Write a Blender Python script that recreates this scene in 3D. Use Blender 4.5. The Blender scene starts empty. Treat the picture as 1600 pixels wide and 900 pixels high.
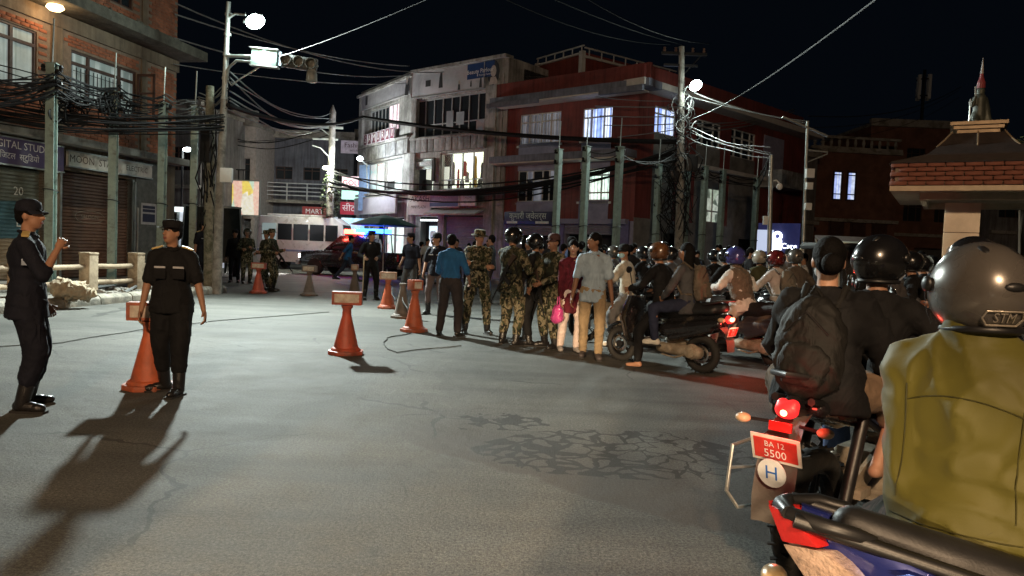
import bpy, bmesh, math, random
from mathutils import Vector, Matrix, Euler, noise
random.seed(7)
SC = bpy.context.scene
COL = SC.collection
R_ = math.radians
# ---------------------------------------------------------------- camera
cam_d = bpy.data.cameras.new('camera'); cam = bpy.data.objects.new('camera', cam_d); COL.objects.link(cam)
FPX = 1170.0
cam_d.sensor_width = 36.0; cam_d.lens = FPX/1600*36; cam_d.clip_start = 0.05; cam_d.clip_end = 600
cam.matrix_world = (Matrix.Translation((0, 0, 1.42)) @ Matrix.Rotation(R_(90) - math.atan(58/FPX), 4, 'X')
                    @ Matrix.Rotation(R_(2.3), 4, 'Z'))
SC.camera = cam
# ---------------------------------------------------------------- world: night sky
W = bpy.data.worlds.new('World'); SC.world = W; W.use_nodes = True
wn = W.node_tree; bg = wn.nodes['Background']
sky = wn.nodes.new('ShaderNodeTexSky'); sky.sky_type = 'NISHITA'; sky.sun_disc = False
sky.sun_elevation = R_(-7); sky.sun_rotation = R_(250); sky.altitude = 1400
_a = wn.nodes.new('ShaderNodeMix'); _a.data_type = 'RGBA'; _a.blend_type = 'ADD'; _a.inputs[0].default_value = 1; _a.inputs[7].default_value = (.012, .02, .034, 1)   # town glow on the thin haze overhead
wn.links.new(sky.outputs[0], _a.inputs[6]); wn.links.new(_a.outputs[2], bg.inputs[0]); bg.inputs[1].default_value = 0.10
SC.view_settings.view_transform = 'Standard'; SC.view_settings.look = 'None'
SC.view_settings.exposure = 0.0; SC.view_settings.gamma = 1.0
SC.cycles.use_denoising = True
SC.cycles.max_bounces = 6; SC.cycles.sample_clamp_indirect = 4.0
try: SC.cycles.use_light_tree = True
except Exception: pass
# ---------------------------------------------------------------- materials
MATS = {}
def _nt(name):
    m = bpy.data.materials.new(name); m.use_nodes = True
    return m, m.node_tree, m.node_tree.nodes['Principled BSDF']
def nd(nt, typ, **kw):
    n = nt.nodes.new(typ)
    for k, v in kw.items():
        if isinstance(k, str) and hasattr(n, k): setattr(n, k, v)
    return n
def ln(nt, a, b): nt.links.new(a, b)
def noise_n(nt, vec, scale, detail=4, rough=.6, dist=0):
    n = nt.nodes.new('ShaderNodeTexNoise'); n.inputs['Scale'].default_value = scale
    n.inputs['Detail'].default_value = detail; n.inputs['Roughness'].default_value = rough
    n.inputs['Distortion'].default_value = dist
    if vec: nt.links.new(vec, n.inputs['Vector'])
    return n
def ramp_n(nt, fac, stops, interp='LINEAR'):
    r = nt.nodes.new('ShaderNodeValToRGB'); cr = r.color_ramp; cr.interpolation = interp
    while len(cr.elements) < len(stops): cr.elements.new(.5)
    for e, (p, c) in zip(cr.elements, stops):
        e.position = p; e.color = (*c, 1) if len(c) == 3 else c
    nt.links.new(fac, r.inputs[0]); return r
def math_n(nt, op, a, b=None, c=None, clamp=False):
    n = nt.nodes.new('ShaderNodeMath'); n.operation = op; n.use_clamp = clamp
    for i, v in enumerate((a, b, c)):
        if v is None: continue
        if isinstance(v, (int, float)): n.inputs[i].default_value = v
        else: nt.links.new(v, n.inputs[i])
    return n.outputs[0]
def mix_n(nt, fac, a, b, mode='MIX'):
    n = nt.nodes.new('ShaderNodeMix'); n.data_type = 'RGBA'; n.blend_type = mode
    for s, v in ((n.inputs[0], fac), (n.inputs[6], a), (n.inputs[7], b)):
        if isinstance(v, (int, float)): s.default_value = v
        elif isinstance(v, tuple): s.default_value = (*v, 1) if len(v) == 3 else v
        else: nt.links.new(v, s)
    return n.outputs[2]
def mat(name, rgb, rough=.7, metal=0, var=.25, vs=5, bump=.15, bs=60, emit=None, es=0, spec=.5, dirt=None, dirt_amt=0, coat=0, streak=0):
    """plain procedural surface: base colour broken up by noise, optional dirt patches, fine relief"""
    if name in MATS: return MATS[name]
    m, nt, p = _nt(name)
    tc = nd(nt, 'ShaderNodeTexCoord').outputs['Object']
    n1 = noise_n(nt, tc, vs, 6, .65)
    lo = tuple(c*(1-var) for c in rgb); hi = tuple(min(1, c*(1+var)) for c in rgb)
    col = ramp_n(nt, n1.outputs[0], [(.3, lo), (.7, hi)]).outputs[0]
    if dirt:
        n2 = noise_n(nt, tc, vs*.6, 8, .7, .6)
        f = ramp_n(nt, n2.outputs[0], [(.62-dirt_amt*.35, (0, 0, 0)), (.72-dirt_amt*.2, (1, 1, 1))]).outputs[0]
        f = math_n(nt, 'MULTIPLY', f, .8)
        col = mix_n(nt, f, col, dirt)
    if streak:
        mp = nd(nt, 'ShaderNodeMapping'); mp.inputs['Scale'].default_value = (4, 4, .22); ln(nt, tc, mp.inputs[0])
        n3 = noise_n(nt, mp.outputs[0], 1.6, 7, .7, .3); n4 = noise_n(nt, tc, .7, 6, .65)
        col = mix_n(nt, streak, col, ramp_n(nt, n3.outputs[0], [(.32, (.38, .36, .34)), (.55, (1, 1, 1)), (.75, (1.25, 1.25, 1.22))]).outputs[0], 'MULTIPLY')
        col = mix_n(nt, streak, col, ramp_n(nt, n4.outputs[0], [(.3, (.6, .6, .6)), (.65, (1.15, 1.15, 1.15))]).outputs[0], 'MULTIPLY')
    ln(nt, col, p.inputs['Base Color'])
    p.inputs['Metallic'].default_value = metal
    r2 = noise_n(nt, tc, vs*2.3, 3)
    ln(nt, math_n(nt, 'ADD', math_n(nt, 'MULTIPLY', r2.outputs[0], .25), rough-.12, clamp=True), p.inputs['Roughness'])
    p.inputs['Specular IOR Level'].default_value = spec
    p.inputs['Coat Weight'].default_value = coat
    if bump:
        b = nd(nt, 'ShaderNodeBump'); b.inputs['Strength'].default_value = bump; b.inputs['Distance'].default_value = .02
        ln(nt, noise_n(nt, tc, bs, 4).outputs[0], b.inputs['Height']); ln(nt, b.outputs[0], p.inputs['Normal'])
    if emit:
        p.inputs['Emission Color'].default_value = (*emit, 1); p.inputs['Emission Strength'].default_value = es
    MATS[name] = m; return m
def cloth(name, rgb, wr=.5, rough=.85, ws=9, var=.2):
    if name in MATS: return MATS[name]
    m, nt, p = _nt(name)
    tc = nd(nt, 'ShaderNodeTexCoord').outputs['Object']
    mp = nd(nt, 'ShaderNodeMapping'); mp.inputs['Scale'].default_value = (1, 1, .55); mp.inputs['Rotation'].default_value = (.3, .5, .2); ln(nt, tc, mp.inputs[0])
    n1 = noise_n(nt, mp.outputs[0], ws, 3, .5, 1.2)
    n2 = noise_n(nt, tc, 400, 2)
    col = ramp_n(nt, n1.outputs[0], [(.3, tuple(c*(1-var) for c in rgb)), (.7, tuple(c*(1+var) for c in rgb))]).outputs[0]
    ln(nt, col, p.inputs['Base Color']); p.inputs['Roughness'].default_value = rough
    p.inputs['Specular IOR Level'].default_value = .25
    p.inputs['Sheen Weight'].default_value = .05 if sum(rgb) > .2 else 0
    b = nd(nt, 'ShaderNodeBump'); b.inputs['Strength'].default_value = wr; b.inputs['Distance'].default_value = .04; ln(nt, n1.outputs[0], b.inputs['Height'])
    b2 = nd(nt, 'ShaderNodeBump'); b2.inputs['Strength'].default_value = .1; b2.inputs['Distance'].default_value = .004
    ln(nt, n2.outputs[0], b2.inputs['Height']); ln(nt, b.outputs[0], b2.inputs['Normal']); ln(nt, b2.outputs[0], p.inputs['Normal'])
    MATS[name] = m; return m
def camo(name, cols, sc=9):
    if name in MATS: return MATS[name]
    m, nt, p = _nt(name)
    tc = nd(nt, 'ShaderNodeTexCoord').outputs['Object']
    c = cols[0]
    mp = None; out = None
    for i in range(1, len(cols)):
        mp = nd(nt, 'ShaderNodeMapping'); mp.inputs['Location'].default_value = (i*7.3, i*3.1, i*1.7); mp.inputs['Scale'].default_value = (1, 1, .8); ln(nt, tc, mp.inputs[0])
        n = noise_n(nt, mp.outputs[0], sc*(.8+.25*i), 3, .55, 1.0)
        f = ramp_n(nt, n.outputs[0], [(.53, (0, 0, 0)), (.55, (1, 1, 1))]).outputs[0]
        out = mix_n(nt, f, out if out is not None else c, cols[i])
    ln(nt, out, p.inputs['Base Color']); p.inputs['Roughness'].default_value = .85; p.inputs['Specular IOR Level'].default_value = .2
    b = nd(nt, 'ShaderNodeBump'); b.inputs['Strength'].default_value = .5; b.inputs['Distance'].default_value = .03
    ln(nt, noise_n(nt, tc, 9, 3, .5, 1).outputs[0], b.inputs['Height']); ln(nt, b.outputs[0], p.inputs['Normal'])
    MATS[name] = m; return m
def glow(name, rgb, s, patches=None, sc=3.0, stretch=(1, 1, 1)):
    """a lit surface: emission, optionally broken into coloured patches (goods behind glass, printed lightboxes)"""
    if name in MATS: return MATS[name]
    m, nt, p = _nt(name)
    p.inputs['Base Color'].default_value = (*[c*.5 for c in rgb], 1); p.inputs['Roughness'].default_value = .4
    p.inputs['Emission Strength'].default_value = s
    if patches:
        tc = nd(nt, 'ShaderNodeTexCoord').outputs['Object']
        mp = nd(nt, 'ShaderNodeMapping'); mp.inputs['Scale'].default_value = stretch; ln(nt, tc, mp.inputs[0])
        v = nd(nt, 'ShaderNodeTexVoronoi'); v.inputs['Scale'].default_value = sc; v.inputs['Randomness'].default_value = .9; ln(nt, mp.outputs[0], v.inputs['Vector'])
        sp = nd(nt, 'ShaderNodeSeparateColor'); ln(nt, v.outputs['Color'], sp.inputs[0])
        k = len(patches)
        cr = ramp_n(nt, sp.outputs[0], [(i/k, c) for i, c in enumerate(patches)], 'CONSTANT')
        n2 = noise_n(nt, tc, sc*3, 3)
        c2 = mix_n(nt, .5, cr.outputs[0], ramp_n(nt, n2.outputs[0], [(.35, (.25, .25, .25)), (.65, (1.2, 1.2, 1.2))]).outputs[0], 'MULTIPLY')
        ln(nt, c2, p.inputs['Emission Color'])
    else:
        p.inputs['Emission Color'].default_value = (*rgb, 1)
    MATS[name] = m; return m
def glass(name, tint=(.02, .025, .03), rough=.06, alpha=1.0):
    if name in MATS: return MATS[name]
    m, nt, p = _nt(name)
    p.inputs['Base Color'].default_value = (*tint, 1); p.inputs['Roughness'].default_value = rough
    p.inputs['Specular IOR Level'].default_value = .6; p.inputs['Alpha'].default_value = alpha
    tc = nd(nt, 'ShaderNodeTexCoord').outputs['Object']
    ln(nt, math_n(nt, 'ADD', math_n(nt, 'MULTIPLY', noise_n(nt, tc, 12, 5).outputs[0], .18), rough), p.inputs['Roughness'])
    MATS[name] = m; return m
# ---------------------------------------------------------------- mesh building
class MB:
    def __init__(s): s.v = []; s.f = []; s.mi = []; s.M = Matrix.Identity(4); s.m = 0
    def add(s, vs, fs):
        o = len(s.v); s.v += [s.M @ Vector(p) for p in vs]
        s.f += [tuple(i+o for i in f) for f in fs]; s.mi += [s.m]*len(fs)
    def box(s, c, d, R=None):
        x, y, z = d[0]/2, d[1]/2, d[2]/2
        vs = [Vector(p) for p in ((-x,-y,-z),(x,-y,-z),(x,y,-z),(-x,y,-z),(-x,-y,z),(x,-y,z),(x,y,z),(-x,y,z))]
        if R is not None: vs = [R @ p for p in vs]
        c = Vector(c)
        s.add([p+c for p in vs], [(0,3,2,1),(4,5,6,7),(0,1,5,4),(1,2,6,5),(2,3,7,6),(3,0,4,7)])
    def bx(s, x0, x1, y0, y1, z0, z1): s.box(((x0+x1)/2, (y0+y1)/2, (z0+z1)/2), (abs(x1-x0), abs(y1-y0), abs(z1-z0)))
    def bar(s, p0, p1, w, h=None):
        p0, p1 = Vector(p0), Vector(p1); d = p1-p0; q = d.to_track_quat('Z', 'Y').to_matrix()
        s.box((p0+p1)/2, (w, h or w, d.length), q)
    def tube(s, pts, r, n=8, cap=True):
        pts = [Vector(p) for p in pts]; rs = r if isinstance(r, (list, tuple)) else [r]*len(pts)
        vs = []; fs = []; k = len(pts); up = None
        for i, p in enumerate(pts):
            d = (pts[min(i+1, k-1)]-pts[max(i-1, 0)]).normalized()
            if up is None: up = d.orthogonal().normalized()
            up = (up - d*up.dot(d)); up = up.normalized() if up.length > 1e-6 else d.orthogonal().normalized()
            sd = d.cross(up)
            for j in range(n):
                a = 2*math.pi*j/n; vs.append(p+(up*math.cos(a)+sd*math.sin(a))*rs[i])
        for i in range(k-1):
            for j in range(n): fs.append((i*n+j, i*n+(j+1) % n, (i+1)*n+(j+1) % n, (i+1)*n+j))
        if cap: fs += [tuple(range(n-1, -1, -1)), tuple((k-1)*n+j for j in range(n))]
        s.add(vs, fs)
    def cone(s, p0, p1, r0, r1, n=12): s.tube([p0, p1], [r0, r1], n)
    def ell(s, c, r, R=None, nu=12, nv=8):
        vs = []; fs = []; c = Vector(c)
        r = (r, r, r) if isinstance(r, (int, float)) else r
        for i in range(1, nv):
            t = math.pi*i/nv
            for j in range(nu):
                a = 2*math.pi*j/nu
                vs.append(Vector((r[0]*math.sin(t)*math.cos(a), r[1]*math.sin(t)*math.sin(a), r[2]*math.cos(t))))
        vs += [Vector((0, 0, r[2])), Vector((0, 0, -r[2]))]
        for i in range(nv-2):
            for j in range(nu): fs.append((i*nu+j, (i+1)*nu+j, (i+1)*nu+(j+1) % nu, i*nu+(j+1) % nu))
        T = (nv-1)*nu
        for j in range(nu): fs += [(T, j, (j+1) % nu), (T+1, (nv-2)*nu+(j+1) % nu, (nv-2)*nu+j)]
        if R is not None: vs = [R @ p for p in vs]
        s.add([p+c for p in vs], fs)
    def cap(s, p0, p1, r0, r1, n=12):
        """tapered capsule"""
        p0, p1 = Vector(p0), Vector(p1); d = p1-p0; L = d.length
        if L < 1e-5: return s.ell(p0, r0)
        d.normalize(); pts = []; rs = []
        for t in (-1, -.8, -.45): pts.append(p0+d*r0*t); rs.append(max(.02*r0, r0*math.sqrt(max(0, 1-t*t))))
        pts += [p0, p1]; rs += [r0, r1]
        for t in (.45, .8, 1): pts.append(p1+d*r1*t); rs.append(max(.02*r1, r1*math.sqrt(max(0, 1-t*t))))
        s.tube(pts, rs, n)
    def prism(s, poly, a, b, axis='y'):
        """extrude a 2-D outline between a and b along an axis ((x,z) outline for y, (y,z) for x, (x,y) for z)"""
        f = {'y': lambda p, t: (p[0], t, p[1]), 'x': lambda p, t: (t, p[0], p[1]), 'z': lambda p, t: (p[0], p[1], t)}[axis]
        n = len(poly); vs = [f(p, a) for p in poly]+[f(p, b) for p in poly]
        fs = [tuple(range(n)), tuple(range(2*n-1, n-1, -1))]+[(i, i+n, (i+1) % n+n, (i+1) % n) for i in range(n)]
        s.add(vs, fs)
    def lathe(s, prof, c=(0, 0, 0), n=16, R=None):
        vs = []; fs = []; c = Vector(c); k = len(prof)
        for r, z in prof:
            for j in range(n):
                a = 2*math.pi*j/n; p = Vector((r*math.cos(a), r*math.sin(a), z)); vs.append((R @ p if R is not None else p)+c)
        for i in range(k-1):
            for j in range(n): fs.append((i*n+j, i*n+(j+1) % n, (i+1)*n+(j+1) % n, (i+1)*n+j))
        fs += [tuple(range(n-1, -1, -1)), tuple((k-1)*n+j for j in range(n))]
        s.add(vs, fs)
    def ring(s, c, ax, R, r, n=24, m=8, sq=1.0):
        """torus about an axis"""
        c = Vector(c); q = Vector(ax).to_track_quat('Z', 'Y').to_matrix(); vs = []; fs = []
        for i in range(n):
            a = 2*math.pi*i/n
            for j in range(m):
                b = 2*math.pi*j/m
                vs.append(c+q @ Vector(((R+r*math.cos(b))*math.cos(a), (R+r*math.cos(b))*math.sin(a), r*sq*math.sin(b))))
        for i in range(n):
            for j in range(m): fs.append((i*m+j, ((i+1) % n)*m+j, ((i+1) % n)*m+(j+1) % m, i*m+(j+1) % m))
        s.add(vs, fs)
    def mesh(s, name, fix=True):
        me = bpy.data.meshes.new(name); me.from_pydata([tuple(p) for p in s.v], [], s.f)
        me.polygons.foreach_set('material_index', s.mi)
        if fix:
            bm = bmesh.new(); bm.from_mesh(me); bmesh.ops.recalc_face_normals(bm, faces=bm.faces); bm.to_mesh(me); bm.free()
        me.update(); return me
    def make(s, name, m, parent=None, smooth=False, bevel=0, loc=None, rz=None):
        me = s.mesh(name)
        if bevel: me = bevelled(me, bevel)
        for q in (m if isinstance(m, (list, tuple)) else [m]): me.materials.append(q)
        if smooth: shade(me, 62)
        return link(name, me, parent, loc, rz)
def shade(me, ang=40):
    me.polygons.foreach_set('use_smooth', [True]*len(me.polygons))
    try: me.set_sharp_from_angle(angle=R_(ang))
    except Exception: pass
def bevelled(me, w, seg=2):
    bm = bmesh.new(); bm.from_mesh(me)
    bmesh.ops.remove_doubles(bm, verts=bm.verts, dist=1e-5)
    es = [e for e in bm.edges if len(e.link_faces) == 2 and e.calc_face_angle(0) > R_(35)]
    bmesh.ops.bevel(bm, geom=es, offset=w, offset_type='OFFSET', segments=seg, profile=.7, affect='EDGES', clamp_overlap=True)
    bm.to_mesh(me); bm.free(); me.update(); shade(me, 50); return me
def link(name, data, parent=None, loc=None, rz=None):
    o = bpy.data.objects.new(name, data); COL.objects.link(o)
    if parent is not None: o.parent = parent
    if loc is not None: o.location = loc
    if rz is not None: o.rotation_euler = (0, 0, rz)
    return o
def tag(o, label=None, cat=None, group=None, kind=None):
    for k, v in (('label', label), ('category', cat), ('group', group), ('kind', kind)):
        if v: o[k] = v
    return o
def thing(name, label, cat, loc=(0, 0, 0), rz=0, group=None):
    return tag(link(name, None, None, loc, rz), label, cat, group)
KIDS = {}
def copy_tree(o, parent=None):
    c = o.copy(); COL.objects.link(c)
    if parent is not None: c.parent = parent
    for ch in [k for k in COL.objects if k.parent == o]: copy_tree(ch, c)
    return c
def frame(o, u):
    """x along u, y = outward of the facade, z up"""
    u = Vector((u[0], u[1], 0)).normalized(); y = Vector((-u.y, u.x, 0))
    M = Matrix.Identity(4)
    for i in range(3): M[i][0] = u[i]; M[i][1] = y[i]
    M[0][3], M[1][3] = o[0], o[1]
    if len(o) > 2: M[2][3] = o[2]
    return M
FONT = None
def text_mb(mb, s, size, M, depth=.004, align='CENTER'):
    """lettering as thin raised geometry; M maps text x->x, text y->z, facing +y"""
    c = bpy.data.curves.new('t', 'FONT'); c.body = s; c.size = size; c.align_x = align; c.align_y = 'CENTER'; c.resolution_u = 2
    o = bpy.data.objects.new('t', c); TS.collection.objects.link(o)
    TS.view_layers[0].update(); dg = TS.view_layers[0].depsgraph
    me = bpy.data.meshes.new_from_object(o.evaluated_get(dg))
    old = mb.M
    mb.M = old @ M @ Matrix(((-1, 0, 0, 0), (0, 0, 1, depth), (0, 1, 0, 0), (0, 0, 0, 1)))
    mb.add([v.co.copy() for v in me.vertices], [tuple(p.vertices) for p in me.polygons])
    mb.M = old
    bpy.data.objects.remove(o); bpy.data.curves.remove(c); bpy.data.meshes.remove(me)
TS = bpy.data.scenes.new('scratch')
def blob(prims, vox, smooth=5, wr=0, ws=7, seed=0, lap=.5):
    """one continuous surface from overlapping tapered capsules ('c') and ellipsoids ('e')"""
    mb = MB()
    for p in prims:
        if p[0] == 'c': mb.cap(*p[1:])
        elif p[0] == 'k':                                             # elliptical tube: centre line p1-p2, radii, frame
            n = 24; R = p[5]; vs = []
            for c, (ra, rb) in ((p[1], p[3]), (p[2], p[4])):
                for i in range(n): vs.append(Vector(c)+R @ Vector((ra*math.cos(6.28318*i/n), rb*math.sin(6.28318*i/n), 0)))
            mb.add(vs, [(i, (i+1) % n, n+(i+1) % n, n+i) for i in range(n)]+[tuple(range(n-1, -1, -1)), tuple(range(n, 2*n))])
        else: mb.ell(p[1], p[2], p[3] if len(p) > 3 else None)
    me = mb.mesh('b', False)
    o = bpy.data.objects.new('b', me); TS.collection.objects.link(o)
    r = o.modifiers.new('r', 'REMESH'); r.mode = 'VOXEL'; r.voxel_size = vox; r.adaptivity = 0
    if smooth:
        sm = o.modifiers.new('s', 'SMOOTH'); sm.factor = lap; sm.iterations = smooth
    TS.view_layers[0].update(); dg = TS.view_layers[0].depsgraph
    out = bpy.data.meshes.new_from_object(o.evaluated_get(dg))
    bpy.data.objects.remove(o); bpy.data.meshes.remove(me)
    if wr:
        nr = [v.normal.copy() for v in out.vertices]
        for v, n in zip(out.vertices, nr):
            q = v.co*ws+Vector((seed, seed*1.7, 0)); q.z *= .6
            a = noise.noise(q)+.5*noise.noise(q*2.1)
            w_ = Vector((q.x+.35*noise.noise(q*.7), q.y, q.z*1.0+.5*noise.noise(q*.9+Vector((5, 1, 2)))))
            r1 = 1-min(1, abs(noise.noise(Vector((w_.x*.7+w_.z*1.1, w_.y*.7, w_.z*1.6-w_.x*.9))))*2.4)
            r2 = 1-min(1, abs(noise.noise(Vector((w_.x*1.3-w_.z*1.2+9, w_.y*1.2, w_.z*2.6+w_.x*.8))))*2.4)
            v.co += n*wr*(a*.5+1.25*r1*r1*r1+.8*r2*r2*r2-.12)
    out.polygons.foreach_set('use_smooth', [True]*len(out.polygons)); out.update()
    return out
def unscratch(): bpy.data.scenes.remove(TS)
# ---- shared materials
CONC = mat('concrete', (.30, .28, .25), .85, var=.3, vs=3, bump=.4, bs=25, dirt=(.10, .09, .075), dirt_amt=.4)
STEEL = mat('galvanised_steel', (.42, .45, .44), .45, .7, var=.2, vs=8)
DARKM = mat('black_metal', (.02, .02, .022), .4, .5, var=.3)
BLKP = mat('black_plastic', (.010, .010, .011), .42, 0, var=.3, bump=.05, bs=200)
RUBB = mat('rubber', (.016, .015, .014), .8, 0, var=.3, dirt=(.05, .043, .035), dirt_amt=.25)
CHRM = mat('chrome', (.6, .6, .6), .2, 1, var=.1, bump=0)
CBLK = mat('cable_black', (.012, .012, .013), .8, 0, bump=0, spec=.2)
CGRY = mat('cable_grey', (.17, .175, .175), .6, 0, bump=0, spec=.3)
GREENP = mat('post_green_paint', (.25, .335, .31), .5, .1, var=.22, vs=6, dirt=(.10, .10, .09), dirt_amt=.25)
WHT = mat('white_paint', (.75, .75, .73), .5, var=.1, dirt=(.3, .28, .25), dirt_amt=.15)
GLSD = glass('dark_glass')
# ================================================================ SETTING
def ground():
    m, nt, p = _nt('asphalt')
    tc = nd(nt, 'ShaderNodeTexCoord').outputs['Object']
    sx = nd(nt, 'ShaderNodeSeparateXYZ'); ln(nt, tc, sx.inputs[0]); X, Y = sx.outputs[0], sx.outputs[1]
    big = noise_n(nt, tc, .25, 5, .6); mid = noise_n(nt, tc, 1.6, 6, .65); fine = noise_n(nt, tc, 55, 3, .7)
    base = ramp_n(nt, big.outputs[0], [(.35, (.086, .087, .081)), (.65, (.137, .134, .122))]).outputs[0]
    base = mix_n(nt, .55, base, ramp_n(nt, mid.outputs[0], [(.3, (.6, .6, .6)), (.7, (1.25, 1.25, 1.25))]).outputs[0], 'MULTIPLY')
    base = mix_n(nt, .6, base, ramp_n(nt, fine.outputs[0], [(.36, (.35, .35, .35)), (.5, (1, 1, 1)), (.66, (1.75, 1.75, 1.65))]).outputs[0], 'MULTIPLY')
    grit = noise_n(nt, tc, 130, 2, .6)
    base = mix_n(nt, .6, base, ramp_n(nt, grit.outputs[0], [(.36, (.5, .5, .5)), (.5, (1, 1, 1)), (.64, (1.6, 1.6, 1.55))]).outputs[0], 'MULTIPLY')
    # tyre-worn streaks running along the crossing
    mp = nd(nt, 'ShaderNodeMapping'); mp.inputs['Rotation'].default_value = (0, 0, .12); mp.inputs['Scale'].default_value = (.18, 1.3, 1); ln(nt, tc, mp.inputs[0])
    st = noise_n(nt, mp.outputs[0], 1.5, 5, .6)
    base = mix_n(nt, .6, base, ramp_n(nt, st.outputs[0], [(.35, (.6, .6, .6)), (.6, (1.12, 1.12, 1.12))]).outputs[0], 'MULTIPLY')
    # darker brown patch in the base colour, fading out upward: its lower edge runs from (-0.8,5.5) to (2.2,3.3)
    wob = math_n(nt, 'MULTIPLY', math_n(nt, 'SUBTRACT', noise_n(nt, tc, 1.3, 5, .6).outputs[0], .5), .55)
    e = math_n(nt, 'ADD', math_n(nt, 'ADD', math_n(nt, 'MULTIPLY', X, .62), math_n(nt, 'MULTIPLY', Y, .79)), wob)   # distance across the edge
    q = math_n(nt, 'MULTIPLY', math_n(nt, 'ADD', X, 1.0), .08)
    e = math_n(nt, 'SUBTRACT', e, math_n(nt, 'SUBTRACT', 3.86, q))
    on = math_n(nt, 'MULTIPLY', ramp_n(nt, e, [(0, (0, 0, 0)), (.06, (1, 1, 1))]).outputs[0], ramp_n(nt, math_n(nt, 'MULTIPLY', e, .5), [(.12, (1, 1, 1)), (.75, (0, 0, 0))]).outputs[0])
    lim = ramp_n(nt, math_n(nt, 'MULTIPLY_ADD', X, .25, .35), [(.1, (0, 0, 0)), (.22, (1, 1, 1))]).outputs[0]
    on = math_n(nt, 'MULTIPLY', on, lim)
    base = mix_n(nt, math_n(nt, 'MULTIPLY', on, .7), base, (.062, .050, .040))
    # thin dark trickles
    dn = noise_n(nt, tc, 3.0, 3, .5)
    vv = nd(nt, 'ShaderNodeVectorMath'); vv.operation = 'MULTIPLY_ADD'; ln(nt, dn.outputs['Color'], vv.inputs[0]); vv.inputs[1].default_value = (.35, .35, 0); ln(nt, tc, vv.inputs[2])
    vo = nd(nt, 'ShaderNodeTexVoronoi'); vo.feature = 'DISTANCE_TO_EDGE'; vo.inputs['Scale'].default_value = 5.5; ln(nt, vv.outputs[0], vo.inputs['Vector'])
    wdt = ramp_n(nt, noise_n(nt, tc, 1.2, 4).outputs[0], [(.36, (.03, .03, .03)), (.66, (.17, .17, .17))]).outputs[0]
    line = math_n(nt, 'LESS_THAN', vo.outputs['Distance'], wdt)
    ex = math_n(nt, 'DIVIDE', math_n(nt, 'SUBTRACT', X, .80), 1.1); ey = math_n(nt, 'DIVIDE', math_n(nt, 'SUBTRACT', Y, 5.35), .75)
    rr = math_n(nt, 'ADD', math_n(nt, 'MULTIPLY', ex, ex), math_n(nt, 'MULTIPLY', ey, ey))
    rr = math_n(nt, 'ADD', rr, math_n(nt, 'MULTIPLY', math_n(nt, 'SUBTRACT', noise_n(nt, tc, 1.1, 3).outputs[0], .5), 1.0))
    msk = math_n(nt, 'MULTIPLY', math_n(nt, 'LESS_THAN', rr, .78), line)
    ex2 = math_n(nt, 'DIVIDE', math_n(nt, 'ADD', X, .05), .45); ey2 = math_n(nt, 'DIVIDE', math_n(nt, 'SUBTRACT', Y, 6.15), .4)
    r2 = math_n(nt, 'ADD', math_n(nt, 'ADD', math_n(nt, 'MULTIPLY', ex2, ex2), math_n(nt, 'MULTIPLY', ey2, ey2)), math_n(nt, 'MULTIPLY', math_n(nt, 'SUBTRACT', noise_n(nt, tc, 5, 4).outputs[0], .5), 3))
    msk2 = math_n(nt, 'MULTIPLY', math_n(nt, 'LESS_THAN', r2, .5), math_n(nt, 'LESS_THAN', vo.outputs['Distance'], .12))
    msk = math_n(nt, 'MAXIMUM', msk, msk2)
    base = mix_n(nt, math_n(nt, 'MULTIPLY', msk, .78), base, (.02, .017, .014))
    # scattered darker repair patches and oil spots
    sp = noise_n(nt, tc, .9, 7, .7, .5)
    base = mix_n(nt, ramp_n(nt, sp.outputs[0], [(.64, (0, 0, 0)), (.72, (.55, .55, .55))]).outputs[0], base, (.07, .068, .062))
    # old repair slabs of slightly different tone, and hairline cracks
    dn2 = noise_n(nt, tc, .8, 4, .6); vv2 = nd(nt, 'ShaderNodeVectorMath'); vv2.operation = 'MULTIPLY_ADD'; ln(nt, dn2.outputs['Color'], vv2.inputs[0]); vv2.inputs[1].default_value = (.9, .9, 0); ln(nt, tc, vv2.inputs[2])
    vs_ = nd(nt, 'ShaderNodeTexVoronoi'); vs_.inputs['Scale'].default_value = .22; ln(nt, vv2.outputs[0], vs_.inputs['Vector'])
    sc_ = nd(nt, 'ShaderNodeSeparateColor'); ln(nt, vs_.outputs['Color'], sc_.inputs[0])
    base = mix_n(nt, .55, base, ramp_n(nt, sc_.outputs[0], [(0, (.72, .72, .72)), (1, (1.2, 1.2, 1.2))]).outputs[0], 'MULTIPLY')
    ve = nd(nt, 'ShaderNodeTexVoronoi'); ve.feature = 'DISTANCE_TO_EDGE'; ve.inputs['Scale'].default_value = .45; ln(nt, vv2.outputs[0], ve.inputs['Vector'])
    ck = math_n(nt, 'MULTIPLY', math_n(nt, 'LESS_THAN', ve.outputs['Distance'], .006), ramp_n(nt, noise_n(nt, tc, .6, 3).outputs[0], [(.48, (0, 0, 0)), (.56, (1, 1, 1))]).outputs[0])
    base = mix_n(nt, math_n(nt, 'MULTIPLY', ck, .65), base, (.03, .03, .028))
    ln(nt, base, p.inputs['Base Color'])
    rg = math_n(nt, 'SUBTRACT', math_n(nt, 'ADD', .62, math_n(nt, 'MULTIPLY', mid.outputs[0], .25)), math_n(nt, 'MULTIPLY', on, .03))
    p.inputs['Specular IOR Level'].default_value = .22
    ln(nt, rg, p.inputs['Roughness'])
    b = nd(nt, 'ShaderNodeBump'); b.inputs['Strength'].default_value = .55; b.inputs['Distance'].default_value = .012
    ln(nt, noise_n(nt, tc, 70, 4, .7).outputs[0], b.inputs['Height'])
    b2 = nd(nt, 'ShaderNodeBump'); b2.inputs['Strength'].default_value = .35; b2.inputs['Distance'].default_value = .05
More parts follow.
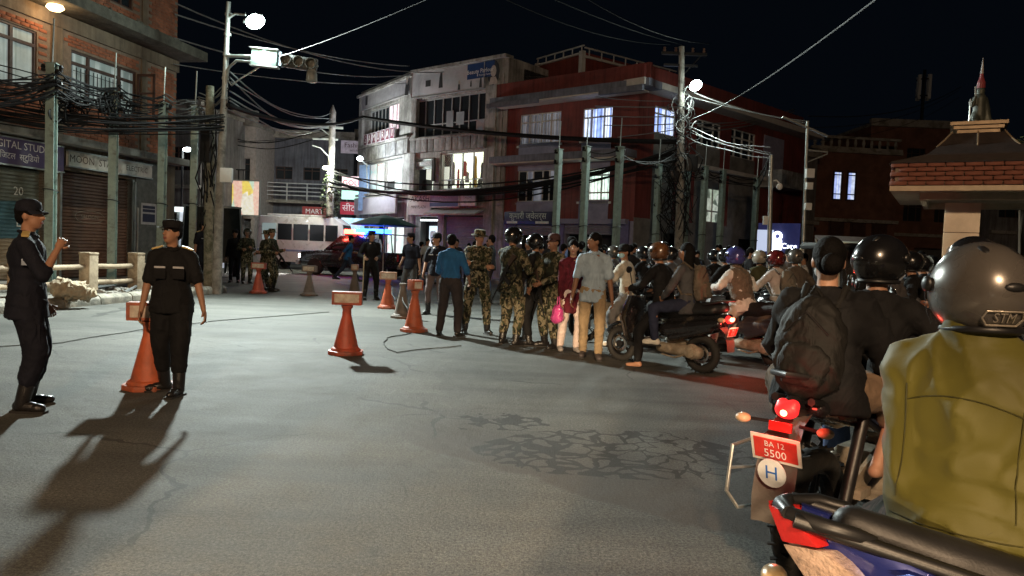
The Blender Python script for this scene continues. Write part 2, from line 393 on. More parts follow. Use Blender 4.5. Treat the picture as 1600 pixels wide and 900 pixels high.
    ln(nt, noise_n(nt, tc, 3, 5, .6).outputs[0], b2.inputs['Height']); ln(nt, b.outputs[0], b2.inputs['Normal']); ln(nt, b2.outputs[0], p.inputs['Normal'])
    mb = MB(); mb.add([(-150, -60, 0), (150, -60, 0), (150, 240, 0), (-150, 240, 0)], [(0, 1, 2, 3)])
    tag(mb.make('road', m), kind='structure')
ground()
# pavement by the brick house with its kerb
PAV = mat('pavement_concrete', (.26, .24, .21), .9, var=.35, vs=1.5, bump=.5, bs=18, dirt=(.07, .06, .05), dirt_amt=.5)
KERB = mat('kerb_stone', (.30, .27, .22), .85, var=.35, vs=2.5, bump=.6, bs=14, dirt=(.06, .055, .045), dirt_amt=.45)
def kd(t): return Vector((-8.75+1.06*t, 12.7+6.95*t, 0))     # kerb line t: 0..1 -> near to corner
def pavement_left():
    pts = [kd(-2.2), kd(.92), kd(.99)+Vector((-.05, .35, 0)), kd(1)+Vector((-.5, .75, 0)), kd(1)+Vector((-1.6, 1.1, 0)), Vector((-26, 23.5, 0)), Vector((-26, -4, 0))]
    pts = [(p.x-.16, p.y) for p in pts]
    mb = MB(); mb.prism(pts, 0.002, .15, 'z')
    tag(mb.make('pavement', PAV), kind='structure')
    r = tag(link('kerb', None), kind='structure')
    line = [kd(t/7.2-.35) for t in range(0, 10)]+[kd(.99)+Vector((-.02, .4, 0)), kd(1)+Vector((-.45, .85, 0)), kd(1)+Vector((-1.5, 1.2, 0)), kd(1)+Vector((-3, 1.6, 0))]
    for a, b in zip(line, line[1:]):
        d = (b-a); L = d.length; mb = MB()
        mb.prism([(-.17, 0), (.11, 0), (.10, .13), (.05, .18), (-.02, .20), (-.17, .19)], 0.012, L-.012, 'y')
        o = mb.make('kerb_stone', KERB, r, bevel=.012)
        o.location = a; o.rotation_euler = (R_(random.uniform(-.5, .5)), R_(random.uniform(-1, 1)), math.atan2(-d.x, d.y))
pavement_left()
def pavement_right():
    # pavement round the grey shop building and the red house
    pts = [(-9.6, 46.5), (-9.2, 42.3), (-5.5, 35.6), (-.9, 31.6), (4.5, 26.9), (5.6, 26.9), (18, 38.8), (60, 80), (10, 80)]
    mb = MB(); mb.prism(pts, 0.002, .14, 'z'); tag(mb.make('pavement', PAV), kind='structure')
    mb = MB()
    for a, b in zip(pts[:7], pts[1:8]):
        mb.bar((a[0], a[1], .08), (b[0], b[1], .08), .17, .17)
    tag(mb.make('kerb', KERB), kind='structure')
pavement_right()

# ---------------------------------------------------------------- facade helpers
def wall_open(mb, x0, x1, z0, z1, y0, y1, ops):
    """solid wall from y0 (inner) to y1 (outer) with rectangular openings (xa,xb,za,zb)"""
    xs = sorted({x0, x1, *[v for o in ops for v in o[:2] if x0 < v < x1]})
    for a, b in zip(xs, xs[1:]):
        zs = z0
        cut = sorted([(o[2], o[3]) for o in ops if o[0] <= a+1e-6 and o[1] >= b-1e-6])
        for c, d in cut:
            if c > zs: mb.bx(a, b, y0, y1, zs, c)
            zs = max(zs, d)
        if zs < z1: mb.bx(a, b, y0, y1, zs, z1)
def window(parent, M, x0, x1, z0, z1, y, cols, rows=None, fm=None, pm=None, t=.06, d=.07, sill=None, low=None):
    """framed window: cols = relative widths, rows = relative heights bottom->top; panes are its sub-parts"""
    mb = MB(); mb.M = M
    W = sum(cols); xs = [x0]
    for c in cols: xs.append(xs[-1]+(x1-x0)*c/W)
    rows = rows or [1]; H = sum(rows); zs = [z0]
    for r in rows: zs.append(zs[-1]+(z1-z0)*r/H)
    mb.bx(x0-t*.5, x0+t*.5, y-d/2, y+d/2, z0, z1); mb.bx(x1-t*.5, x1+t*.5, y-d/2, y+d/2, z0, z1)
    for xm in xs[1:-1]: mb.bx(xm-t*.4, xm+t*.4, y-d*.45, y+d*.45, z0, z1)
    for i, zm in enumerate(zs):
        tt = t*.5 if i in (0, len(zs)-1) else t*.35
        mb.bx(x0-t*.52, x1+t*.52, y-d*.52, y+d*.52, zm-tt, zm+tt)
    if sill: mb.bx(x0-.12, x1+.12, y-d*.5, y+sill, z0-.13, z0-.04)
    w = mb.make('window', fm, parent)
    k = 0
    for a, b in zip(xs, xs[1:]):
        for c, e in zip(zs, zs[1:]):
            q = MB(); q.M = M; q.bx(a, b, y-.008, y+.004, c, e)
            mm = pm[k % len(pm)] if isinstance(pm, (list, tuple)) else pm
            q.make('pane', mm, w); k += 1
    return w
def shutter_mb(mb, x0, x1, z0, z1, y, pitch=.085, dep=.025):
    n = int((z1-z0)/pitch); vs = []; fs = []
    prof = []
    for i in range(n):
        z = z0+i*pitch; prof += [(z, 0), (z+pitch*.25, dep), (z+pitch*.75, dep), (z+pitch*.98, 0)]
    for z, o in prof: vs += [(x0, y+o, z), (x1, y+o, z)]
    for i in range(len(prof)-1): fs.append((2*i, 2*i+1, 2*i+3, 2*i+2))
    mb.add(vs, fs)
# ================================================================ BRICK HOUSE (left)
BRK = mat('brick_clay', (.30, .105, .055), .85, var=.5, vs=2.2, bump=.5, bs=40, dirt=(.10, .055, .04), dirt_amt=.35)
MORT = mat('mortar', (.20, .15, .115), .9, var=.3, vs=4, bump=.5, bs=30)
TANC = mat('tan_plaster', (.20, .155, .11), .85, streak=.7, var=.3, vs=1.5, bump=.35, bs=15, dirt=(.16, .13, .10), dirt_amt=.35)
SOOT = mat('mossy_slab', (.085, .08, .065), .95, var=.5, vs=4, bump=.9, bs=12)
WOODF = mat('dark_wood_frame', (.06, .028, .02), .55, var=.3)
CURT = glow('curtained_room', (.5, .62, .6), .28, [(.35, .42, .42), (.55, .62, .6), (.22, .28, .28), (.7, .78, .75)], 1.2, (9, 9, .15))
def shutter_paint(name, bands):
    m, nt, p = _nt(name); tc = nd(nt, 'ShaderNodeTexCoord').outputs['Object']; s = nd(nt, 'ShaderNodeSeparateXYZ'); ln(nt, tc, s.inputs[0])
    z = math_n(nt, 'ADD', math_n(nt, 'DIVIDE', s.outputs[2], 4.0), math_n(nt, 'MULTIPLY', math_n(nt, 'SUBTRACT', noise_n(nt, tc, .8, 2).outputs[0], .5), .06))
    c = ramp_n(nt, z, bands, 'CONSTANT').outputs[0]
    c = mix_n(nt, .8, c, ramp_n(nt, noise_n(nt, tc, 4, 6, .7).outputs[0], [(.3, (.55, .55, .55)), (.7, (1.2, 1.2, 1.2))]).outputs[0], 'MULTIPLY')
    ln(nt, c, p.inputs['Base Color']); p.inputs['Roughness'].default_value = .55; p.inputs['Metallic'].default_value = .2
    return m
SH1 = shutter_paint('shutter_blue_paint', [(0, (.42, .33, .23)), (.31, (.10, .21, .26)), (.52, (.16, .17, .14)), (.7, (.13, .14, .12))])
SH2 = shutter_paint('shutter_brown_paint', [(0, (.23, .125, .085)), (.45, (.20, .11, .075)), (.52, (.105, .06, .045))])
def brick_house():
    o = (-10.2, 22.5, 0); u = (-.191, -.982)
    r = thing('brick_house', 'brick corner house with shuttered shops and tangled cables across its front, at the left edge', 'building', o, math.atan2(u[1], u[0]))
    L = 14.0
    wins = [(1.72, 4.05, 4.66, 5.90), (5.08, 7.6, 4.66, 6.02), (9.2, 11.4, 4.66, 6.02)]
    up = [(1.9, 2.75, 7.5, 9.2), (5.4, 7.4, 7.6, 9.2)]
    shs = [(1.85, 4.33, .3, 2.95), (4.85, 7.7, .3, 2.9), (8.4, 11.4, .3, 2.9)]
    mb = MB(); wall_open(mb, 0, L, .15, 3.55, -.3, 0, shs); mb.bx(0, L, -9, -1.2, .15, 10.2); mb.bx(0, .3, -1.3, -.31, .15, 10.2)
    mb.make('ground_floor_wall', TANC, r)
    mb = MB(); wall_open(mb, 0, L, 3.75, 6.3, -.3, -.012, wins); wall_open(mb, 0, L, 6.96, 10.2, -.3, -.012, up)
    mb.bx(-.01, 0, -9, -.3, .2, 10.2)
    mb.make('brick_wall', MORT, r)
    # bricks: the nearest 300 one by one, the rest of the courses as one part
    pitch, hh = .252, .088; cells = []
    def free(x, z, ops): return all(not (a-.13 < x < b+.13 and c-.05 < z < d+.05) for a, b, c, d in ops)
    pil = [(1.38, 1.56, 0, 20), (4.36, 4.68, 0, 20), (8.0, 8.4, 0, 20)]
    for j in range(int((10.1-3.8)/hh)):
        z = 3.8+j*hh
        if 6.24 < z < 7.02: continue
        for i in range(int(8.6/pitch)):
            x = .13+i*pitch+(pitch/2 if j % 2 else 0)
            if free(x, z, wins+up+pil): cells.append((x, z))
    me = None
    def bme(w):
        b = MB(); b.box((0, 0, 0), (w, .03, .074)); q = bevelled(b.mesh('brick'), .006, 1); q.materials.append(BRK); return q
    ms = [bme(.236), bme(.232), bme(.238)]
    vis = [c for c in cells if c[0] < 6.7 and c[1] < 8.6]
    vis.sort(key=lambda c: -c[0]+random.uniform(0, .8)); first = set(vis[:298])
    rest = MB()
    for x, z in cells:
        dy = random.uniform(-.006, .004)
        if (x, z) in first:
            b = link('brick', random.choice(ms), r, (x, dy-.008, z)); b.rotation_euler = (0, 0, random.uniform(-.012, .012))
        else: rest.box((x, dy-.008, z), (.235, .03, .074))
    for j in range(int((10.1-.3)/hh)):
        for i in range(int(3/pitch)): rest.box((-.012+random.uniform(-.004, .003), -.2-i*pitch-(pitch/2 if j % 2 else 0), .35+j*hh), (.03, .235, .074))
    tag(rest.make('brick_courses', BRK, r), kind='stuff')
    for a, b in ((1.38, 1.56), (4.36, 4.68), (8.05, 8.35)):
        for z0, z1 in ((3.75, 6.3), (6.97, 10.2)):
            mb = MB(); mb.bx(a, b, -.2, .035, z0, z1); mb.make('plaster_pilaster', TANC, r)
    mb = MB(); mb.bx(-.05, L, -.25, .05, 6.3, 6.64); mb.make('plaster_band', TANC, r, bevel=.015)
    mb = MB(); mb.bx(-.25, L, -.3, .85, 6.66, 6.93); mb.make('balcony_slab', SOOT, r, bevel=.03)
    mb = MB(); mb.bx(-.1, L, -.25, .42, 3.55, 3.74); mb.make('ledge', CONC, r, bevel=.02)
    mb = MB()
    for i in range(40):
        x = random.uniform(-.1, 7.5); mb.ell((x, .72+random.uniform(-.08, .1), 6.94), (random.uniform(.04, .1), .05, random.uniform(.02, .06)), None, 6, 4)
    tag(mb.make('rubble', SOOT, r), kind='stuff')
    for a, b, c, d in wins:
        w = window(r, Matrix.Identity(4), a, b, c, d, -.1, [.55, 1.0, .55] if b-a > 2.2 else [.5, .9, .6], [1.0, .32], WOODF, [CURT], .1, .12)
    for a, b, c, d in up: window(r, Matrix.Identity(4), a, b, c, d, -.1, [1, 1], [1.0, .3], WOODF, [GLSD], .1, .12)
    mb = MB()                                                            # iron bars in the first window
    for i in range(12): mb.bx(2.35+i*.14, 2.365+i*.14, .0, .015, 4.7, 5.5)
    for z in (4.8, 5.1, 5.4): mb.bx(2.3, 4.0, .0, .012, z, z+.014)
    tag(mb.make('window_grille', DARKM, r), kind='stuff')
    mb = MB()
    for q in ((.02, 4.6, .08, 5.85), (.5, 4.6, .56, 5.85), (.02, 4.6, .56, 4.67), (.02, 5.78, .56, 5.85), (.02, 5.3, .56, 5.35)): mb.bx(1.70, 1.74, q[0], q[2], q[1], q[3])
    mb.make('open_window_sash', WOODF, r)
    for k, (a, b, c, d) in enumerate(shs):
        s = MB(); shutter_mb(s, a, b, c, d, -.16); so = s.make('roller_shutter', [SH2, SH1, SH2][k], r)
        if k == 0: so['label'] = 'brown roller shutter'
        if k == 1: so['label'] = 'blue and tan roller shutter'
        b_ = MB(); b_.bx(a-.06, a, -.2, .03, .2, d); b_.bx(b, b+.06, -.2, .03, .2, d); b_.make('shutter_guide', STEEL, r)
    wt = mat('faded_white_paint', (.62, .62, .58), .7, var=.3)
    mb = MB(); text_mb(mb, 'ESS', .34, Matrix.Translation((5.28, -.12, 1.62))); text_mb(mb, '20', .28, Matrix.Translation((5.45, -.12, 2.32)))
    mb.make('shutter_lettering', wt, r)
    mb = MB()                                                            # faint oval painted on the brown shutter
    for k in range(28):
        a = 2*math.pi*k/28; a2 = 2*math.pi*(k+1)/28
        mb.bar((3.25+.5*math.cos(a), -.128, 1.85+.16*math.sin(a)), (3.25+.5*math.cos(a2), -.128, 1.85+.16*math.sin(a2)), .012)
    text_mb(mb, 'SALOON', .15, Matrix.Translation((3.25, -.128, 1.85)))
    mb.make('shutter_emblem', mat('worn_cream_paint', (.34, .26, .2), .8), r)
    mb = MB(); mb.bx(.62, 1.72, -.05, .02, .15, 3.5); mb.make('grey_door_panel', mat('grimy_grey_door', (.13, .14, .13), .7, var=.4, vs=4, dirt=(.3, .3, .28), dirt_amt=.1), r)
    po = MB(); po.bx(.86, 1.5, .022, .03, 1.75, 2.35); poster = po.make('poster', mat('poster_paper', (.5, .5, .52), .7), r)
    mb = MB(); mb.bx(.92, 1.44, .03, .034, 2.1, 2.18); mb.bx(.92, 1.44, .03, .034, 2.2, 2.28); mb.bx(.92, 1.44, .03, .034, 1.82, 2.05)
    mb.make('poster_print', mat('poster_ink', (.03, .035, .08), .7), poster)
    mb = MB(); mb.tube([(1.79, .05, .3), (1.79, .05, 2.9)], .035, 8); mb.tube([(1.68, .06, .3), (1.68, .06, 2.2)], .025, 8); mb.make('drain_pipe', mat('grey_pvc', (.4, .4, .38), .5), r)
    mb = MB(); mb.bx(1.7, 7.8, -.2, .35, .15, .3); mb.make('door_step', CONC, r, bevel=.02)
    # bulb under the slab
    lp = MB(); lp.lathe([(.05, .02), (.16, .0), (.19, -.06), (.12, -.12), (.03, -.13)], (5.06, .45, 6.62)); lp.make('ceiling_lamp', glow('warm_bulb', (1, .62, .28), 9), r, True)
    ld = bpy.data.lights.new('bulb_light', 'POINT'); ld.energy = 22; ld.color = (1, .62, .3); ld.shadow_soft_size = .12; lo = link('bulb_light', ld, r, (5.06, .5, 6.4))
    # signs: lift-off boards, things of their own
    M = frame(o, u)
    def signboard(name, label, x0, x1, z0, z1, bm_, lines, tm, d=.08, tilt=0):
        root = thing(name, label, 'sign', M @ Vector(((x0+x1)/2, .05, z0)), math.atan2(u[1], u[0]))
        w = x1-x0; b = MB(); b.bx(-w/2, w/2, 0, d, 0, z1-z0); b.make('board', bm_, root, bevel=.008)
        f = MB(); t = .02
        f.bx(-w/2-.02, w/2+.02, -.003, d+.012, -.02, .012); f.bx(-w/2-.02, w/2+.02, -.003, d+.012, z1-z0-.012, z1-z0+.02); f.make('trim', STEEL, root)
        q = MB()
        for s, sz, x, z in lines: text_mb(q, s, sz, Matrix.Translation((x, d+.001, z)))
        q.make('lettering', tm, root)
        return root
    signboard('shop_sign', 'purple signboard with white DIGITAL STUDIO lettering over the blue shutter', 4.40, 8.2, 2.88, 3.48, mat('purple_sign', (.075, .06, .15), .5, var=.2, vs=2, dirt=(.12, .1, .14), dirt_amt=.3),
              [('DIGITAL STUDIO', .235, -.68, .44), ('\u093f\u0921\u093f\u091c\u091f\u0932  \u0938\u094d\u091f\u0941\u093f\u0921\u092f\u094b', .19, -.55, .19)], mat('sign_white', (.72, .72, .72), .5))
    signboard('shop_sign', 'long white signboard with faded dark lettering over the brown shutter', 1.2, 4.25, 3.05, 3.42, mat('white_sign', (.62, .6, .55), .6, var=.15, dirt=(.3, .28, .24), dirt_amt=.25),
              [('MOON  STAR', .26, .72, .185), ('ELECTRIC', .2, -.9, .185)], mat('sign_ink', (.09, .06, .05), .6))
brick_house()
# ================================================================ RAILING along the kerb
CREAMC = mat('cream_concrete', (.46, .36, .25), .85, var=.3, vs=4, bump=.5, bs=18, dirt=(.2, .14, .09), dirt_amt=.4)
def railing():
    r = thing('concrete_railing', 'cream concrete railing with square posts along the kerb before the brick house', 'railing', kd(.5)+Vector((-1.0, .1, .15)), math.atan2(6.95, 1.06))
    # local x runs away from the camera along the kerb
    xs = [-5.7, -3.8, -1.9, .0, 1.6, 3.2]
    for x in xs:
        b = MB(); b.bx(x-.14, x+.14, -.13, .13, -.01, .82); b.box((x, 0, .845), (.3, .28, .05)); b.make('post', CREAMC, r, bevel=.025)
    for a, b2 in zip(xs, xs[1:]):
        for z in (.55, .2):
            b = MB(); b.tube([(a+.13, 0, z+.02), ((a+b2)/2, 0, z), (b2-.13, 0, z+.01)], .055, 8); b.make('rail', CREAMC, r, True)
railing()
# ================================================================ GREY SHOP BUILDING (two faces)
GREYC = mat('grey_render', (.40, .39, .38), .9, streak=.85, var=.3, vs=1.2, bump=.4, bs=20, dirt=(.13, .125, .12), dirt_amt=.45)
PANELC = mat('grey_panel', (.34, .34, .34), .8, streak=.7, var=.35, vs=2.5, bump=.3, dirt=(.12, .11, .11), dirt_amt=.5)
ALUF = mat('aluminium_frame', (.40, .40, .41), .45, .4, var=.2)
LITW = glow('shop_white_light', (.78, .95, .92), .7, [(.75, .95, .93), (.55, .8, .8), (.95, 1, .97), (.5, .66, .7)], 1.0, (1, 1, 2.2))
LITR = glow('shop_print_light', (.9, .9, .9), .7, [(.9, .9, .92), (.95, .75, .75), (.85, .92, .92), (.8, .3, .3)], 3.0, (1, 1, 5))
LITP = glow('shop_pink_light', (1, .75, .82), 1.0, [(1, .72, .8), (.95, .86, .9), (1, .8, .84)], 1.2, (4, 4, .3))
LITRED = glow('shop_red_light', (1, .2, .22), 1.0, [(1, .2, .24), (.95, .3, .3), (1, .75, .75)], 2.0)
LITBL = glow('shop_blue_light', (.55, .8, 1), .9, [(.5, .75, .95), (.75, .92, 1), (.3, .5, .7)], 1.4, (1, 1, .5))
LITY = glow('shop_warm_white', (.95, 1, .78), 2.2, [(.9, 1, .75), (1, 1, .9), (.75, .9, .65), (.98, 1, .8)], 1.6, (1, 1, .6))
DRKI = mat('dark_interior', (.02, .022, .025), .8)
VINYL = mat('banner_vinyl', (.48, .48, .52), .55, var=.12, vs=1.5, dirt=(.3, .3, .33), dirt_amt=.3)
def grey_building():
    o = (-.15, 33.0, 0); u = (-.767, .64); rz = math.atan2(u[1], u[0])
    r = thing('shop_building', 'grey three-storey corner shop building with lit clothes windows, beside the red house', 'building', o, rz)
    M = Matrix.Identity(4)
    MI = frame(o, u).inverted()
    M2 = MI @ frame((-5.1, 37.1, 0), (-.545, .838))       # the left face
    X0, X1 = .44, 6.45
    # main body: core behind both faces
    b = MB(); b.bx(X0, 6.2, -8, -1.0, .14, 9.6); b.M = M2; b.bx(.4, 6.7, -6, -1.0, .14, 9.4); b.make('building_core', DRKI, r)
    mo = [(1.8, 4.62, 4.2, 5.92), (4.93, 6.4, 4.18, 5.75), (1.8, 6.45, 6.72, 8.6), (1.68, 4.2, .2, 2.98), (4.6, 6.15, .2, 2.92)]
    b = MB(); wall_open(b, X0, 6.45, .14, 9.85, -.35, 0, mo)
    b.bx(X0, X0+.25, -8, -.35, .14, 9.9)
    b.M = M2; lo = [(1.3, 5.95, 4.3, 5.95), (1.9, 5.9, 7.4, 8.85), (.85, 4.85, .2, 2.9)]
    wall_open(b, .0, 7.0, .14, 9.7, -.35, 0, lo); b.bx(6.75, 7.0, -6, -.35, .14, 9.7)
    b.make('wall', GREYC, r)
    b = MB(); b.bx(.42, 1.55, -.05, .10, .14, 9.95); b.bx(6.25, 6.6, -.1, .12, .14, 9.7); b.M = M2; b.bx(6.6, 7.1, -.2, .14, .14, 9.9); b.make('pilaster', GREYC, r, bevel=.02)
    b = MB(); b.tube([(1.0, .16, .5), (1.0, .16, 8.9), (.9, .1, 9.0)], .05, 8); b.tube([(.62, .15, 4), (.62, .15, 9.2)], .03, 6); b.make('drain_pipe', CONC, r, True)
    b = MB(); b.bx(.4, 6.5, -.2, .35, 9.85, 9.98); b.M = M2; b.bx(0, 7.1, -.2, .3, 9.7, 9.82); b.make('parapet_cap', GREYC, r)
    # concrete fins between the storeys
    for MM, a, c, z0, z1, n in ((M, 1.6, 6.5, 6.0, 6.6, 12), (M2, .3, 6.6, 6.05, 6.75, 14)):
        for i in range(n):
            b = MB(); b.M = MM; x = a+(c-a)*(i+.5)/n; w = (c-a)/n
            b.bx(x-w*.46, x+w*.46, .0, .22+random.uniform(-.02, .02), z0, z1); b.make('facade_panel', PANELC, r, bevel=.015)
    b = MB(); b.bx(1.5, 6.5, 0, .3, 6.6, 6.7); b.bx(1.5, 6.5, 0, .5, 3.98, 4.12); b.M = M2; b.bx(.2, 6.7, 0, .32, 6.78, 6.88); b.bx(.2, 6.7, 0, .4, 4.1, 4.22); b.make('string_course', GREYC, r, bevel=.02)
    # lit first-floor display window with clothes
    window(r, M, 1.82, 4.6, 4.22, 5.9, -.15, [1, 1, 1, 1.0], [.35, 1.0], ALUF, glass('clear_pane', (.9, .95, .9), .03, .12), .06, .07)
    b = MB(); b.bx(1.75, 4.65, -.98, -.9, 4.1, 6.0); b.make('lit_room', LITY, r)
    gc = [('cloth_red', (.6, .05, .04)), ('cloth_gold', (.75, .48, .03)), ('cloth_mint', (.25, .6, .48)), ('cloth_ink', (.02, .02, .03)), ('cloth_white', (.75, .75, .7)), ('cloth_grey', (.3, .3, .32)), ('cloth_navy', (.03, .05, .12))]
    for k, (x, z, w, h, c) in enumerate([(4.25, 5.0, .3, 1.1, 5), (3.85, 4.75, .16, .9, 0), (3.45, 5.2, .36, .7, 0), (3.3, 4.8, .3, .5, 5), (2.85, 5.15, .3, 1.25, 1), (2.8, 4.6, .22, .6, 1), (2.35, 5.0, .3, .9, 3), (2.05, 5.0, .22, 1.3, 2), (4.4, 4.5, .3, .5, 3), (3.6, 4.45, .35, .45, 3), (2.5, 4.45, .4, .5, 3), (2.1, 4.5, .25, .4, 4), (3.1, 4.4, .15, .35, 4)]):
        g = MB(); n = 7; vs = []
        for i in range(n):                                                # a hanging garment: shoulders, waist, flared hem with folds
            t = i/(n-1); ww = w*(.55+.45*t)*(1.25 if i == 1 else .55 if i == 0 else 1)
            for j in range(9): vs.append((x+ww*(j/8-.5), -.55+.05*math.cos(j*2.1)*t+.05*math.sin(k), z+h/2-h*t))
        g.add(vs, [(i*9+j, i*9+j+1, (i+1)*9+j+1, (i+1)*9+j) for i in range(n-1) for j in range(8)])
        me = g.mesh('garment', False); me.materials.append(cloth(*gc[c], wr=.2)); shade(me); ob = link('hanging_garment', me, r)
        sm = ob.modifiers.new('thick', 'SOLIDIFY'); sm.thickness = .03
    # middle bay: balcony with speakers and a plant
    b = MB(); b.bx(4.9, 6.45, -.98, -.9, 4.1, 5.4); b.make('lit_room', glow('bay_light', (.9, .95, .8), .8), r)
    b = MB(); shutter_mb(b, 4.93, 6.4, 5.2, 5.75, -.1); b.make('roller_shutter', STEEL, r)
    b = MB(); b.bx(4.98, 6.35, -.05, .01, 5.35, 5.58); q = b.make('bay_sign', mat('bay_sign_grey', (.4, .42, .42), .6), r)
    b = MB(); text_mb(b, 'FASHION', .2, Matrix.Translation((5.65, .012, 5.46))); b.make('lettering', mat('sign_grey_white', (.8, .85, .85), .5), q)
    for x in (5.15, 5.95):
        b = MB(); b.bx(x-.16, x+.16, -.7, -.3, 4.15, 4.75); s = b.make('loudspeaker', BLKP, r, bevel=.02)
        b = MB(); b.ring((x, -.29, 4.35), (0, 1, 0), .09, .02, 14, 6); b.ring((x, -.29, 4.6), (0, 1, 0), .05, .015, 12, 6); b.make('speaker_cone', DARKM, s)
    b = MB()
    for i in range(46):
        a = random.uniform(0, 6.28); rr = random.uniform(.02, .2); p = Vector((5.2+rr*math.cos(a), -.45+rr*math.sin(a), 4.85+random.uniform(0, .42)))
        d = Vector((math.cos(a), math.sin(a), .5)).normalized()*.12; s = d.cross(Vector((0, 0, 1))).normalized()*.04
        b.add([p, p+d*.5+s, p+d, p+d*.5-s], [(0, 1, 2, 3)])
    tag(b.make('potted_plant_leaves', mat('plant_leaf', (.07, .10, .02), .6), r), kind='stuff')
    b = MB(); b.bx(4.88, 5.05, .02, .1, 4.6, 5.7); b.make('hanging_coat', cloth('coat_dark', (.05, .045, .04)), r)
    # second floor glazing
    window(r, M, 1.85, 6.4, 6.78, 8.55, -.15, [.8, 1, 1, .9, 1, 1, 1, 1], [.55, 1.2], ALUF, [GLSD], .07, .08)
    b = MB(); b.bx(5.9, 6.42, -.5, -.4, 6.75, 8.5); b.make('lit_room', LITRED, r)
    b = MB(); b.bx(5.35, 5.85, -.5, -.4, 6.75, 7.9); b.make('lit_room', LITBL, r)
    ps = MB(); ps.bx(3.9, 4.35, -.1, -.09, 7.1, 7.9); ps.bx(3.2, 3.7, -.1, -.09, 7.2, 7.8); ps.bx(1.9, 2.4, -.1, -.09, 6.85, 7.35); ps.make('window_poster', glow('dim_poster', (.3, .3, .3), .18, [(.28, .3, .33), (.2, .21, .24), (.3, .16, .15), (.33, .35, .36)], 2.5), r)
    # left face windows
    window(r, M2, 1.4, 5.85, 4.35, 5.9, -.15, [1, 1, .35, 1, 1], [.45, 1.0], ALUF, [LITW, LITW, DRKI, LITR, DRKI, GREYC, LITW, LITR, LITW, LITW], .07, .08)
    window(r, M2, 1.95, 5.85, 7.45, 8.8, -.15, [1, 1, 1, 1, 1, 1, 1, 1], None, ALUF, [LITP, LITP, LITP, GLSD, GLSD, GLSD, GLSD, GLSD], .07, .08)
    # ground floor shops
    b = MB(); shutter_mb(b, 1.68, 4.2, .2, 2.98, -.2); b.make('roller_shutter', mat('shutter_grey', (.17, .17, .165), .6, .2, var=.2), r)
    shop = glow('shop_front_light', (.85, .95, 1), 1.3, [(.85, .95, 1), (.95, .55, .7), (.7, .9, .95), (.2, .22, .25), (1, 1, 1)], 2.2)
    b = MB(); b.bx(4.65, 6.1, -.95, -.9, .2, 2.5); b.make('lit_shop_interior', shop, r)
    b = MB(); b.tube([(4.75, -.2, 2.75), (6.0, -.2, 2.75)], .035, 8); b.make('tube_lamp', glow('tube_white', (.9, 1, 1), 5), r)
    b = MB(); b.M = M2; b.bx(.9, 4.8, -.9, -.85, .2, 2.85); b.make('lit_shop_interior', glow('shop_left_light', (.8, 1, .95), 1.2, [(.8, 1, .95), (1, 1, 1), (.95, .6, .65), (.7, .9, .9)], 1.6), r)
    b = MB()
    for x in (2.2, 3.5): b.M = M2; b.bx(x-.04, x+.04, -.2, -.1, .2, 2.85)
    b.make('shop_mullions', ALUF, r)
    b = MB(); b.add([(1.5, .02, 3.3), (4.85, .02, 3.3), (4.85, .75, 3.02), (1.5, .75, 3.02), (1.5, .02, 3.24), (4.85, .02, 3.24), (4.85, .75, 2.96), (1.5, .75, 2.96)], [(0, 1, 2, 3), (7, 6, 5, 4), (0, 4, 5, 1), (1, 5, 6, 2), (2, 6, 7, 3), (3, 7, 4, 0)])
    b.make('awning', mat('awning_cloth', (.36, .36, .36), .8), r)
    # signs on it
    F = frame(o, u); F2 = frame((-5.1, 37.1, 0), (-.545, .838))
    def sgn(FF, rzz, name, label, x0, x1, z0, z1, y, bm_, lines, tm, tilt=0, extra=None):
        t = thing(name, label, 'sign', FF @ Vector(((x0+x1)/2, y, z0)), rzz); t.rotation_euler = (tilt, 0, rzz)
        w = x1-x0; b = MB(); b.bx(-w/2, w/2, 0, .08, 0, z1-z0); b.make('board', bm_, t, bevel=.01)
        b = MB(); h = z1-z0
        for zz in (-.02, h-.02): b.bx(-w/2-.02, w/2+.02, -.01, .1, zz, zz+.04)
        for xx in (-w/2-.02, w/2-.02): b.bx(xx, xx+.04, -.01, .1, 0, h)
        b.make('frame', ALUF, t)
        if lines:
            q = MB()
            for s, sz, x, z in lines: text_mb(q, s, sz, Matrix.Translation((x, .081, z)))
            q.make('lettering', tm, t)
        if extra: extra(t, w, h)
        return t
    rz2 = math.atan2(.838, -.545)
    INK = mat('black_ink', (.03, .03, .035), .6); NAVY = mat('navy_print', (.015, .05, .17), .5, var=.15); WTX = mat('white_letter', (.8, .8, .8), .5)
    SKINP = mat('print_skin_tone', (.42, .36, .33), .6)
    def bb(t, w, h):
        b = MB(); b.bx(-1.35, -3.0, .083, .088, h*.40, h*.98); n = b.make('blue_print', NAVY, t)
        q = MB(); text_mb(q, 'Beauty Parlour', .27, Matrix.Translation((-2.15, .0885, h*.66))); text_mb(q, '& Training Centre', .12, Matrix.Translation((-2.4, .0885, h*.5))); q.make('lettering', WTX, n)
        b = MB()
        for x, z, s in ((2.72, .62, .42), (.35, .72, .42), (-.85, .32, .24), (-1.6, .3, .16), (-2.2, .3, .25)):
            b.prism([(x-s*.3, z-s), (x+s*.35, z-s), (x+s*.25, z+s*.2), (x+s*.1, z+s*.75), (x-s*.15, z+s*.7), (x-s*.22, z)], .082, .085, 'y')
        b.bx(1.05, 1.4, .082, .085, .45, .75); b.make('printed_figures', INK, t)
        b = MB(); b.prism([(-2.95+.36*math.cos(a*.52), .62+.56*math.sin(a*.52)) for a in range(12)], .082, .086, 'y'); f = b.make('portrait_hair', INK, t)
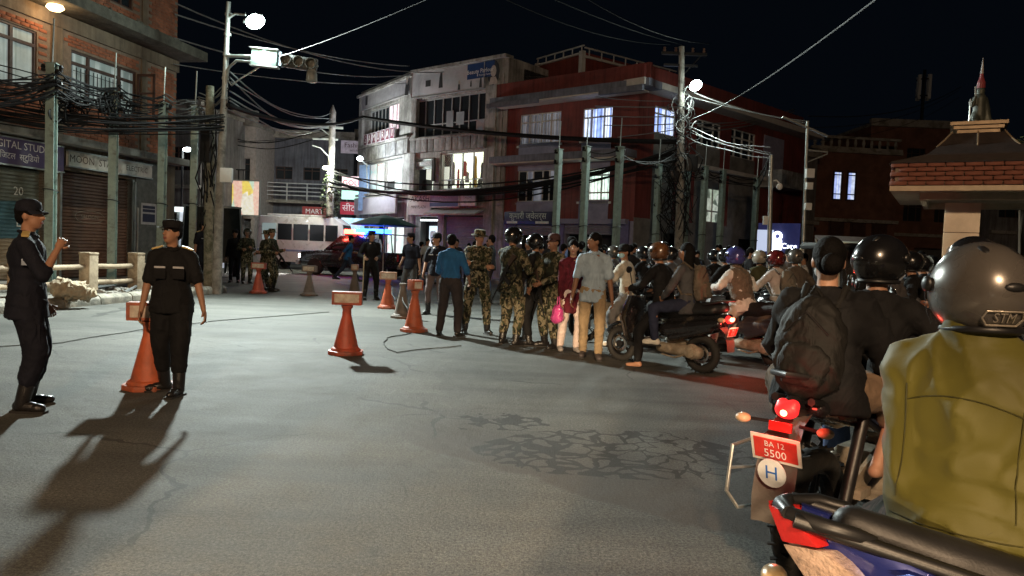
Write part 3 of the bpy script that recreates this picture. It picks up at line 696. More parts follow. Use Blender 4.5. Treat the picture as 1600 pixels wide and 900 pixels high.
        b = MB(); b.prism([(-2.95+.17*math.cos(a*.52), .68+.26*math.sin(a*.52)) for a in range(12)], .0865, .09, 'y'); b.prism([(-3.25, .1), (-2.7, .1), (-2.8, .42), (-3.1, .42)], .0865, .09, 'y'); b.make('portrait_face', SKINP, f)
        b = MB(); b.prism([(2.72+.07*math.cos(a*.52), .9+.2*math.sin(a*.52)) for a in range(12)], .086, .089, 'y'); b.prism([(-.85+.07*math.cos(a*.52), .42+.1*math.sin(a*.52)) for a in range(12)], .086, .089, 'y'); b.make('printed_faces', SKINP, t)
    sgn(F, rz, 'billboard', 'long pale beauty parlour banner with a blue panel, along the roof edge', 1.75, 7.5-.95, 8.66, 9.84, .12, VINYL, None, None, 0, bb)
    def bb2(t, w, h):
        b = MB(); b.bx(-w/2+.1, -w/2+.3, .083, .088, .1, h-.1); b.bx(w/2-.9, w/2-.6, .083, .088, .2, h-.3); b.make('printed_bars', INK, t)
    sgn(F2, rz2, 'billboard', 'dim plain banner on the roof edge left of the beauty parlour banner', .25, 6.6, 8.95, 9.95, .12, mat('banner_dim', (.30, .29, .32), .6, var=.2), None, None, 0, bb2)
    t = thing('shop_sign', 'boxed letters spelling SAMURAI along the second-floor window sill', 'sign', F2 @ Vector((3.8, .2, 6.9)), rz2)
    for i, ch in enumerate('SAMURAI'):
        x = 1.85-i*.6; b = MB(); b.bx(x-.25, x+.25, 0, .08, 0, .6); lb = b.make('letter_box', mat('letter_box_white', (.55, .5, .55), .5), t, bevel=.01)
        b = MB(); b.bx(x-.21, x+.21, .08, .083, .04, .56); b.make('letter_ground', mat('letter_maroon', (.12, .03, .05), .5), lb)
        b = MB(); text_mb(b, ch, .52, Matrix.Translation((x, .085, .3))); b.make('letter', WTX, lb)
    sgn(F, rz, 'shop_sign', 'tilted grey signboard reading AKASH MINI PLAZA over the lit doorway', 4.9, 6.5, 3.0, 4.0, .18, mat('sign_putty', (.42, .40, .39), .6, var=.15), [('AKASH', .42, .0, .74), ('MINI PLAZA', .2, .05, .35)], mat('sign_black', (.02, .02, .02), .5), .12)
    sgn(F, rz, 'shop_sign', 'lilac signboard with a navy stripe, right of the AKASH sign', 2.88, 4.8, 3.34, 4.06, .3, mat('sign_lilac', (.22, .21, .34), .6, var=.2), [('\u0938\u092e\u094d\u092a\u0926\u093e', .36, .2, .5)], mat('sign_lav', (.36, .34, .46), .6), 0,
        lambda t, w, h: MB_bar(t, w, h, NAVY))
    sgn(F, rz, 'shop_sign', 'small white signboard with striped text beside the lilac sign', 1.84, 2.8, 3.4, 4.06, .3, mat('sign_pale', (.55, .56, .6), .6), [('HALL', .16, 0, .55), ('TAILORS', .14, 0, .36), ('CENTRE', .13, 0, .15)], NAVY)
    sgn(F2, rz2, 'shop_sign', 'wide pale violet signboard above the left shop front', 1.0, 6.6, 3.1, 4.0, .35, mat('sign_violet_pale', (.40, .38, .46), .6, var=.12), None, None)
def MB_bar(t, w, h, m):
    b = MB(); b.bx(-w/2+.02, w/2-.02, .083, .088, .03, .2); b.make('blue_stripe', m, t)
grey_building()
# ================================================================ RED HOUSE
REDW = mat('red_paint', (.185, .037, .030), .75, streak=.7, var=.2, vs=1.3, bump=.35, bs=22, dirt=(.12, .035, .03), dirt_amt=.3)
SLABB = mat('slab_blue_grey', (.16, .17, .22), .8, streak=.6, var=.25, vs=2)
SLABU = mat('slab_soffit', (.50, .46, .43), .8, var=.15)
FRW = mat('window_frame_cream', (.55, .54, .53), .5, var=.12)
CURTB = glow('blue_curtain_room', (.35, .5, 1), 1.5, [(.28, .42, .9), (.6, .72, 1), (.2, .3, .75), (.8, .88, 1)], 1.0, (14, 14, .05))
CURTG = glow('dim_curtain_room', (.3, .32, .38), .28, [(.3, .32, .38), (.5, .52, .58), (.15, .16, .2)], 1.0, (14, 14, .05))
LITG = glow('green_white_room', (.8, 1, .86), 1.5, [(.8, 1, .86), (.7, .92, .8), (.9, 1, .92)], 2.0)
def red_house():
    o = (4.59, 29.0, 0); u = (-.767, .64); rz = math.atan2(u[1], u[0])
    r = thing('red_house', 'dark red three-storey corner house with blue-lit curtained windows and a rooftop room', 'building', o, rz)
    M = Matrix.Identity(4); MI = frame(o, u).inverted()
    far = Vector((4.59+14.3*.716, 29+14.3*.698, 0)); M2 = MI @ frame(far, (-.716, -.698)); LR = 14.3
    ax = lambda s: LR-s           # distance from the corner -> local x on the right face
    L = 6.66
    b = MB(); b.prism([(v.x, v.y) for v in (MI @ Vector((4.4, 30.0, 0)), MI @ Vector((-.3, 33.9, 0)), MI @ Vector((2.5, 44, 0)), MI @ Vector((14.0, 40.5, 0)), MI @ Vector((14.3, 39.6, 0)), MI @ Vector((4.9, 30.2, 0)))], .14, 7.6, 'z'); b.make('building_core', DRKI, r)
    mo = [(3.7, 5.9, 6.02, 7.3), (1.19, 2.6, 6.02, 7.27), (3.7, 5.9, 3.57, 4.88), (1.19, 2.6, 3.57, 4.86), (3.7, 5.75, .16, 2.12), (.9, 3.2, .16, 2.22)]
    ro = [(ax(2.5), ax(1.05), 6.3, 7.35), (ax(6.0), ax(4.1), 6.2, 7.3), (ax(9.1), ax(6.9), 6.05, 7.3), (ax(6.4), ax(5.15), 3.0, 4.5), (ax(3.4), ax(2.0), .16, 2.4), (ax(11), ax(8), .16, 2.4)]
    b = MB(); wall_open(b, 0, L, 2.75, 8.7, -.28, 0, mo); b.M = M2; wall_open(b, 0, LR, 2.9, 8.5, -.28, 0, ro)
    b.make('wall', REDW, r)
    GLIL = mat('lilac_render', (.24, .23, .33), .8, var=.25, vs=2); GRN = mat('grey_plinth', (.17, .165, .16), .9, var=.4, vs=2, bump=.4)
    b = MB(); wall_open(b, 0, L, .14, 2.75, -.28, .02, mo); b.make('shop_wall', GLIL, r)
    b = MB(); b.M = M2; wall_open(b, 0, LR, .14, 2.9, -.28, .02, ro); b.make('side_plinth', GRN, r)
    # slabs: front ones overhang
    for z, y in ((7.68, .9), (5.18, .8)):
        b = MB(); b.bx(-.9*(z > 7), L+.25, -.1, y, z, z+.28); s = b.make('floor_slab', SLABB, r, bevel=.015)
        b = MB(); b.bx(-.5*(z > 7)+.1, L+.2, 0, y-.06, z-.06, z-.003); b.make('slab_soffit', SLABU, s)
        if z > 7:
            b = MB(); b.bx(-.7, 1.2, y-.02, y+.14, z-.18, z+.02); b.bx(4.2, L+.3, y-.02, y+.14, z-.16, z+.02); b.make('slab_drip_beam', SLABB, s)
    b = MB(); b.M = M2; b.bx(-.2, LR+.9, -.1, .85, 7.74, 7.98); b.bx(3.5, LR-4, -.1, .35, 5.2, 5.36); b.make('side_floor_slab', SLABU, r)
    b = MB(); b.bx(-.85, L, .6, .75, 7.96, 8.55); b.M = M2; b.bx(2, LR+.8, .6, .75, 7.98, 8.5); b.make('roof_parapet', REDW, r)
    # rooftop room with pale trim and open rail
    b = MB(); pm = frame((2.73, 33.5, 0), (-.60, .80)); pm2 = MI @ pm
    b.M = pm2; b.bx(0, 3.2, -6, 0, 7.9, 10.3); b.make('rooftop_room', REDW, r)
    b = MB(); b.M = pm2
    for x in (.06, 3.2): b.bx(x-.11, x+.11, -.1, .1, 7.9, 10.35)
    b.bx(-.05, 3.3, -.02, .12, 10.2, 10.28); b.bx(-.05, 3.3, -.02, .05, 10.55, 10.6)
    for i in range(6): b.bx(.1+i*.62, .14+i*.62, -.02, .02, 10.28, 10.58)
    b.bx(-.12, -.02, -6, 0, 10.05, 10.15); b.bx(-.12, -.05, -6, 0, 10.45, 10.5)
    for i in range(8): b.bx(-.1, -.06, -.3-i*.75, -.26-i*.75, 10.1, 10.5)
    b.bx(-.08, 0, -2.3, -1.1, 8.2, 9.6); b.make('rooftop_trim', FRW, r)
    b = MB(); b.M = pm2; b.bx(-.1, -.06, -2.2, -1.2, 8.25, 9.5); b.make('rooftop_window', GLSD, r)
    b = MB(); b.M = pm2; b.bx(3.2, 4.4, -5, -.6, 7.9, 9.9); b.make('rooftop_stair_block', REDW, r)
    # windows
    C5 = [.75, 1.1, .75]
    w = window(r, M, 3.7, 5.9, 6.02, 7.3, -.1, [.9, .9, 1.1, .9], [1.0, .38], FRW, [CURTG], .08, .1, .12)
    w = window(r, M, 1.19, 2.6, 6.02, 7.27, -.1, C5, [1.0, .42], FRW, [CURTB], .09, .1, .12)
    w = window(r, M, 3.7, 5.9, 3.57, 4.88, -.1, [1, .7, 1, .7, .9], [1, .45], FRW, [GLSD, CURTG, GLSD], .06, .1, .1)
    w = window(r, M, 1.19, 2.6, 3.57, 4.86, -.1, C5, [.45, 1, .4], FRW, [LITG], .09, .1, .12)
    b = MB()
    for i in range(15): b.bx(3.78+i*.145, 3.8+i*.145, -.02, .0, 6.05, 7.2)
    for i in range(9): b.bx(1.25+i*.16, 1.265+i*.16, -.02, .0, 6.05, 7.2)
    for i in range(9): b.bx(1.25+i*.16, 1.262+i*.16, -.02, .0, 3.6, 4.8)
    tag(b.make('window_bars', FRW, r), kind='stuff')
    window(r, M2, ax(2.5), ax(1.05), 6.3, 7.35, -.1, [1, .8, .5], [1, .35], FRW, [CURTB], .09, .1)
    window(r, M2, ax(6.0), ax(4.1), 6.2, 7.3, -.1, [.6, 1, .6], [1, .3], FRW, [GLSD], .09, .1)
    window(r, M2, ax(9.1), ax(6.9), 6.05, 7.3, -.1, [.6, 1, 1, .6], [.5, .5, .4], FRW, [GLSD], .09, .1)
    window(r, M2, ax(6.4), ax(5.15), 3.0, 4.5, -.1, [1, .8], [.5, 1], FRW, [glow('dim_green_room', (.75, .9, .7), .45, [(.75, .9, .7), (.2, .25, .2), (.9, 1, .85)], 2)], .09, .1)
    b = MB(); b.M = M2; b.bx(2.2, 4.6, 0, 1.1, 4.9, 5.7); b.make('side_balcony', PANELC, r, bevel=.02)
    b = MB(); b.M = M2; b.bx(2.4, 4.4, -.05, .04, 5.75, 7.4); b.make('balcony_door', GLIL, r)
    # ground floor shops
    b = MB(); b.bx(3.6, 5.85, -.8, -.75, .2, 2.12); b.make('lit_shop_interior', glow('warm_shop', (1, .62, .38), 1.5, [(1, .6, .35), (1, .75, .5), (.95, .5, .4), (1, .85, .6)], 2.5), r)
    b = MB(); b.bx(.8, 3.3, -.8, -.75, .2, 2.22); b.make('lit_shop_interior', glow('cool_shop', (.75, .85, 1), 1.4, [(.75, .85, 1), (.95, .97, 1), (.55, .5, .9), (.8, .9, .9)], 3.0), r)
    b = MB()
    for x in (4.7, 2.05): b.bx(x-.05, x+.05, -.2, -.1, .16, 2.2)
    b.make('shop_mullions', DARKM, r)
    b = MB(); shutter_mb(b, .88, 3.2, 2.2, 2.6, .05); shutter_mb(b, 3.68, 5.8, 2.12, 2.5, .05); b.make('rolled_shutter', mat('shutter_lilac', (.2, .19, .24), .6), r)
    b = MB(); b.bx(.15, .75, 0, .12, .14, 2.75); b.bx(3.25, 3.6, 0, .1, .14, 2.75); b.bx(5.85, 6.4, 0, .1, .14, 2.6); b.make('shop_pilaster', mat('pilaster_violet', (.13, .12, .25), .7), r)
    b = MB(); b.bx(.2, 3.5, .02, .3, 2.62, 2.82); b.make('shop_lintel', GLIL, r)
    F = frame(o, u)
    t = thing('shop_sign', 'dark signboard with pale Devanagari letters above the warm-lit shop', 'sign', F @ Vector((5.1, .12, 2.56)), rz)
    b = MB(); b.bx(-1.3, 1.3, 0, .1, 0, .56); b.make('board', mat('sign_midnight', (.04, .04, .09), .5), t, bevel=.01)
    b = MB(); text_mb(b, '\u0915\u0941\u092e\u093e\u0930\u0940 \u091c\u094d\u0935\u0947\u0932\u0930\u094d\u0938', .36, Matrix.Translation((0, .101, .36))); b.bx(-1.15, -.45, .1, .104, .05, .15); b.bx(.55, 1.15, .1, .104, .05, .15)
    b.make('lettering', mat('sign_letter_pale', (.62, .68, .6), .5), t)
    b = MB(); b.bx(-.4, .5, .1, .104, .04, .15); b.make('blue_print', mat('navy_stripe', (.03, .04, .2), .5), t)
    # small lit sign and kiosk things at the far end of the side face
    F2 = frame(far, (-.716, -.698)); rz2 = math.atan2(-.698, -.716)
red_house()
# ================================================================ background rows
def simple_house(label, o, u, W, D, H, wallm, floors, nwin, lit=None, fm=None, name='house', parapet=.5, shopm=None, sill=.9, wh=1.3):
    rz = math.atan2(u[1], u[0]); r = thing(name, label, 'building', (o[0], o[1], 0), rz)
    fh = H/floors; ops = []
    for f in range(1, floors):
        for i in range(nwin):
            c = W*(i+.5)/nwin; w = min(W/nwin*.6, 1.9); ops.append((c-w/2, c+w/2, f*fh+sill, min(f*fh+sill+wh, (f+1)*fh-.25)))
    shop = [(W*.06, W*.46, .2, min(2.7, fh-.5)), (W*.54, W*.94, .2, min(2.7, fh-.5))]
    b = MB(); wall_open(b, 0, W, .0, H, -.3, 0, ops+shop); b.bx(0, W, -D, -.8, 0, H); b.bx(0, .3, -.82, -.3, 0, H); b.bx(W-.3, W, -.82, -.3, 0, H); b.make('wall', wallm, r)
    b = MB(); b.bx(-.1, W+.1, -D, .25, H, H+.2); b.bx(-.1, W+.1, -.1, .2, H+.2, H+parapet); b.make('roof', CONC, r)
    for f in range(1, floors):
        b = MB(); b.bx(-.05, W+.05, 0, .3, f*fh-.1, f*fh+.1); b.make('floor_band', CONC, r)
    for k, q in enumerate(ops):
        pm = GLSD
        if lit and k in lit: pm = lit[k]
        window(r, Matrix.Identity(4), *q, -.12, [1, 1] if q[1]-q[0] < 1.2 else [.7, 1, .7], [1, .35], fm or WOODF, [pm], .07, .09)
    for k, q in enumerate(shop):
        b = MB()
        if shopm and shopm[k]: b.bx(q[0], q[1], -.75, -.7, q[2], q[3]); b.make('lit_shop_interior', shopm[k], r)
        else: shutter_mb(b, *q, -.2, .12); b.make('roller_shutter', mat('shutter_dull', (.13, .13, .13), .6, .2), r)
    return r
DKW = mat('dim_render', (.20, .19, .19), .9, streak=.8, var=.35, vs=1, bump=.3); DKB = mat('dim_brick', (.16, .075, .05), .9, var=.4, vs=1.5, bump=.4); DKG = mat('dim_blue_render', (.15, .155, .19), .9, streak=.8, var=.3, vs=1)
def back_left():
    # narrow house with balcony and a lit poster, then the long low shop row
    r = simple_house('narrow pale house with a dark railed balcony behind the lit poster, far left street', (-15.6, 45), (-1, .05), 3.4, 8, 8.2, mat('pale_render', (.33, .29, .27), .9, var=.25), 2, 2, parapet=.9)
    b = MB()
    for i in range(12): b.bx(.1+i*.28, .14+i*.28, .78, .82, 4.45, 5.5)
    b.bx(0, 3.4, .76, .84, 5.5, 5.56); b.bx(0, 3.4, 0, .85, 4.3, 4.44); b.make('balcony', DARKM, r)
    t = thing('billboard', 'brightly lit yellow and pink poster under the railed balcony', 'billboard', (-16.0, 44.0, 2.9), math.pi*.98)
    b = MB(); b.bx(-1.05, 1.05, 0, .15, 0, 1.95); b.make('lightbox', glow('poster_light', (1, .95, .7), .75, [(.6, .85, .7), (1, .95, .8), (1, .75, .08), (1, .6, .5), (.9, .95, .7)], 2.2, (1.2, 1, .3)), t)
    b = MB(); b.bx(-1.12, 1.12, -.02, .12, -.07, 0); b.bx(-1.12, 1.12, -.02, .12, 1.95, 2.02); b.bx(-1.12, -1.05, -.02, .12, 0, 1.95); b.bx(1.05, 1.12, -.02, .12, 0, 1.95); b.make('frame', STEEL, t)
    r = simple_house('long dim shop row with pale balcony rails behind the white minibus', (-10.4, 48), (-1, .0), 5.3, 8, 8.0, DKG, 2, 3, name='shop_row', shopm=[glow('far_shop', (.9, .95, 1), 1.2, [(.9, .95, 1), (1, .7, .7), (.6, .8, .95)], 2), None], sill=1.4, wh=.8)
    b = MB()
    for z in (4.3, 4.55, 4.8, 5.05): b.bx(.1, 5.2, 1.0, 1.05, z, z+.06)
    for i in range(5): b.bx(.1+i*1.25, .17+i*1.25, .98, 1.06, 4.0, 5.1)
    b.make('balcony_rail', mat('rail_white', (.5, .52, .54), .4), r)
    b = MB(); b.bx(0, 5.3, 0, 1.1, 3.85, 4.0); b.make('balcony_slab', CONC, r)
    simple_house('dim house behind the tall pole, beside the grey shop building', (-7.6, 50.5), (-1, .0), 3.2, 8, 8.6, DKG, 2, 2, name='house')
    t = thing('shop_sign', 'white signboard with dark script high on the house beside the grey building', 'sign', (-10.2, 47.3, 7.1), math.pi*1.0)
    b = MB(); b.bx(-.85, .85, 0, .1, 0, .8); b.make('board', mat('sign_pale_violet', (.55, .5, .6), .5, emit=(.6, .55, .7), es=.12), t)
    b = MB(); text_mb(b, 'Fashion', .42, Matrix.Translation((0, .102, .5))); text_mb(b, 'HOUSE', .16, Matrix.Translation((0, .102, .17))); b.make('lettering', mat('sign_maroon', (.08, .02, .05), .5), t)
    def lightbox(label, x, y, z, w, h, g, txt=None, tm=None, size=.4):
        t = thing('lightbox_sign', label, 'sign', (x, y, z), math.pi); b = MB(); b.bx(-w/2, w/2, 0, .16, 0, h); b.make('lightbox', g, t, bevel=.02)
        if txt:
            b = MB(); text_mb(b, txt, size, Matrix.Translation((0, .163, h/2))); b.make('lettering', tm, t)
        return t
    RED = mat('sign_red', (.5, .02, .04), .5)
    lightbox('pink lightbox sign with red letters hanging over the far shops', -9.2, 42.6, 4.5, 1.25, .75, glow('lb_pink', (1, .75, .78), 1.3), 'GOLD', RED, .42)
    lightbox('pale green lightbox sign under the pink one', -9.2, 42.6, 3.95, 1.25, .5, glow('lb_green', (.6, 1, .85), 1.0))
    lightbox('dark red signboard with two white characters, right of the tall pole', -9.4, 42.6, 3.1, .95, .7, mat('sign_crimson', (.3, .03, .05), .5, emit=(.5, .03, .05), es=.35), '\u0938\u0940\u091f', mat('sign_letter_white', (.7, .7, .7), .5, emit=(.8, .8, .8), es=.25), .5)
    lightbox('light blue lightbox over the far shop entrance', -8.75, 42.4, 2.1, 2.0, .8, glow('lb_blue', (.35, .7, 1), 1.2, [(.35, .7, 1), (.6, .85, 1), (.85, .95, 1)], 1.5))
    lightbox('red and white shop board above the white minibus', -12.4, 46.6, 3.05, 1.5, .6, mat('sign_brick_red', (.28, .05, .05), .5, emit=(.4, .08, .08), es=.2), 'MART', mat('sign_letter_white', (.7, .7, .7)), .42)
    lightbox('tall narrow white signboard on the balcony rails', -11.5, 46.8, 4.5, .55, 1.1, mat('sign_grey_lilac', (.45, .42, .5), .5, emit=(.5, .5, .6), es=.1), 'SALE', mat('sign_navy', (.03, .03, .12), .5), .18)
    t = thing('hanging_banner', 'tall blue banner hanging at the corner of the grey building', 'banner', (-8.35, 41.4, 3.3), math.pi*.85)
    b = MB(); b.bx(-.35, .35, 0, .03, 0, 2.5); b.make('cloth', mat('banner_blue', (.2, .3, .5), .6, emit=(.3, .45, .7), es=.12), t)
    b = MB(); b.tube([(-.5, .05, -1.2), (-.15, .05, 2.6)], .035, 6); b.make('pole', STEEL, t)
    # side street behind the brick house: dim houses and a white shop front
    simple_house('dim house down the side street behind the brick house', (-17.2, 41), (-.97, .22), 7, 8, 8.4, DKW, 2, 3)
    t = thing('shop_awning', 'white lit shop front with a sagging awning behind the green posts', 'shop front', (-13.2, 31.5, 0), math.pi)
    b = MB(); b.bx(-1.0, 1.0, -.4, -.3, .2, 2.5); b.make('lit_panel', glow('van_white', (.85, .92, 1), .55, [(.85, .9, 1), (.95, .8, .9), (.7, .8, .9)], 1.2), t)
    b = MB(); b.bx(-1.2, 1.2, -.4, .5, 2.5, 2.68); b.make('lit_awning', glow('awning_light', (.9, 1, 1), 1.3), t)
    b = MB(); b.bx(-1.06, -.98, -.3, -.2, 0, 2.5); b.bx(.98, 1.06, -.3, -.2, 0, 2.5); b.bx(-.03, .03, -.3, -.2, 0, 2.5); b.make('posts', STEEL, t)
back_left()
def back_right():
    lit2 = CURTB
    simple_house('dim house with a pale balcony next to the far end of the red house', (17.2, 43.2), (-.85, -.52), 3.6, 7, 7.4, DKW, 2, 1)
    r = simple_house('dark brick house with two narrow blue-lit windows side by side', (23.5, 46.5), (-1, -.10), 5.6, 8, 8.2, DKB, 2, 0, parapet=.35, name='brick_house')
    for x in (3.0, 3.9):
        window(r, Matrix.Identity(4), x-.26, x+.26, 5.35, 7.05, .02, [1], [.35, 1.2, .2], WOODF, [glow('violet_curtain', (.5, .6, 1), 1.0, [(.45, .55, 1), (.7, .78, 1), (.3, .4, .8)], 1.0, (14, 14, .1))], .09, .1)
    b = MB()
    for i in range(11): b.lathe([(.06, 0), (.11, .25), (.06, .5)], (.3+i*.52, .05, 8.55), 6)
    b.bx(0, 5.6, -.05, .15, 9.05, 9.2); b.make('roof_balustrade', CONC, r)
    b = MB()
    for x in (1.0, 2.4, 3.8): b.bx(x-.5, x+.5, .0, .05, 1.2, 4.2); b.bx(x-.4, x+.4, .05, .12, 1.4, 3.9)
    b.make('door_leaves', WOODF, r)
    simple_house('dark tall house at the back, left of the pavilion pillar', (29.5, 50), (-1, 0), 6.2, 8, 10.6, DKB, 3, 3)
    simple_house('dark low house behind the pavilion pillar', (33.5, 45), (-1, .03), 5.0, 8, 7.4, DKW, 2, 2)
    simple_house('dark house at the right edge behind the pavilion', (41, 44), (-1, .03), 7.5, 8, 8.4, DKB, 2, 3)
    t = thing('lightbox_sign', 'glowing white shop sign with a round logo beside the pole on the right', 'sign', (11.6, 33.0, 1.85), math.pi*.80)
    b = MB(); b.bx(-.9, .9, -.1, 0, -.15, 1.25); b.make('board', mat('sign_deep_blue', (.03, .035, .12), .5, emit=(.1, .12, .5), es=.10), t)
    b = MB(); b.bx(.2, .95, 0, .03, 0, .95); b.make('white_panel', glow('sign_soft_white', (.65, .75, 1), .75), t)
    b = MB(); b.ring((.02, .06, .68), (0, 1, 0), .16, .06, 16, 6); b.bx(-.18, .2, .03, .09, .08, .5); text_mb(b, 'Care', .34, Matrix.Translation((-.5, .05, .25))); b.make('glowing_logo', glow('sign_hot_white', (.85, .9, 1), 4), t)
    t = thing('shop_awning', 'pale sloping awning behind the woman with the black backpack', 'awning', (11.0, 25.0, 0), math.pi)
    b = MB(); b.add([(-1.0, 0, 2.35), (1.0, 0, 2.35), (1.0, .9, 1.95), (-1.0, .9, 1.95), (-1.0, 0, 2.3), (1, 0, 2.3), (1, .9, 1.9), (-1, .9, 1.9)], [(0, 1, 2, 3), (7, 6, 5, 4), (0, 4, 5, 1), (1, 5, 6, 2), (2, 6, 7, 3), (3, 7, 4, 0)]); b.make('canvas', mat('awning_canvas', (.3, .26, .25), .8), t)
    b = MB()
    for x in (-.95, .95): b.tube([(x, .8, 0.002), (x, .8, 1.92)], .03, 6); b.tube([(x, 0, 0.002), (x, 0, 2.3)], .03, 6)
    b.make('posts', STEEL, t)
    # antenna mast far behind
    t = thing('antenna_mast', 'thin mast with pale panel antennas against the night sky', 'antenna', (31.9, 60, 0))
    b = MB(); b.tube([(0, 0, 0), (0, 0, 17)], .12, 6); b.make('mast', DARKM, t)
    for i in range(4):
        a = i*1.57+.4; b = MB(); b.box((.5*math.cos(a), .5*math.sin(a), 15.6), (.22, .22, 1.9)); b.make('panel_antenna', WHT, t)
    b = MB(); b.ring((0, 0, 14.9), (0, 0, 1), .5, .05, 12, 6); b.ring((0, 0, 16.2), (0, 0, 1), .5, .05, 12, 6); b.make('antenna_ring', DARKM, t)
back_right()
# ================================================================ TRAFFIC PAVILION (right)
def pavilion():
    a = Vector((.86, -.5, 0)).normalized(); o = (4.98, 10.05, -.17); rz = math.atan2(a.y, a.x)
    r = thing('traffic_pavilion', 'small roofed traffic pavilion with a brick-edged canopy on cream pillars, at the right edge', 'pavilion', o, rz)
    TIL = mat('pillar_tile', (.68, .60, .48), .6, var=.18, vs=2, bump=.2, dirt=(.32, .25, .19), dirt_amt=.3)
    PBR = mat('fascia_brick', (.155, .055, .035), .8, var=.4, vs=3, bump=.5, dirt=(.45, .27, .17), dirt_amt=.15)
    SOF = mat('soffit_plaster', (.46, .38, .28), .8, var=.2); TILE = mat('roof_tile_dark', (.018, .011, .009), .8, var=.4, vs=6, bump=.4)
    Lx, Ly = 3.2, 2.6
    b = MB(); b.prism([(.05, .05), (Lx-.05, .05), (Lx-.05, Ly-.05), (.05, Ly-.05)], 2.66, 2.95, 'z'); b.make('roof_core', MORT, r)
    b = MB(); b.bx(0, Lx, 0, Ly, 2.59, 2.655)
    b.bx(.35, Lx-.35, .35, .42, 2.5, 2.59); b.bx(.35, .42, .42, Ly-.35, 2.5, 2.59); b.bx(Lx-.42, Lx-.35, .42, Ly-.35, 2.5, 2.59); b.bx(.42, Lx-.42, Ly-.42, Ly-.35, 2.5, 2.59); b.make('soffit', SOF, r)
    me = MB(); me.box((0, 0, 0), (.20, .05, .052)); bm_ = bevelled(me.mesh('brick'), .006, 1); bm_.materials.append(PBR)
    for j in range(5):
        z = 2.69+j*.06
        for i in range(15):
            x = .05+i*.212+(.1 if j % 2 else 0)
            if x < Lx-.06: link('brick', bm_, r, (x+.05, .02+random.uniform(-.006, .004), z))
        for i in range(12):
            y = .12+i*.212+(.1 if j % 2 else 0)
            if y < Ly-.08: link('brick', bm_, r, (.02+random.uniform(-.006, .004), y, z), math.pi/2)
    # pillars (tiled), pagoda roof, brass-edged top
    for x, y in ((.86, 1.1), (2.55, 1.1)):
        b = MB(); b.bx(x-.2, x+.2, y-.2, y+.2, .0, 2.5); p = b.make('pillar', MORT, r)
        for k in range(6):
            z = .02+k*.415
            for (dx, dy, w, d) in ((0, -.208, .41, .012), (-.208, 0, .012, .41), (.208, 0, .012, .41)):
                q = MB(); q.bx(x+dx-w/2, x+dx+w/2, y+dy-d/2, y+dy+d/2, z, z+.405); q.make('tile', TIL, p, bevel=.003)
    b = MB(); cx, cy = .98, 1.15
    def lvl(h, s):
        k = max(0, min(1, (s-.3)/.7)); mx, my = cx+(Lx/2-cx)*k, cy+(Ly/2-cy)*k      # the lantern top sits off-centre over the first pillar
        return [(mx-Lx/2*s, my-Ly/2*s, h), (mx+Lx/2*s, my-Ly/2*s, h), (mx+Lx/2*s, my+Ly/2*s, h), (mx-Lx/2*s, my+Ly/2*s, h)]
    rings = [lvl(2.953, 1.02), lvl(3.03, .8), lvl(3.14, .45), lvl(3.3, .27), lvl(3.46, .19)]
    vs = sum(rings, []); b.add(vs, [(i*4+j, i*4+(j+1) % 4, (i+1)*4+(j+1) % 4, (i+1)*4+j) for i in range(4) for j in range(4)]+[(3, 2, 1, 0), (16, 17, 18, 19)]); b.make('pagoda_roof', TILE, r)
    for k in range(12):
        s = .98-.055*k
        if s < .4: break
        b = MB(); z = 2.975+k*.016
        q = lvl(z, s)
        for i in range(4): b.bar(q[i], q[(i+1) % 4], .03, .025)
        b.make('roof_tile_course', TILE, r)
    BR = mat('brass_trim', (.26, .19, .12), .5, .4, var=.2)
    b = MB(); q = lvl(3.48, .19); q2 = lvl(3.26, .3)
    for i in range(4):
        b.tube([q[i], ((q[i][0]+q2[i][0])/2, (q[i][1]+q2[i][1])/2, 3.36), q2[i]], .012, 6)
        m0 = [(q[i][k]+q[(i+1) % 4][k])/2 for k in range(3)]; m1 = [(q2[i][k]+q2[(i+1) % 4][k])/2 for k in range(3)]; b.tube([m0, m1], .01, 6)
    b.make('roof_struts', BR, r)
    b = MB()
    for k, (s, h) in enumerate(((.2, 3.46), (.235, 3.51), (.27, 3.56))):
        b.bx(cx-s*1.25, cx+s*1.25, cy-s*1.25, cy+s*1.25, h, h+.045)
    b.make('roof_platform', BR, r)
    # statue on the platform
    w = Matrix.Translation(o) @ Matrix.Rotation(rz, 4, 'Z') @ Vector((cx, cy, 3.607))
    s = thing('statue', 'small dark statue with a red and white pointed top on the pavilion roof', 'statue', w, 0)
    DB = mat('dark_bronze', (.05, .055, .045), .5, .4, var=.4)
    me = blob([('e', (0, 0, .1), (.11, .09, .12)), ('c', (0, 0, .12), (.0, 0, .36), .09, .075), ('e', (0, 0, .46), (.055, .055, .065)), ('c', (-.08, 0, .36), (-.13, -.05, .24), .028, .024), ('c', (-.13, -.05, .24), (-.12, -.09, .36), .022, .02), ('c', (.08, 0, .36), (.12, -.02, .2), .028, .022), ('c', (.05, -.02, .3), (.1, -.06, .02), .05, .05), ('c', (-.05, -.02, .1), (-.1, -.09, .03), .05, .04)], .012, 3)
    me.materials.append(DB); link('figure', me, s)
    b = MB(); b.lathe([(.05, .5), (.05, .58), (.028, .64), (.02, .7)], (0, 0, 0), 10); b.make('red_cap', mat('statue_red', (.16, .02, .025), .6), s)
    b = MB(); b.lathe([(.022, .7), (.012, .82), (.002, .92)], (0, 0, 0), 8); b.make('white_spire', mat('spire_dull', (.25, .24, .24), .6), s)
    b = MB(); b.tube([(-.17, -.06, 0), (-.17, -.06, .26)], .01, 6); b.lathe([(.012, 0), (.02, .05), (.004, .1)], (-.17, -.06, .24), 6); b.tube([(-.12, -.09, .36), (-.14, -.1, .5)], .012, 5); b.make('staff', STEEL, s)
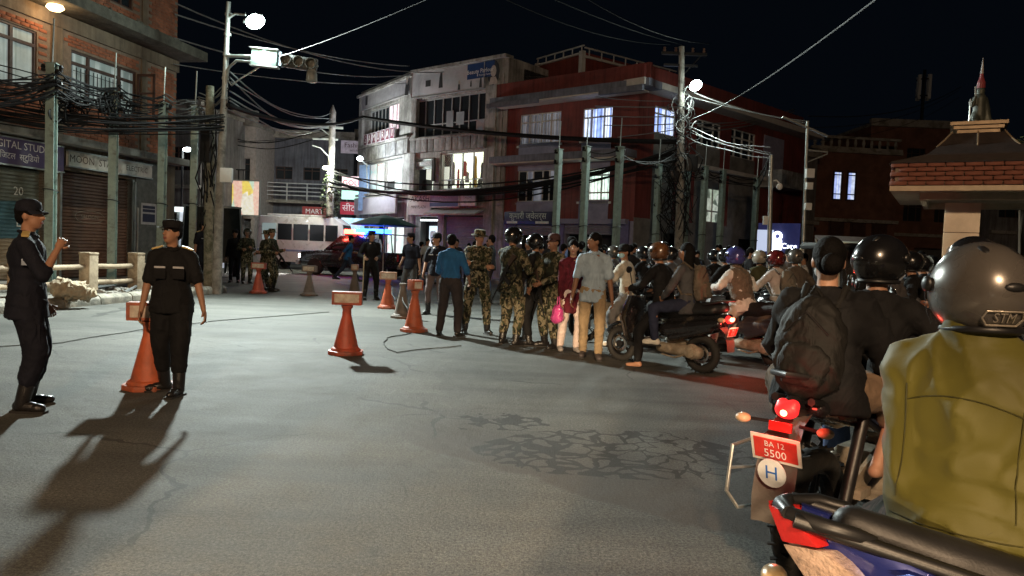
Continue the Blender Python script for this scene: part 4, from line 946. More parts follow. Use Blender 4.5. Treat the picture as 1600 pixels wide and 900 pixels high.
    # leafy plant peeping in at the right edge
    t = thing('shrub', 'leafy green shrub top at the right edge beside the pavilion roof', 'shrub', (8.35, 12.4, -.35))
    b = MB(); b.tube([(0, 0, 0), (.05, 0, 1.8), (-.05, .05, 3.5)], [.06, .05, .02], 6)
    for i in range(7): b.tube([(0, 0, 2.4+i*.15), (random.uniform(-.4, .4), random.uniform(-.4, .4), 3.1+i*.12)], [.02, .008], 5)
    b.make('stem', mat('bark', (.1, .07, .045), .9), t)
    b = MB()
    for i in range(420):
        a = random.uniform(0, 6.28); rr = random.uniform(.05, .6); p = Vector((rr*math.cos(a), rr*math.sin(a), 2.9+random.uniform(0, 1.1)))
        d = Vector((math.cos(a)+random.uniform(-.5, .5), math.sin(a)+random.uniform(-.5, .5), random.uniform(-.5, .4))).normalized()*random.uniform(.1, .17); s_ = d.cross(Vector((0, 0, 1))).normalized()*.03
        b.add([p, p+d*.5+s_, p+d, p+d*.5-s_], [(0, 1, 2, 3)])
    tag(b.make('foliage', mat('shrub_leaf', (.10, .11, .04), .6, var=.5, vs=3), t), kind='stuff')
pavilion()
# ================================================================ STREET LAMPS, POLES
def spot(name, loc, target, energy, col, ang, blend, size=.12, parent=None):
    l = bpy.data.lights.new(name, 'SPOT'); l.energy = energy; l.color = col; l.spot_size = R_(ang); l.spot_blend = blend; l.shadow_soft_size = size
    o = link(name, l); o.location = loc; d = Vector(target)-Vector(loc); o.rotation_euler = d.to_track_quat('-Z', 'Y').to_euler()
    if parent: o.parent = parent; o.matrix_parent_inverse = Matrix.Translation(parent.location).inverted()
    return o
def point(name, loc, energy, col, size=.1):
    l = bpy.data.lights.new(name, 'POINT'); l.energy = energy; l.color = col; l.shadow_soft_size = size
    return link(name, l, None, loc)
LAMPG = glow('lamp_lens_glow', (.82, 1, .93), 35)
def lamp_head(parent, c, d, tilt=.25):
    """flat road-lantern: housing above, glowing lens below; c = centre, d = outward horizontal direction"""
    d = Vector((d[0], d[1], 0)).normalized(); s = Vector((-d.y, d.x, 0)); R = Matrix((( d.x, s.x, 0), (d.y, s.y, 0), (0, 0, 1))) @ Matrix.Rotation(-tilt, 3, 'Y')
    b = MB(); b.ell(c, (.30, .13, .07), R, 14, 8); h = b.make('lamp_housing', STEEL, parent, True)
    b = MB(); b.ell(Vector(c)+R @ Vector((.05, 0, -.09)), (.25, .19, .17), R, 14, 8); b.make('lamp_lens', LAMPG, h, True)
CONP = mat('pole_concrete', (.30, .28, .25), .85, var=.4, vs=4, bump=.5, bs=20, dirt=(.10, .09, .08), dirt_amt=.45)
def main_lamp():
    r = thing('street_lamp', 'tall lit street lamp carrying a pale green sign box and traffic lights', 'street lamp', (-7.62, 19.3, 0))
    O = Vector((-7.62, 19.3, 0)); L = lambda x, y, z: Vector((x, y, z))-O
    b = MB(); b.tube([(0, 0, 0), (.03, -.02, 2.5), (.12, -.06, 5.0)], [.125, .11, .085], 12); b.make('lower_pole', CONP, r, True)
    b = MB(); b.tube([(.12, -.06, 5.0), (.19, -.1, 7.4)], [.075, .055], 10); b.make('upper_pole', STEEL, r, True)
    b = MB()
    for z in (5.0, 5.5, 6.1, 6.6, 7.1): b.tube([(.12+(z-5)*.03, -.06, z-.03), (.12+(z-5)*.03, -.06, z+.03)], .09, 10)
    b.make('pole_band', STEEL, r)
    b = MB(); b.tube([(.19, -.1, 7.0), (.4, -.2, 7.08), L(-6.9, 18.95, 7.02)], [.035, .03, .03], 8); b.make('lamp_arm', STEEL, r, True)
    lamp_head(r, L(-6.7, 18.9, 6.92), (1, -.35))
    LM = mat('pale_green_sign_back', (.42, .60, .54), .5, var=.08)
    b = MB(); b.tube([(.16, -.1, 6.05), L(-6.7, 18.9, 6.0)], .045, 8); pts = [(.17, -.1, 5.35), (.25, -.15, 5.75), (.5, -.3, 5.9), L(-6.7, 18.9, 5.86)]; b.tube(pts, .035, 8)
    b.tube([(.17, -.1, 5.5), (.35, -.2, 5.3), (.6, -.3, 5.45), L(-6.5, 18.9, 5.75)], .02, 6); b.make('sign_arm', STEEL, r, True)
    b = MB(); b.box(L(-6.38, 18.9, 5.97), (.64, .16, .40), Matrix.Rotation(.06, 3, 'Y')); s = b.make('sign_box', LM, r, bevel=.01)
    b = MB(); b.box(L(-6.38, 18.9, 6.185), (.7, .2, .03), Matrix.Rotation(.06, 3, 'Y')); b.box(L(-6.38, 18.9, 5.755), (.7, .2, .03), Matrix.Rotation(.06, 3, 'Y')); b.make('frame', STEEL, s)
    TL = mat('signal_black', (.05, .055, .055), .5, var=.2)
    b = MB(); b.tube([L(-6.06, 18.9, 5.93), L(-5.05, 18.9, 5.82)], .03, 8); b.make('signal_arm', STEEL, r)
    tl = MB(); tl.box(L(-5.5, 18.92, 5.89), (.86, .12, .3), Matrix.Rotation(.11, 3, 'Y')); t = tl.make('traffic_light', TL, r, bevel=.03)
    for k, x in enumerate((-5.82, -5.5, -5.2)):
        z = 5.92-.035*k; b = MB(); b.lathe([(.13, -.02), (.135, .14), (.12, .14), (.115, 0)], L(x, 18.86, z), 16, Matrix.Rotation(R_(90), 3, 'X')); b.ell(L(x, 18.84, z), (.105, .03, .105)); b.make('signal_lens', mat('signal_lens_off', (.16, .16, .14), .3), t, True)
    b = MB(); b.lathe([(.08, .14), (.13, .0), (.14, -.18), (.12, -.2)], L(-5.2, 18.9, 5.62), 14); b.make('lower_signal', mat('signal_grey', (.25, .25, .23), .5), t, True)
    b = MB(); b.box(L(-5.97, 18.9, 5.94), (.05, .2, .34)); b.make('visor_plate', mat('visor_pale', (.4, .5, .62), .4), t)
    b = MB(); b.box((.25, -.15, 3.05), (.3, .12, .36)); j = b.make('junction_box', WHT, r, bevel=.015)
    spot('street_lamp_light', (-6.62, 18.8, 6.60), (-2.2, 9.0, 0), 13500, (.88, 1, .95), 150, 1.0, .22)
    point('street_lamp_spill', (-6.60, 18.75, 6.58), 200, (.80, 1, .92), .13)
main_lamp()
def old_pole():
    r = thing('utility_pole', 'lichen-spotted concrete pole standing just left of the lamp pole', 'utility pole', (-7.98, 19.75, 0))
    b = MB(); b.tube([(0, 0, 0), (-.05, 0, 2.4), (-.12, .05, 5.4)], [.16, .14, .10], 12); b.make('shaft', mat('mossy_pole', (.26, .25, .2), .9, var=.4, vs=7, bump=.6, dirt=(.05, .06, .03), dirt_amt=.5), r, True)
    b = MB(); b.bx(-.25, .0, -.2, .1, 3.4, 4.3); b.make('switch_box', DARKM, r, bevel=.02)
    b = MB()
    for i in range(26):
        z = random.uniform(2.6, 5.2); a = random.uniform(0, 6.28); p0 = Vector((-.08+.18*math.cos(a), .18*math.sin(a), z)); b.tube([p0, p0+Vector((random.uniform(-.2, .2), random.uniform(-.2, .2), -.5)), p0+Vector((random.uniform(-.1, .1), 0, -1.1))], .018, 4)
    tag(b.make('hanging_cables', CBLK, r), kind='stuff')
old_pole()
def right_lamp():
    r = thing('street_lamp', 'lit street lamp on a wire-tangled pole by the red house corner', 'street lamp', (5.98, 27, 0))
    b = MB(); b.tube([(0, 0, 0), (-.1, 0, 4), (-.3, 0, 8.9)], [.17, .14, .10], 12); b.make('pole', CONP, r, True)
    b = MB(); b.bx(-1.0, .6, -.06, .06, 8.6, 8.7); b.bx(-.9, .3, -.05, .05, 8.2, 8.28); b.bar((-.3, .08, 7.8), (.4, .08, 8.6), .04); b.make('crossarm', DARKM, r)
    b = MB()
    for x in (-.9, -.5, .1, .5): b.lathe([(.04, 0), (.06, .06), (.04, .12), (.05, .16)], (x, 0, 8.7), 8)
    b.make('insulators', mat('insulator_brown', (.12, .06, .04), .3), r, True)
    b = MB(); b.tube([(-.25, 0, 7.1), (-.1, -.2, 7.45), (.1, -.35, 7.55)], .03, 8); b.make('lamp_arm', STEEL, r, True)
    lamp_head(r, Vector((.12, -.4, 7.52)), (.5, -1), .35)
    b = MB(); rr = random.Random(3)
    for i in range(46):
        c = Vector((-.2+rr.gauss(0, .2), -.1+rr.gauss(0, .15), rr.uniform(4.6, 7.0))); R0 = rr.uniform(.1, .42); t0 = rr.uniform(0, 6.28); pts = []
        q = Euler((rr.uniform(-.6, .6)+1.57, rr.uniform(-.6, .6), rr.uniform(0, 3))).to_matrix()
        for j in range(9): a = t0+j*.6; pts.append(c+q @ Vector((R0*math.cos(a), R0*math.sin(a), j*.03)))
        b.m = 1 if rr.random() < .4 else 0; b.tube(pts, rr.choice([.008, .012, .016]), 4)
    for i in range(70):
        z = rr.uniform(3.0, 5.6); a = rr.uniform(0, 6.28); p0 = Vector((-.15+.3*math.cos(a), .3*math.sin(a), z)); b.m = 0
        b.tube([p0, p0+Vector((rr.uniform(-.7, .5), rr.uniform(-.3, .3), rr.uniform(-.7, -.1))), p0+Vector((rr.uniform(-.3, .3), 0, -rr.uniform(.8, 1.6)))], rr.choice([.014, .02, .028]), 4)
    tag(b.make('tangled_wires', [CBLK, CGRY], r), kind='stuff')
    b = MB(); b.bx(.05, .45, -.2, .1, 4.5, 5.1); b.bx(-.5, -.2, -.2, .05, 4.1, 4.5); b.make('terminal_box', DARKM, r, bevel=.02)
    spot('right_lamp_light', (6.16, 26.42, 7.22), (3.0, 18.0, 0), 2000, (.86, 1, .92), 155, 1.0, .5)
    point('right_lamp_spill', (6.18, 26.38, 7.20), 70, (.86, 1, .92), .13)
right_lamp()
def far_pole():
    r = thing('utility_pole', 'tall distant pole with crossarms, a small lamp and climbing creeper before the shop row', 'utility pole', (-9.6, 39, 0))
    b = MB(); b.tube([(0, 0, 0), (0, 0, 8.2), (0, 0, 8.55)], [.2, .16, .02], 10); b.make('shaft', CONP, r, True)
    b = MB(); b.bx(-1.1, .55, -.06, .06, 7.35, 7.45); b.bx(-1.0, .3, -.06, .06, 6.75, 6.83); b.bar((-.7, 0, 7.4), (0, 0, 6.9), .05); b.make('crossarm', STEEL, r)
    b = MB(); b.tube([(0, -.1, 5.8), (-.5, -.3, 6.3), (-.9, -.4, 6.4)], .035, 6); b.tube([(.05, -.1, 4.4), (.2, -.3, 4.9), (0, -.4, 5.25)], .035, 6); b.make('lamp_arm', STEEL, r, True)
    b = MB(); b.ell((-.12, -.45, 5.28), (.22, .13, .1)); b.make('lamp', glow('lamp_yellow_green', (.95, 1, .75), 25), r, True)
    b = MB(); rr = random.Random(5)
    for i in range(420):
        z = rr.uniform(2.6, 5.0); a = rr.uniform(0, 6.28); q = (.2+.28*math.sin((z-2.6)/2.4*3.1)); p = Vector((q*math.cos(a), q*math.sin(a), z)); d = Vector((rr.uniform(-1, 1), rr.uniform(-1, 1), rr.uniform(-.8, .4))).normalized()*.16; s = d.cross(Vector((.3, .2, 1))).normalized()*.07
        b.add([p, p+d*.5+s, p+d, p+d*.5-s], [(0, 1, 2, 3)])
    tag(b.make('creeper', mat('creeper_leaf', (.05, .07, .035), .7, var=.5), r), kind='stuff')
    point('far_pole_light', (-9.72, 38.2, 5.1), 700, (.95, 1, .8), .1)
    t = thing('wall_lamp', 'small white lamp glowing at the corner of the grey building', 'lamp', (-8.0, 38.4, 5.6))
    b = MB(); b.tube([(.3, .6, -.1), (0, 0, .15)], .03, 6); b.make('bracket', STEEL, t)
    b = MB(); b.ell((0, 0, .2), (.16, .16, .12)); b.make('globe', glow('lamp_cold_white', (.85, .95, 1), 22), t, True)
    point('wall_lamp_light', (-8.0, 37.9, 5.75), 550, (.85, .95, 1), .12)
    t = thing('wall_lamp', 'bright lamp seen between two green posts on the left', 'lamp', (-14.2, 32.0, 5.2))
    b = MB(); b.tube([(0, 0, -5.2), (0, 0, -.1)], .05, 6); b.make('post', DARKM, t)
    b = MB(); b.ell((.25, -.1, -.05), (.2, .12, .09)); b.make('globe', glow('lamp_cold_white', (.85, .95, 1), 22), t, True)
    point('side_street_light', (-13.95, 31.7, 4.9), 60, (.9, 1, .95), .12)
far_pole()
def steel_poles():
    r = thing('utility_pole', 'thin steel pole with a slanted pale top arm and small boxes', 'utility pole', (9.3, 24, 0))
    b = MB(); b.tube([(0, 0, 0), (-.14, 0, 5.9)], [.07, .05], 8); b.make('shaft', STEEL, r, True)
    b = MB(); b.bar((-.95, 0, 6.0), (.5, 0, 5.45), .12, .05); b.bar((-.1, 0, 5.0), (.55, 0, 4.95), .04); b.bar((-.1, 0, 4.6), (.55, 0, 4.9), .03); b.make('arm', STEEL, r)
    for z, s in ((4.25, .26), (3.85, .2), (3.2, .2)): b = MB(); b.box((-.02, -.12, z), (s, .14, s*1.1)); b.make('meter_box', WHT, r, bevel=.01)
    r = thing('utility_pole', 'thin pole carrying a white dome camera, behind the riders', 'utility pole', (7.55, 22, 0))
    b = MB(); b.tube([(0, 0, 0), (-.15, 0, 4.5)], [.08, .06], 8); b.make('shaft', STEEL, r, True)
    b = MB(); b.tube([(-.12, 0, 3.75), (.02, -.05, 3.78), (.1, -.05, 3.7)], .022, 6); a = b.make('camera_arm', WHT, r, True)
    b = MB(); b.ell((.12, -.05, 3.6), (.09, .09, .1)); b.make('dome_camera', mat('camera_white', (.8, .8, .8), .3), a, True)
    b = MB(); b.box((-.25, -.1, 2.6), (.14, .1, .25)); b.make('white_box', WHT, r, bevel=.01)
    for k in range(5): b = MB(); b.lathe([(.03, 0), (.06, .03), (.03, .08)], (-.15, 0, 3.9+k*.12), 8); b.make('insulator', WHT, r, True)
steel_poles()
def green_posts():
    left = [(-9.86, 15.95, 4.85), (-9.48, 17.7, 4.65), (-9.17, 19.5, 4.75), (-8.95, 20.9, 4.95)]
    ll = ['green steel post before the blue shutter, leftmost of the four on the left', 'green steel post before the brown shutter, second of the four on the left', 'green steel post by the grey door panel, third of the four on the left', 'green steel post nearest the lamp pole, last of the four on the left']
    right = [(1.4, 25.5, 4.8), (2.25, 24.6, 4.8), (3.31, 24.4, 4.8), (5.08, 27.0, 4.6), (6.25, 27.6, 4.6), (7.14, 28.6, 4.8), (8.1, 29.6, 4.8), (9.57, 30, 4.6)]
    rl = ['green post before the warm-lit shop of the red house', 'green post before the cool-lit shop of the red house, left of its doorway bar', 'green post with spiral cable at the right end of the cool-lit shop', 'green post just left of the wire-tangled lamp pole', 'green post just right of the wire-tangled lamp pole', 'green post left of the lit side window of the red house', 'green post right of the lit side window of the red house', 'dim green post farthest right beside the red house']
    src = None
    for grp, pts, labs, rz in (('green steel posts along the left pavement', left, ll, .2), ('green steel posts round the red house', right, rl, .75)):
        src = None
        for (x, y, h), lb in zip(pts, labs):
            if src is None:
                src = r = thing('steel_post', lb, 'post', (x, y, .1), rz, grp)
                b = MB(); w = .085; d = .10
                b.bx(-w, w, -d, -d+.014, 0, h); b.bx(-w, w, d-.014, d, 0, h); b.bx(-.008, .008, -d+.014, d-.014, 0, h); b.bx(-w, -w+.008, -d+.02, d-.02, 0, h); b.make('shaft', GREENP, r)
                b = MB(); b.bx(-.14, .14, -.14, .14, 0, .03); b.bx(-.12, .12, -.12, .12, h, h+.02); b.make('plates', GREENP, r)
                b = MB(); b.tube([(0, 0, h-.2), (.03, 0, h+.95)], .018, 6); b.make('rod', STEEL, r)
                b = MB()
                for z in (h-.15, h-.5): b.bx(-.2, .2, -.03, .03, z, z+.05); b.lathe([(.03, 0), (.05, .04), (.03, .09)], (.17, 0, z+.05), 8); b.lathe([(.03, 0), (.05, .04), (.03, .09)], (-.17, 0, z+.05), 8)
                b.ring((0, 0, 2.2), (.1, .2, 1), .15, .012, 14, 4); b.make('brackets', DARKM, r)
            else:
                c = copy_tree(src); c.location = (x, y, .1); c.rotation_euler = (0, 0, rz+random.uniform(-.1, .1)); c['label'] = lb; c.name = 'steel_post'
                c.scale = (1, 1, h/pts[0][2])
green_posts()
# ---------------------------------------------------------------- cables
SPANS = [
 (4, (-9.6, 38.4, 4.9), (5.85, 27.0, 5.2), 0.9, 0.03, 0.35, 'k', 'dark cable in the slack group strung low over both shop fronts'),
 (16, (-12.4, 14.2, 4.15), (-7.5, 19.2, 4.35), 0.3, 0.017, 0.3, 'k', 'long black cable in the dense bundle across the brick front'),
 (7, (-12.4, 14.2, 4.9), (-9.4, 18.6, 4.55), 0.15, 0.013, 0.3, 'k', 'black cable in the upper strands before the first-floor windows'),
  (18, (-10.94, 14.5, 4.07), (-9.73, 15.9, 4.55), 0.12, 0.016, 0.28, 'k', 'black cable in the sagging bundle left of the first green post'),
  (18, (-9.73, 15.9, 4.55), (-9.41, 17.7, 4.64), 0.14, 0.016, 0.28, 'k', 'black cable between the first and second green posts on the left'),
 (10, (-9.41, 17.7, 4.64), (-9.14, 19.5, 4.85), 0.14, 0.015, 0.26, 'k', 'black cable between the second and third green posts on the left'),
 (8, (-9.14, 19.5, 4.85), (-8.86, 20.9, 5.08), 0.12, 0.014, 0.22, 'g', 'lit cable between the third and fourth green posts on the left'),
 (8, (-8.86, 20.9, 5.17), (-7.39, 19.2, 5.21), 0.18, 0.014, 0.25, 'g', 'lit cable from the fourth green post to the lamp pole'),
 (7, (-7.39, 19.2, 5.21), (-9.68, 39.0, 7.7), 0.5, 0.018, 0.45, 'g', 'lit cable running from the lamp pole to the distant pole'),
 (3, (-10.07, 22.0, 7.17), (-5.41, 37.0, 9.76), 0.5, 0.02, 0.7, 'g', 'thin wire from the brick house across to the grey building'),
 (1, (-10.41, 22.0, 8.34), (-3.45, 36.0, 9.79), 0.4, 0.02, 0.1, 'g', 'highest thin wire from the brick house to the parlour banner'),
 (1, (-7.38, 19.2, 4.81), (-7.48, 36.0, 7.49), 0.25, 0.055, 0.1, 'k', 'thick dark cable from the lamp pole to the grey building corner'),
 (1, (-7.59, 36.5, 7.57), (5.78, 27.0, 5.54), 0.25, 0.075, 0.1, 'k', 'thick dark cable crossing the grey and red facades'),
 (2, (-9.54, 38.5, 4.44), (5.79, 27.0, 5.25), 1.0, 0.065, 0.12, 'k', 'thick sagging dark cable low across both shop fronts'),
 (1, (-0.77, 19.0, 7.83), (5.33, 27.0, 8.95), 0.2, 0.012, 0.1, 'k', 'left wire of three rising from the crossarm out of the top of view'),
 (1, (0.18, 19.0, 7.9), (5.67, 27.0, 8.96), 0.2, 0.012, 0.1, 'k', 'middle wire of three rising from the crossarm out of the top of view'),
 (1, (1.14, 19.0, 7.97), (6.69, 27.0, 9.0), 0.2, 0.012, 0.1, 'k', 'right wire of three rising from the crossarm out of the top of view'),
 (1, (4.27, 9.0, 4.67), (6.26, 27.0, 6.4), 0.12, 0.009, 0.1, 'g', 'pale wire slanting up to the right from the lit pole'),
 (1, (-6.03, 18.9, 6.02), (-1.28, 11.0, 5.06), 0.06, 0.008, 0.1, 'k', 'dark stay wire slanting up from the green sign box'),
 (2, (6.17, 27.0, 7.19), (9.16, 24.0, 5.85), 0.1, 0.018, 0.08, 'g', 'bright wire from the street lamp to the thin steel pole'),
 (3, (6.05, 27.0, 6.05), (14.49, 40.0, 9.44), 0.2, 0.022, 0.12, 'g', 'bright wire from the lit pole to the far roofs on the right'),
 (4, (6.06, 27.0, 5.94), (7.39, 22.0, 4.55), 0.12, 0.014, 0.16, 'g', 'bright wire from the lit pole to the camera pole'),
 (1, (2.86, 30.0, 7.67), (5.75, 27.0, 6.99), 0.05, 0.018, 0.02, 'g', 'one of five bright wires from the red house wall to the lit pole'),
 (1, (3.03, 30.0, 7.27), (5.76, 27.0, 6.76), 0.05, 0.018, 0.02, 'g', 'one of five bright wires from the red house wall to the lit pole'),
 (1, (3.2, 30.0, 6.88), (5.78, 27.0, 6.49), 0.05, 0.018, 0.02, 'g', 'one of five bright wires from the red house wall to the lit pole'),
 (1, (3.37, 30.0, 6.53), (5.79, 27.0, 6.22), 0.05, 0.018, 0.02, 'g', 'one of five bright wires from the red house wall to the lit pole'),
 (1, (3.54, 30.0, 6.08), (5.8, 27.0, 5.97), 0.05, 0.018, 0.02, 'g', 'one of five bright wires from the red house wall to the lit pole'),
 (5, (5.04, 27.0, 4.69), (6.15, 27.6, 4.57), 0.1, 0.016, 0.2, 'k', 'black cable strung between the green posts beside the red house'),
 (5, (6.15, 27.6, 4.57), (7.1, 28.6, 4.67), 0.1, 0.016, 0.2, 'k', 'black cable strung between the green posts beside the red house'),
 (5, (7.1, 28.6, 4.67), (8.06, 29.6, 4.66), 0.1, 0.016, 0.2, 'k', 'black cable strung between the green posts beside the red house'),
 (5, (8.06, 29.6, 4.66), (9.56, 30.0, 4.53), 0.1, 0.016, 0.2, 'k', 'black cable strung between the green posts beside the red house'),
 (2, (9.56, 30.0, 4.53), (7.34, 22.0, 4.36), 0.12, 0.02, 0.2, 'k', 'black cable from the last green post to the camera pole'),
 (2, (5.8, 27.0, 5.13), (3.26, 24.4, 4.7), 0.3, 0.02, 0.15, 'k', 'dark cable from the lit pole to the third green post before the shops'),
 (2, (3.26, 24.4, 4.7), (2.24, 24.6, 4.72), 0.1, 0.016, 0.08, 'k', 'dark cable between the green posts before the red shop front'),
 (4, (-9.67, 39.0, 7.37), (-17.25, 45.0, 7.29), 0.4, 0.02, 0.3, 'k', 'dark wire from the distant pole to the far left houses'),
 (3, (9.17, 24.0, 5.69), (23.18, 40.0, 10.85), 0.5, 0.012, 0.4, 'k', 'faint wire across the dark sky on the right')]

def cables():
    rr = random.Random(11); nth = 0
    for n, p, q, sag, rad, spr, colr, lab in SPANS:
        p, q = Vector(p), Vector(q)
        for i in range(n):
            dz = (i/(max(1, n-1))-.5)*spr*2 if n > 1 else 0
            a = p+Vector((rr.uniform(-.06, .06), rr.uniform(-.06, .06), dz+rr.uniform(-.04, .04))); e = q+Vector((rr.uniform(-.06, .06), rr.uniform(-.06, .06), dz*rr.uniform(.4, 1)+rr.uniform(-.04, .04)))
            s = sag*rr.uniform(.4, 1.7); m = 12; pts = []
            wob = rr.uniform(-.05, .05) if n > 3 else 0
            for k in range(m+1):
                t = k/m; pts.append(a.lerp(e, t)-Vector((0, 0, 4*s*t*(1-t)))+Vector((0, 0, wob*math.sin(t*9+i))))
            b = MB(); b.tube([v-p for v in pts], rad*rr.uniform(.75, 1.3), 5)
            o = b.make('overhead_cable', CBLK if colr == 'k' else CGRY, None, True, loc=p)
            lb = lab.replace('one', ['topmost', 'second', 'middle', 'fourth', 'lowest'][nth % 5], 1) if lab.startswith('one of five') else lab; nth += lab.startswith('one of five')
            if lab.startswith('thick sagging'): lb = lab.replace('thick', ['lower thick', 'upper thick'][i])
            tag(o, lb, 'cable', lab.replace('cable', 'cables', 1).replace('wire', 'wires', 1) if n > 1 else None)
    # knots of slack cable hanging at the left posts
    for (x, y, z, lab) in ((-9.45, 17.7, 4.3, 'dark knot of coiled slack cable at the second green post'), (-10.0, 16.6, 4.25, 'dark loops of slack cable before the first-floor window')):
        b = MB()
        for i in range(26):
            c = Vector((rr.gauss(0, .08), rr.gauss(0, .25), rr.gauss(0, .2))); R0 = rr.uniform(.12, .36); pts = []
            q = Euler((rr.uniform(-.5, .5), rr.uniform(1.2, 1.9), rr.uniform(-.5, .5))).to_matrix()
            for j in range(12): a = j*.56; pts.append(c+q @ Vector((R0*math.cos(a)*.7, R0*math.sin(a)*1.3, rr.uniform(-.02, .02))))
            b.tube(pts, rr.choice([.012, .016, .02]), 4)
        o = b.make('cable_coil', CBLK, None, True, loc=(x, y, z)); tag(o, lab, 'cable')
cables()
# ================================================================ CONES
ORANGE = mat('cone_orange', (.47, .10, .038), .55, var=.25, vs=5, dirt=(.16, .07, .045), dirt_amt=.5)
ORRED = mat('cone_red_orange', (.48, .085, .045), .5, var=.2, vs=5, dirt=(.10, .055, .04), dirt_amt=.5)
GREYK = mat('cone_soiled_grey', (.16, .13, .11), .7, var=.3, vs=6, dirt=(.3, .13, .08), dirt_amt=.25)
def cone(label, loc, rz, m, h=.62, box='wide', boxm=None):
    r = thing('traffic_cone', label, 'traffic cone', (*loc, 0), rz, None); k = h/.62
    b = MB(); b.prism([(.235*math.cos(R_(22.5+45*i)), .235*math.sin(R_(22.5+45*i))) for i in range(8)], .0, .05, 'z'); b.lathe([(.2, .05), (.175, .085), (.16, .09)], (0, 0, 0), 16); b.make('base', m, r, bevel=.012)
    b = MB(); b.lathe([(.16, .08), (.155, .11), (.06, h-.1), (.055, h-.02), (.075, h+.01), (.075, h+.03), (.06, h+.035)], (0, 0, 0), 20); b.make('cone_body', m, r, True)
    if box:
        w = .38 if box == 'wide' else .2
        b = MB(); b.box((0, 0, h+.125), (w, .16 if box == 'wide' else .2, .17)); q = b.make('top_box', boxm or m, r, bevel=.012)
        P = mat('panel_dirty_white', (.5, .44, .36), .6, var=.3, vs=9, dirt=(.35, .12, .07), dirt_amt=.35)
        for s in (-1, 1):
            b = MB(); y = s*(.082 if box == 'wide' else .102); b.bx(-w/2+.035, w/2-.035, y-.004, y+.004, h+.07, h+.18); b.make('panel', P, q, bevel=.003)
    return r
cone('worn orange cone with a boxed top, half hidden behind the black-uniformed officer', (-3.36, 6.95), .25, ORANGE, .60, 'wide')
cone('red-orange cone with a wide boxed top standing alone in the open road', (-2.12, 9.65), .12, ORRED, .60, 'wide')
cone('bright orange cone with a narrow boxed top beside the man in the blue shirt', (-1.62, 12.54), .6, ORANGE, .66, 'narrow')
cone('orange cone with a pale boxed top left of the soiled grey cone', (-2.81, 16.96), .1, ORANGE, .62, 'wide', mat('box_tan', (.42, .24, .16), .6))
cone('soiled grey cone with no top box, between two orange cones', (-2.16, 14.82), 0, GREYK, .66, None)
cone('grey-brown cone with a pale base standing left of the far officers', (-5.44, 20.07), -.2, GREYK, .60, 'wide', GREYK)
cone('dull red cone in front of the rifle-carrying soldiers', (-6.85, 20.2), 0, ORRED, .62, 'wide', ORRED)
cone('grey-brown cone with a square top behind the lone red-orange cone', (-4.55, 21.6), .1, GREYK, .64, 'narrow', mat('box_tan', (.42, .24, .16), .6))
def ropes():
    R = mat('rope_dark', (.05, .05, .045), .9)
    def rope(label, pts, rad=.007):
        ps = []
        for a, b in zip(pts, pts[1:]):
            for k in range(8): ps.append(Vector(a).lerp(Vector(b), k/8))
        ps.append(Vector(pts[-1])); o = Vector(pts[0]); b_ = MB()
        b_.tube([p-o+Vector((.02*math.sin(i*.9), .03*math.cos(i*.7), 0)) for i, p in enumerate(ps)], rad, 5); q = b_.make('rope', R, None, True, loc=o); tag(q, label, 'rope')
    rope('thin dark rope lying across the road behind the two officers', [(-7.4, 7.6, .012), (-6.18, 9.03, .012), (-5.77, 9.54, .012), (-5.57, 11.15, .012), (-5.12, 12.76, .012), (-3.73, 15.4, .012)])
    rope('rope strung between the pale-topped cone and the grey cone', [(-2.75, 16.9, .55), (-2.5, 16.0, .28), (-2.2, 14.9, .45), (-1.9, 13.7, .25), (-1.66, 12.6, .55)], .01)
    rope('thin rope trailing on the road in front of the bright orange cone', [(-1.62, 12.2, .012), (-1.9, 11.4, .012), (-1.75, 10.4, .012), (-1.5, 9.9, .012), (-.7, 10.9, .012)], .008)
    s = thing('sack', 'crumpled pale sack lying on the kerb behind the left officer', 'sack', (-8.35, 14.1, .18), .4)
    me = blob([('e', (0, 0, .16), (.3, .2, .17)), ('e', (.25, .05, .1), (.2, .16, .1)), ('e', (-.15, -.05, .26), (.16, .13, .1))], .025, 4, .05, 7, 4); me.materials.append(cloth('sack_weave', (.36, .29, .2), .8)); link('bag', me, s)
    d = thing('debris_pile', 'scattered pipes and rubble on the pavement behind the railing', 'debris', (-9.3, 16.8, .15), .2)
    b = MB()
    for i in range(7): b.tube([(random.uniform(-.8, .8), random.uniform(-.8, .8), .04), (random.uniform(-.8, .8), random.uniform(.5, 1.8), .08)], .03, 6)
    tag(b.make('pipes', CGRY, d), kind='stuff')
    b = MB()
    for i in range(40): b.ell((random.uniform(-.9, .9), random.uniform(-1.2, 1.5), .03), (random.uniform(.03, .12), random.uniform(.03, .1), .05), None, 6, 4)
    tag(b.make('rubble_stones', CONC, d), kind='stuff')
    bx = MB(); bx.box((0, 0, .3), (.9, .5, .58)); o = bx.make('crate', mat('crate_board', (.36, .26, .17), .8, var=.3), None, loc=(-10.2, 13.9, .15), rz=.2, bevel=.02); tag(o, 'tan box standing behind the railing by the blue shutter', 'box')
ropes()
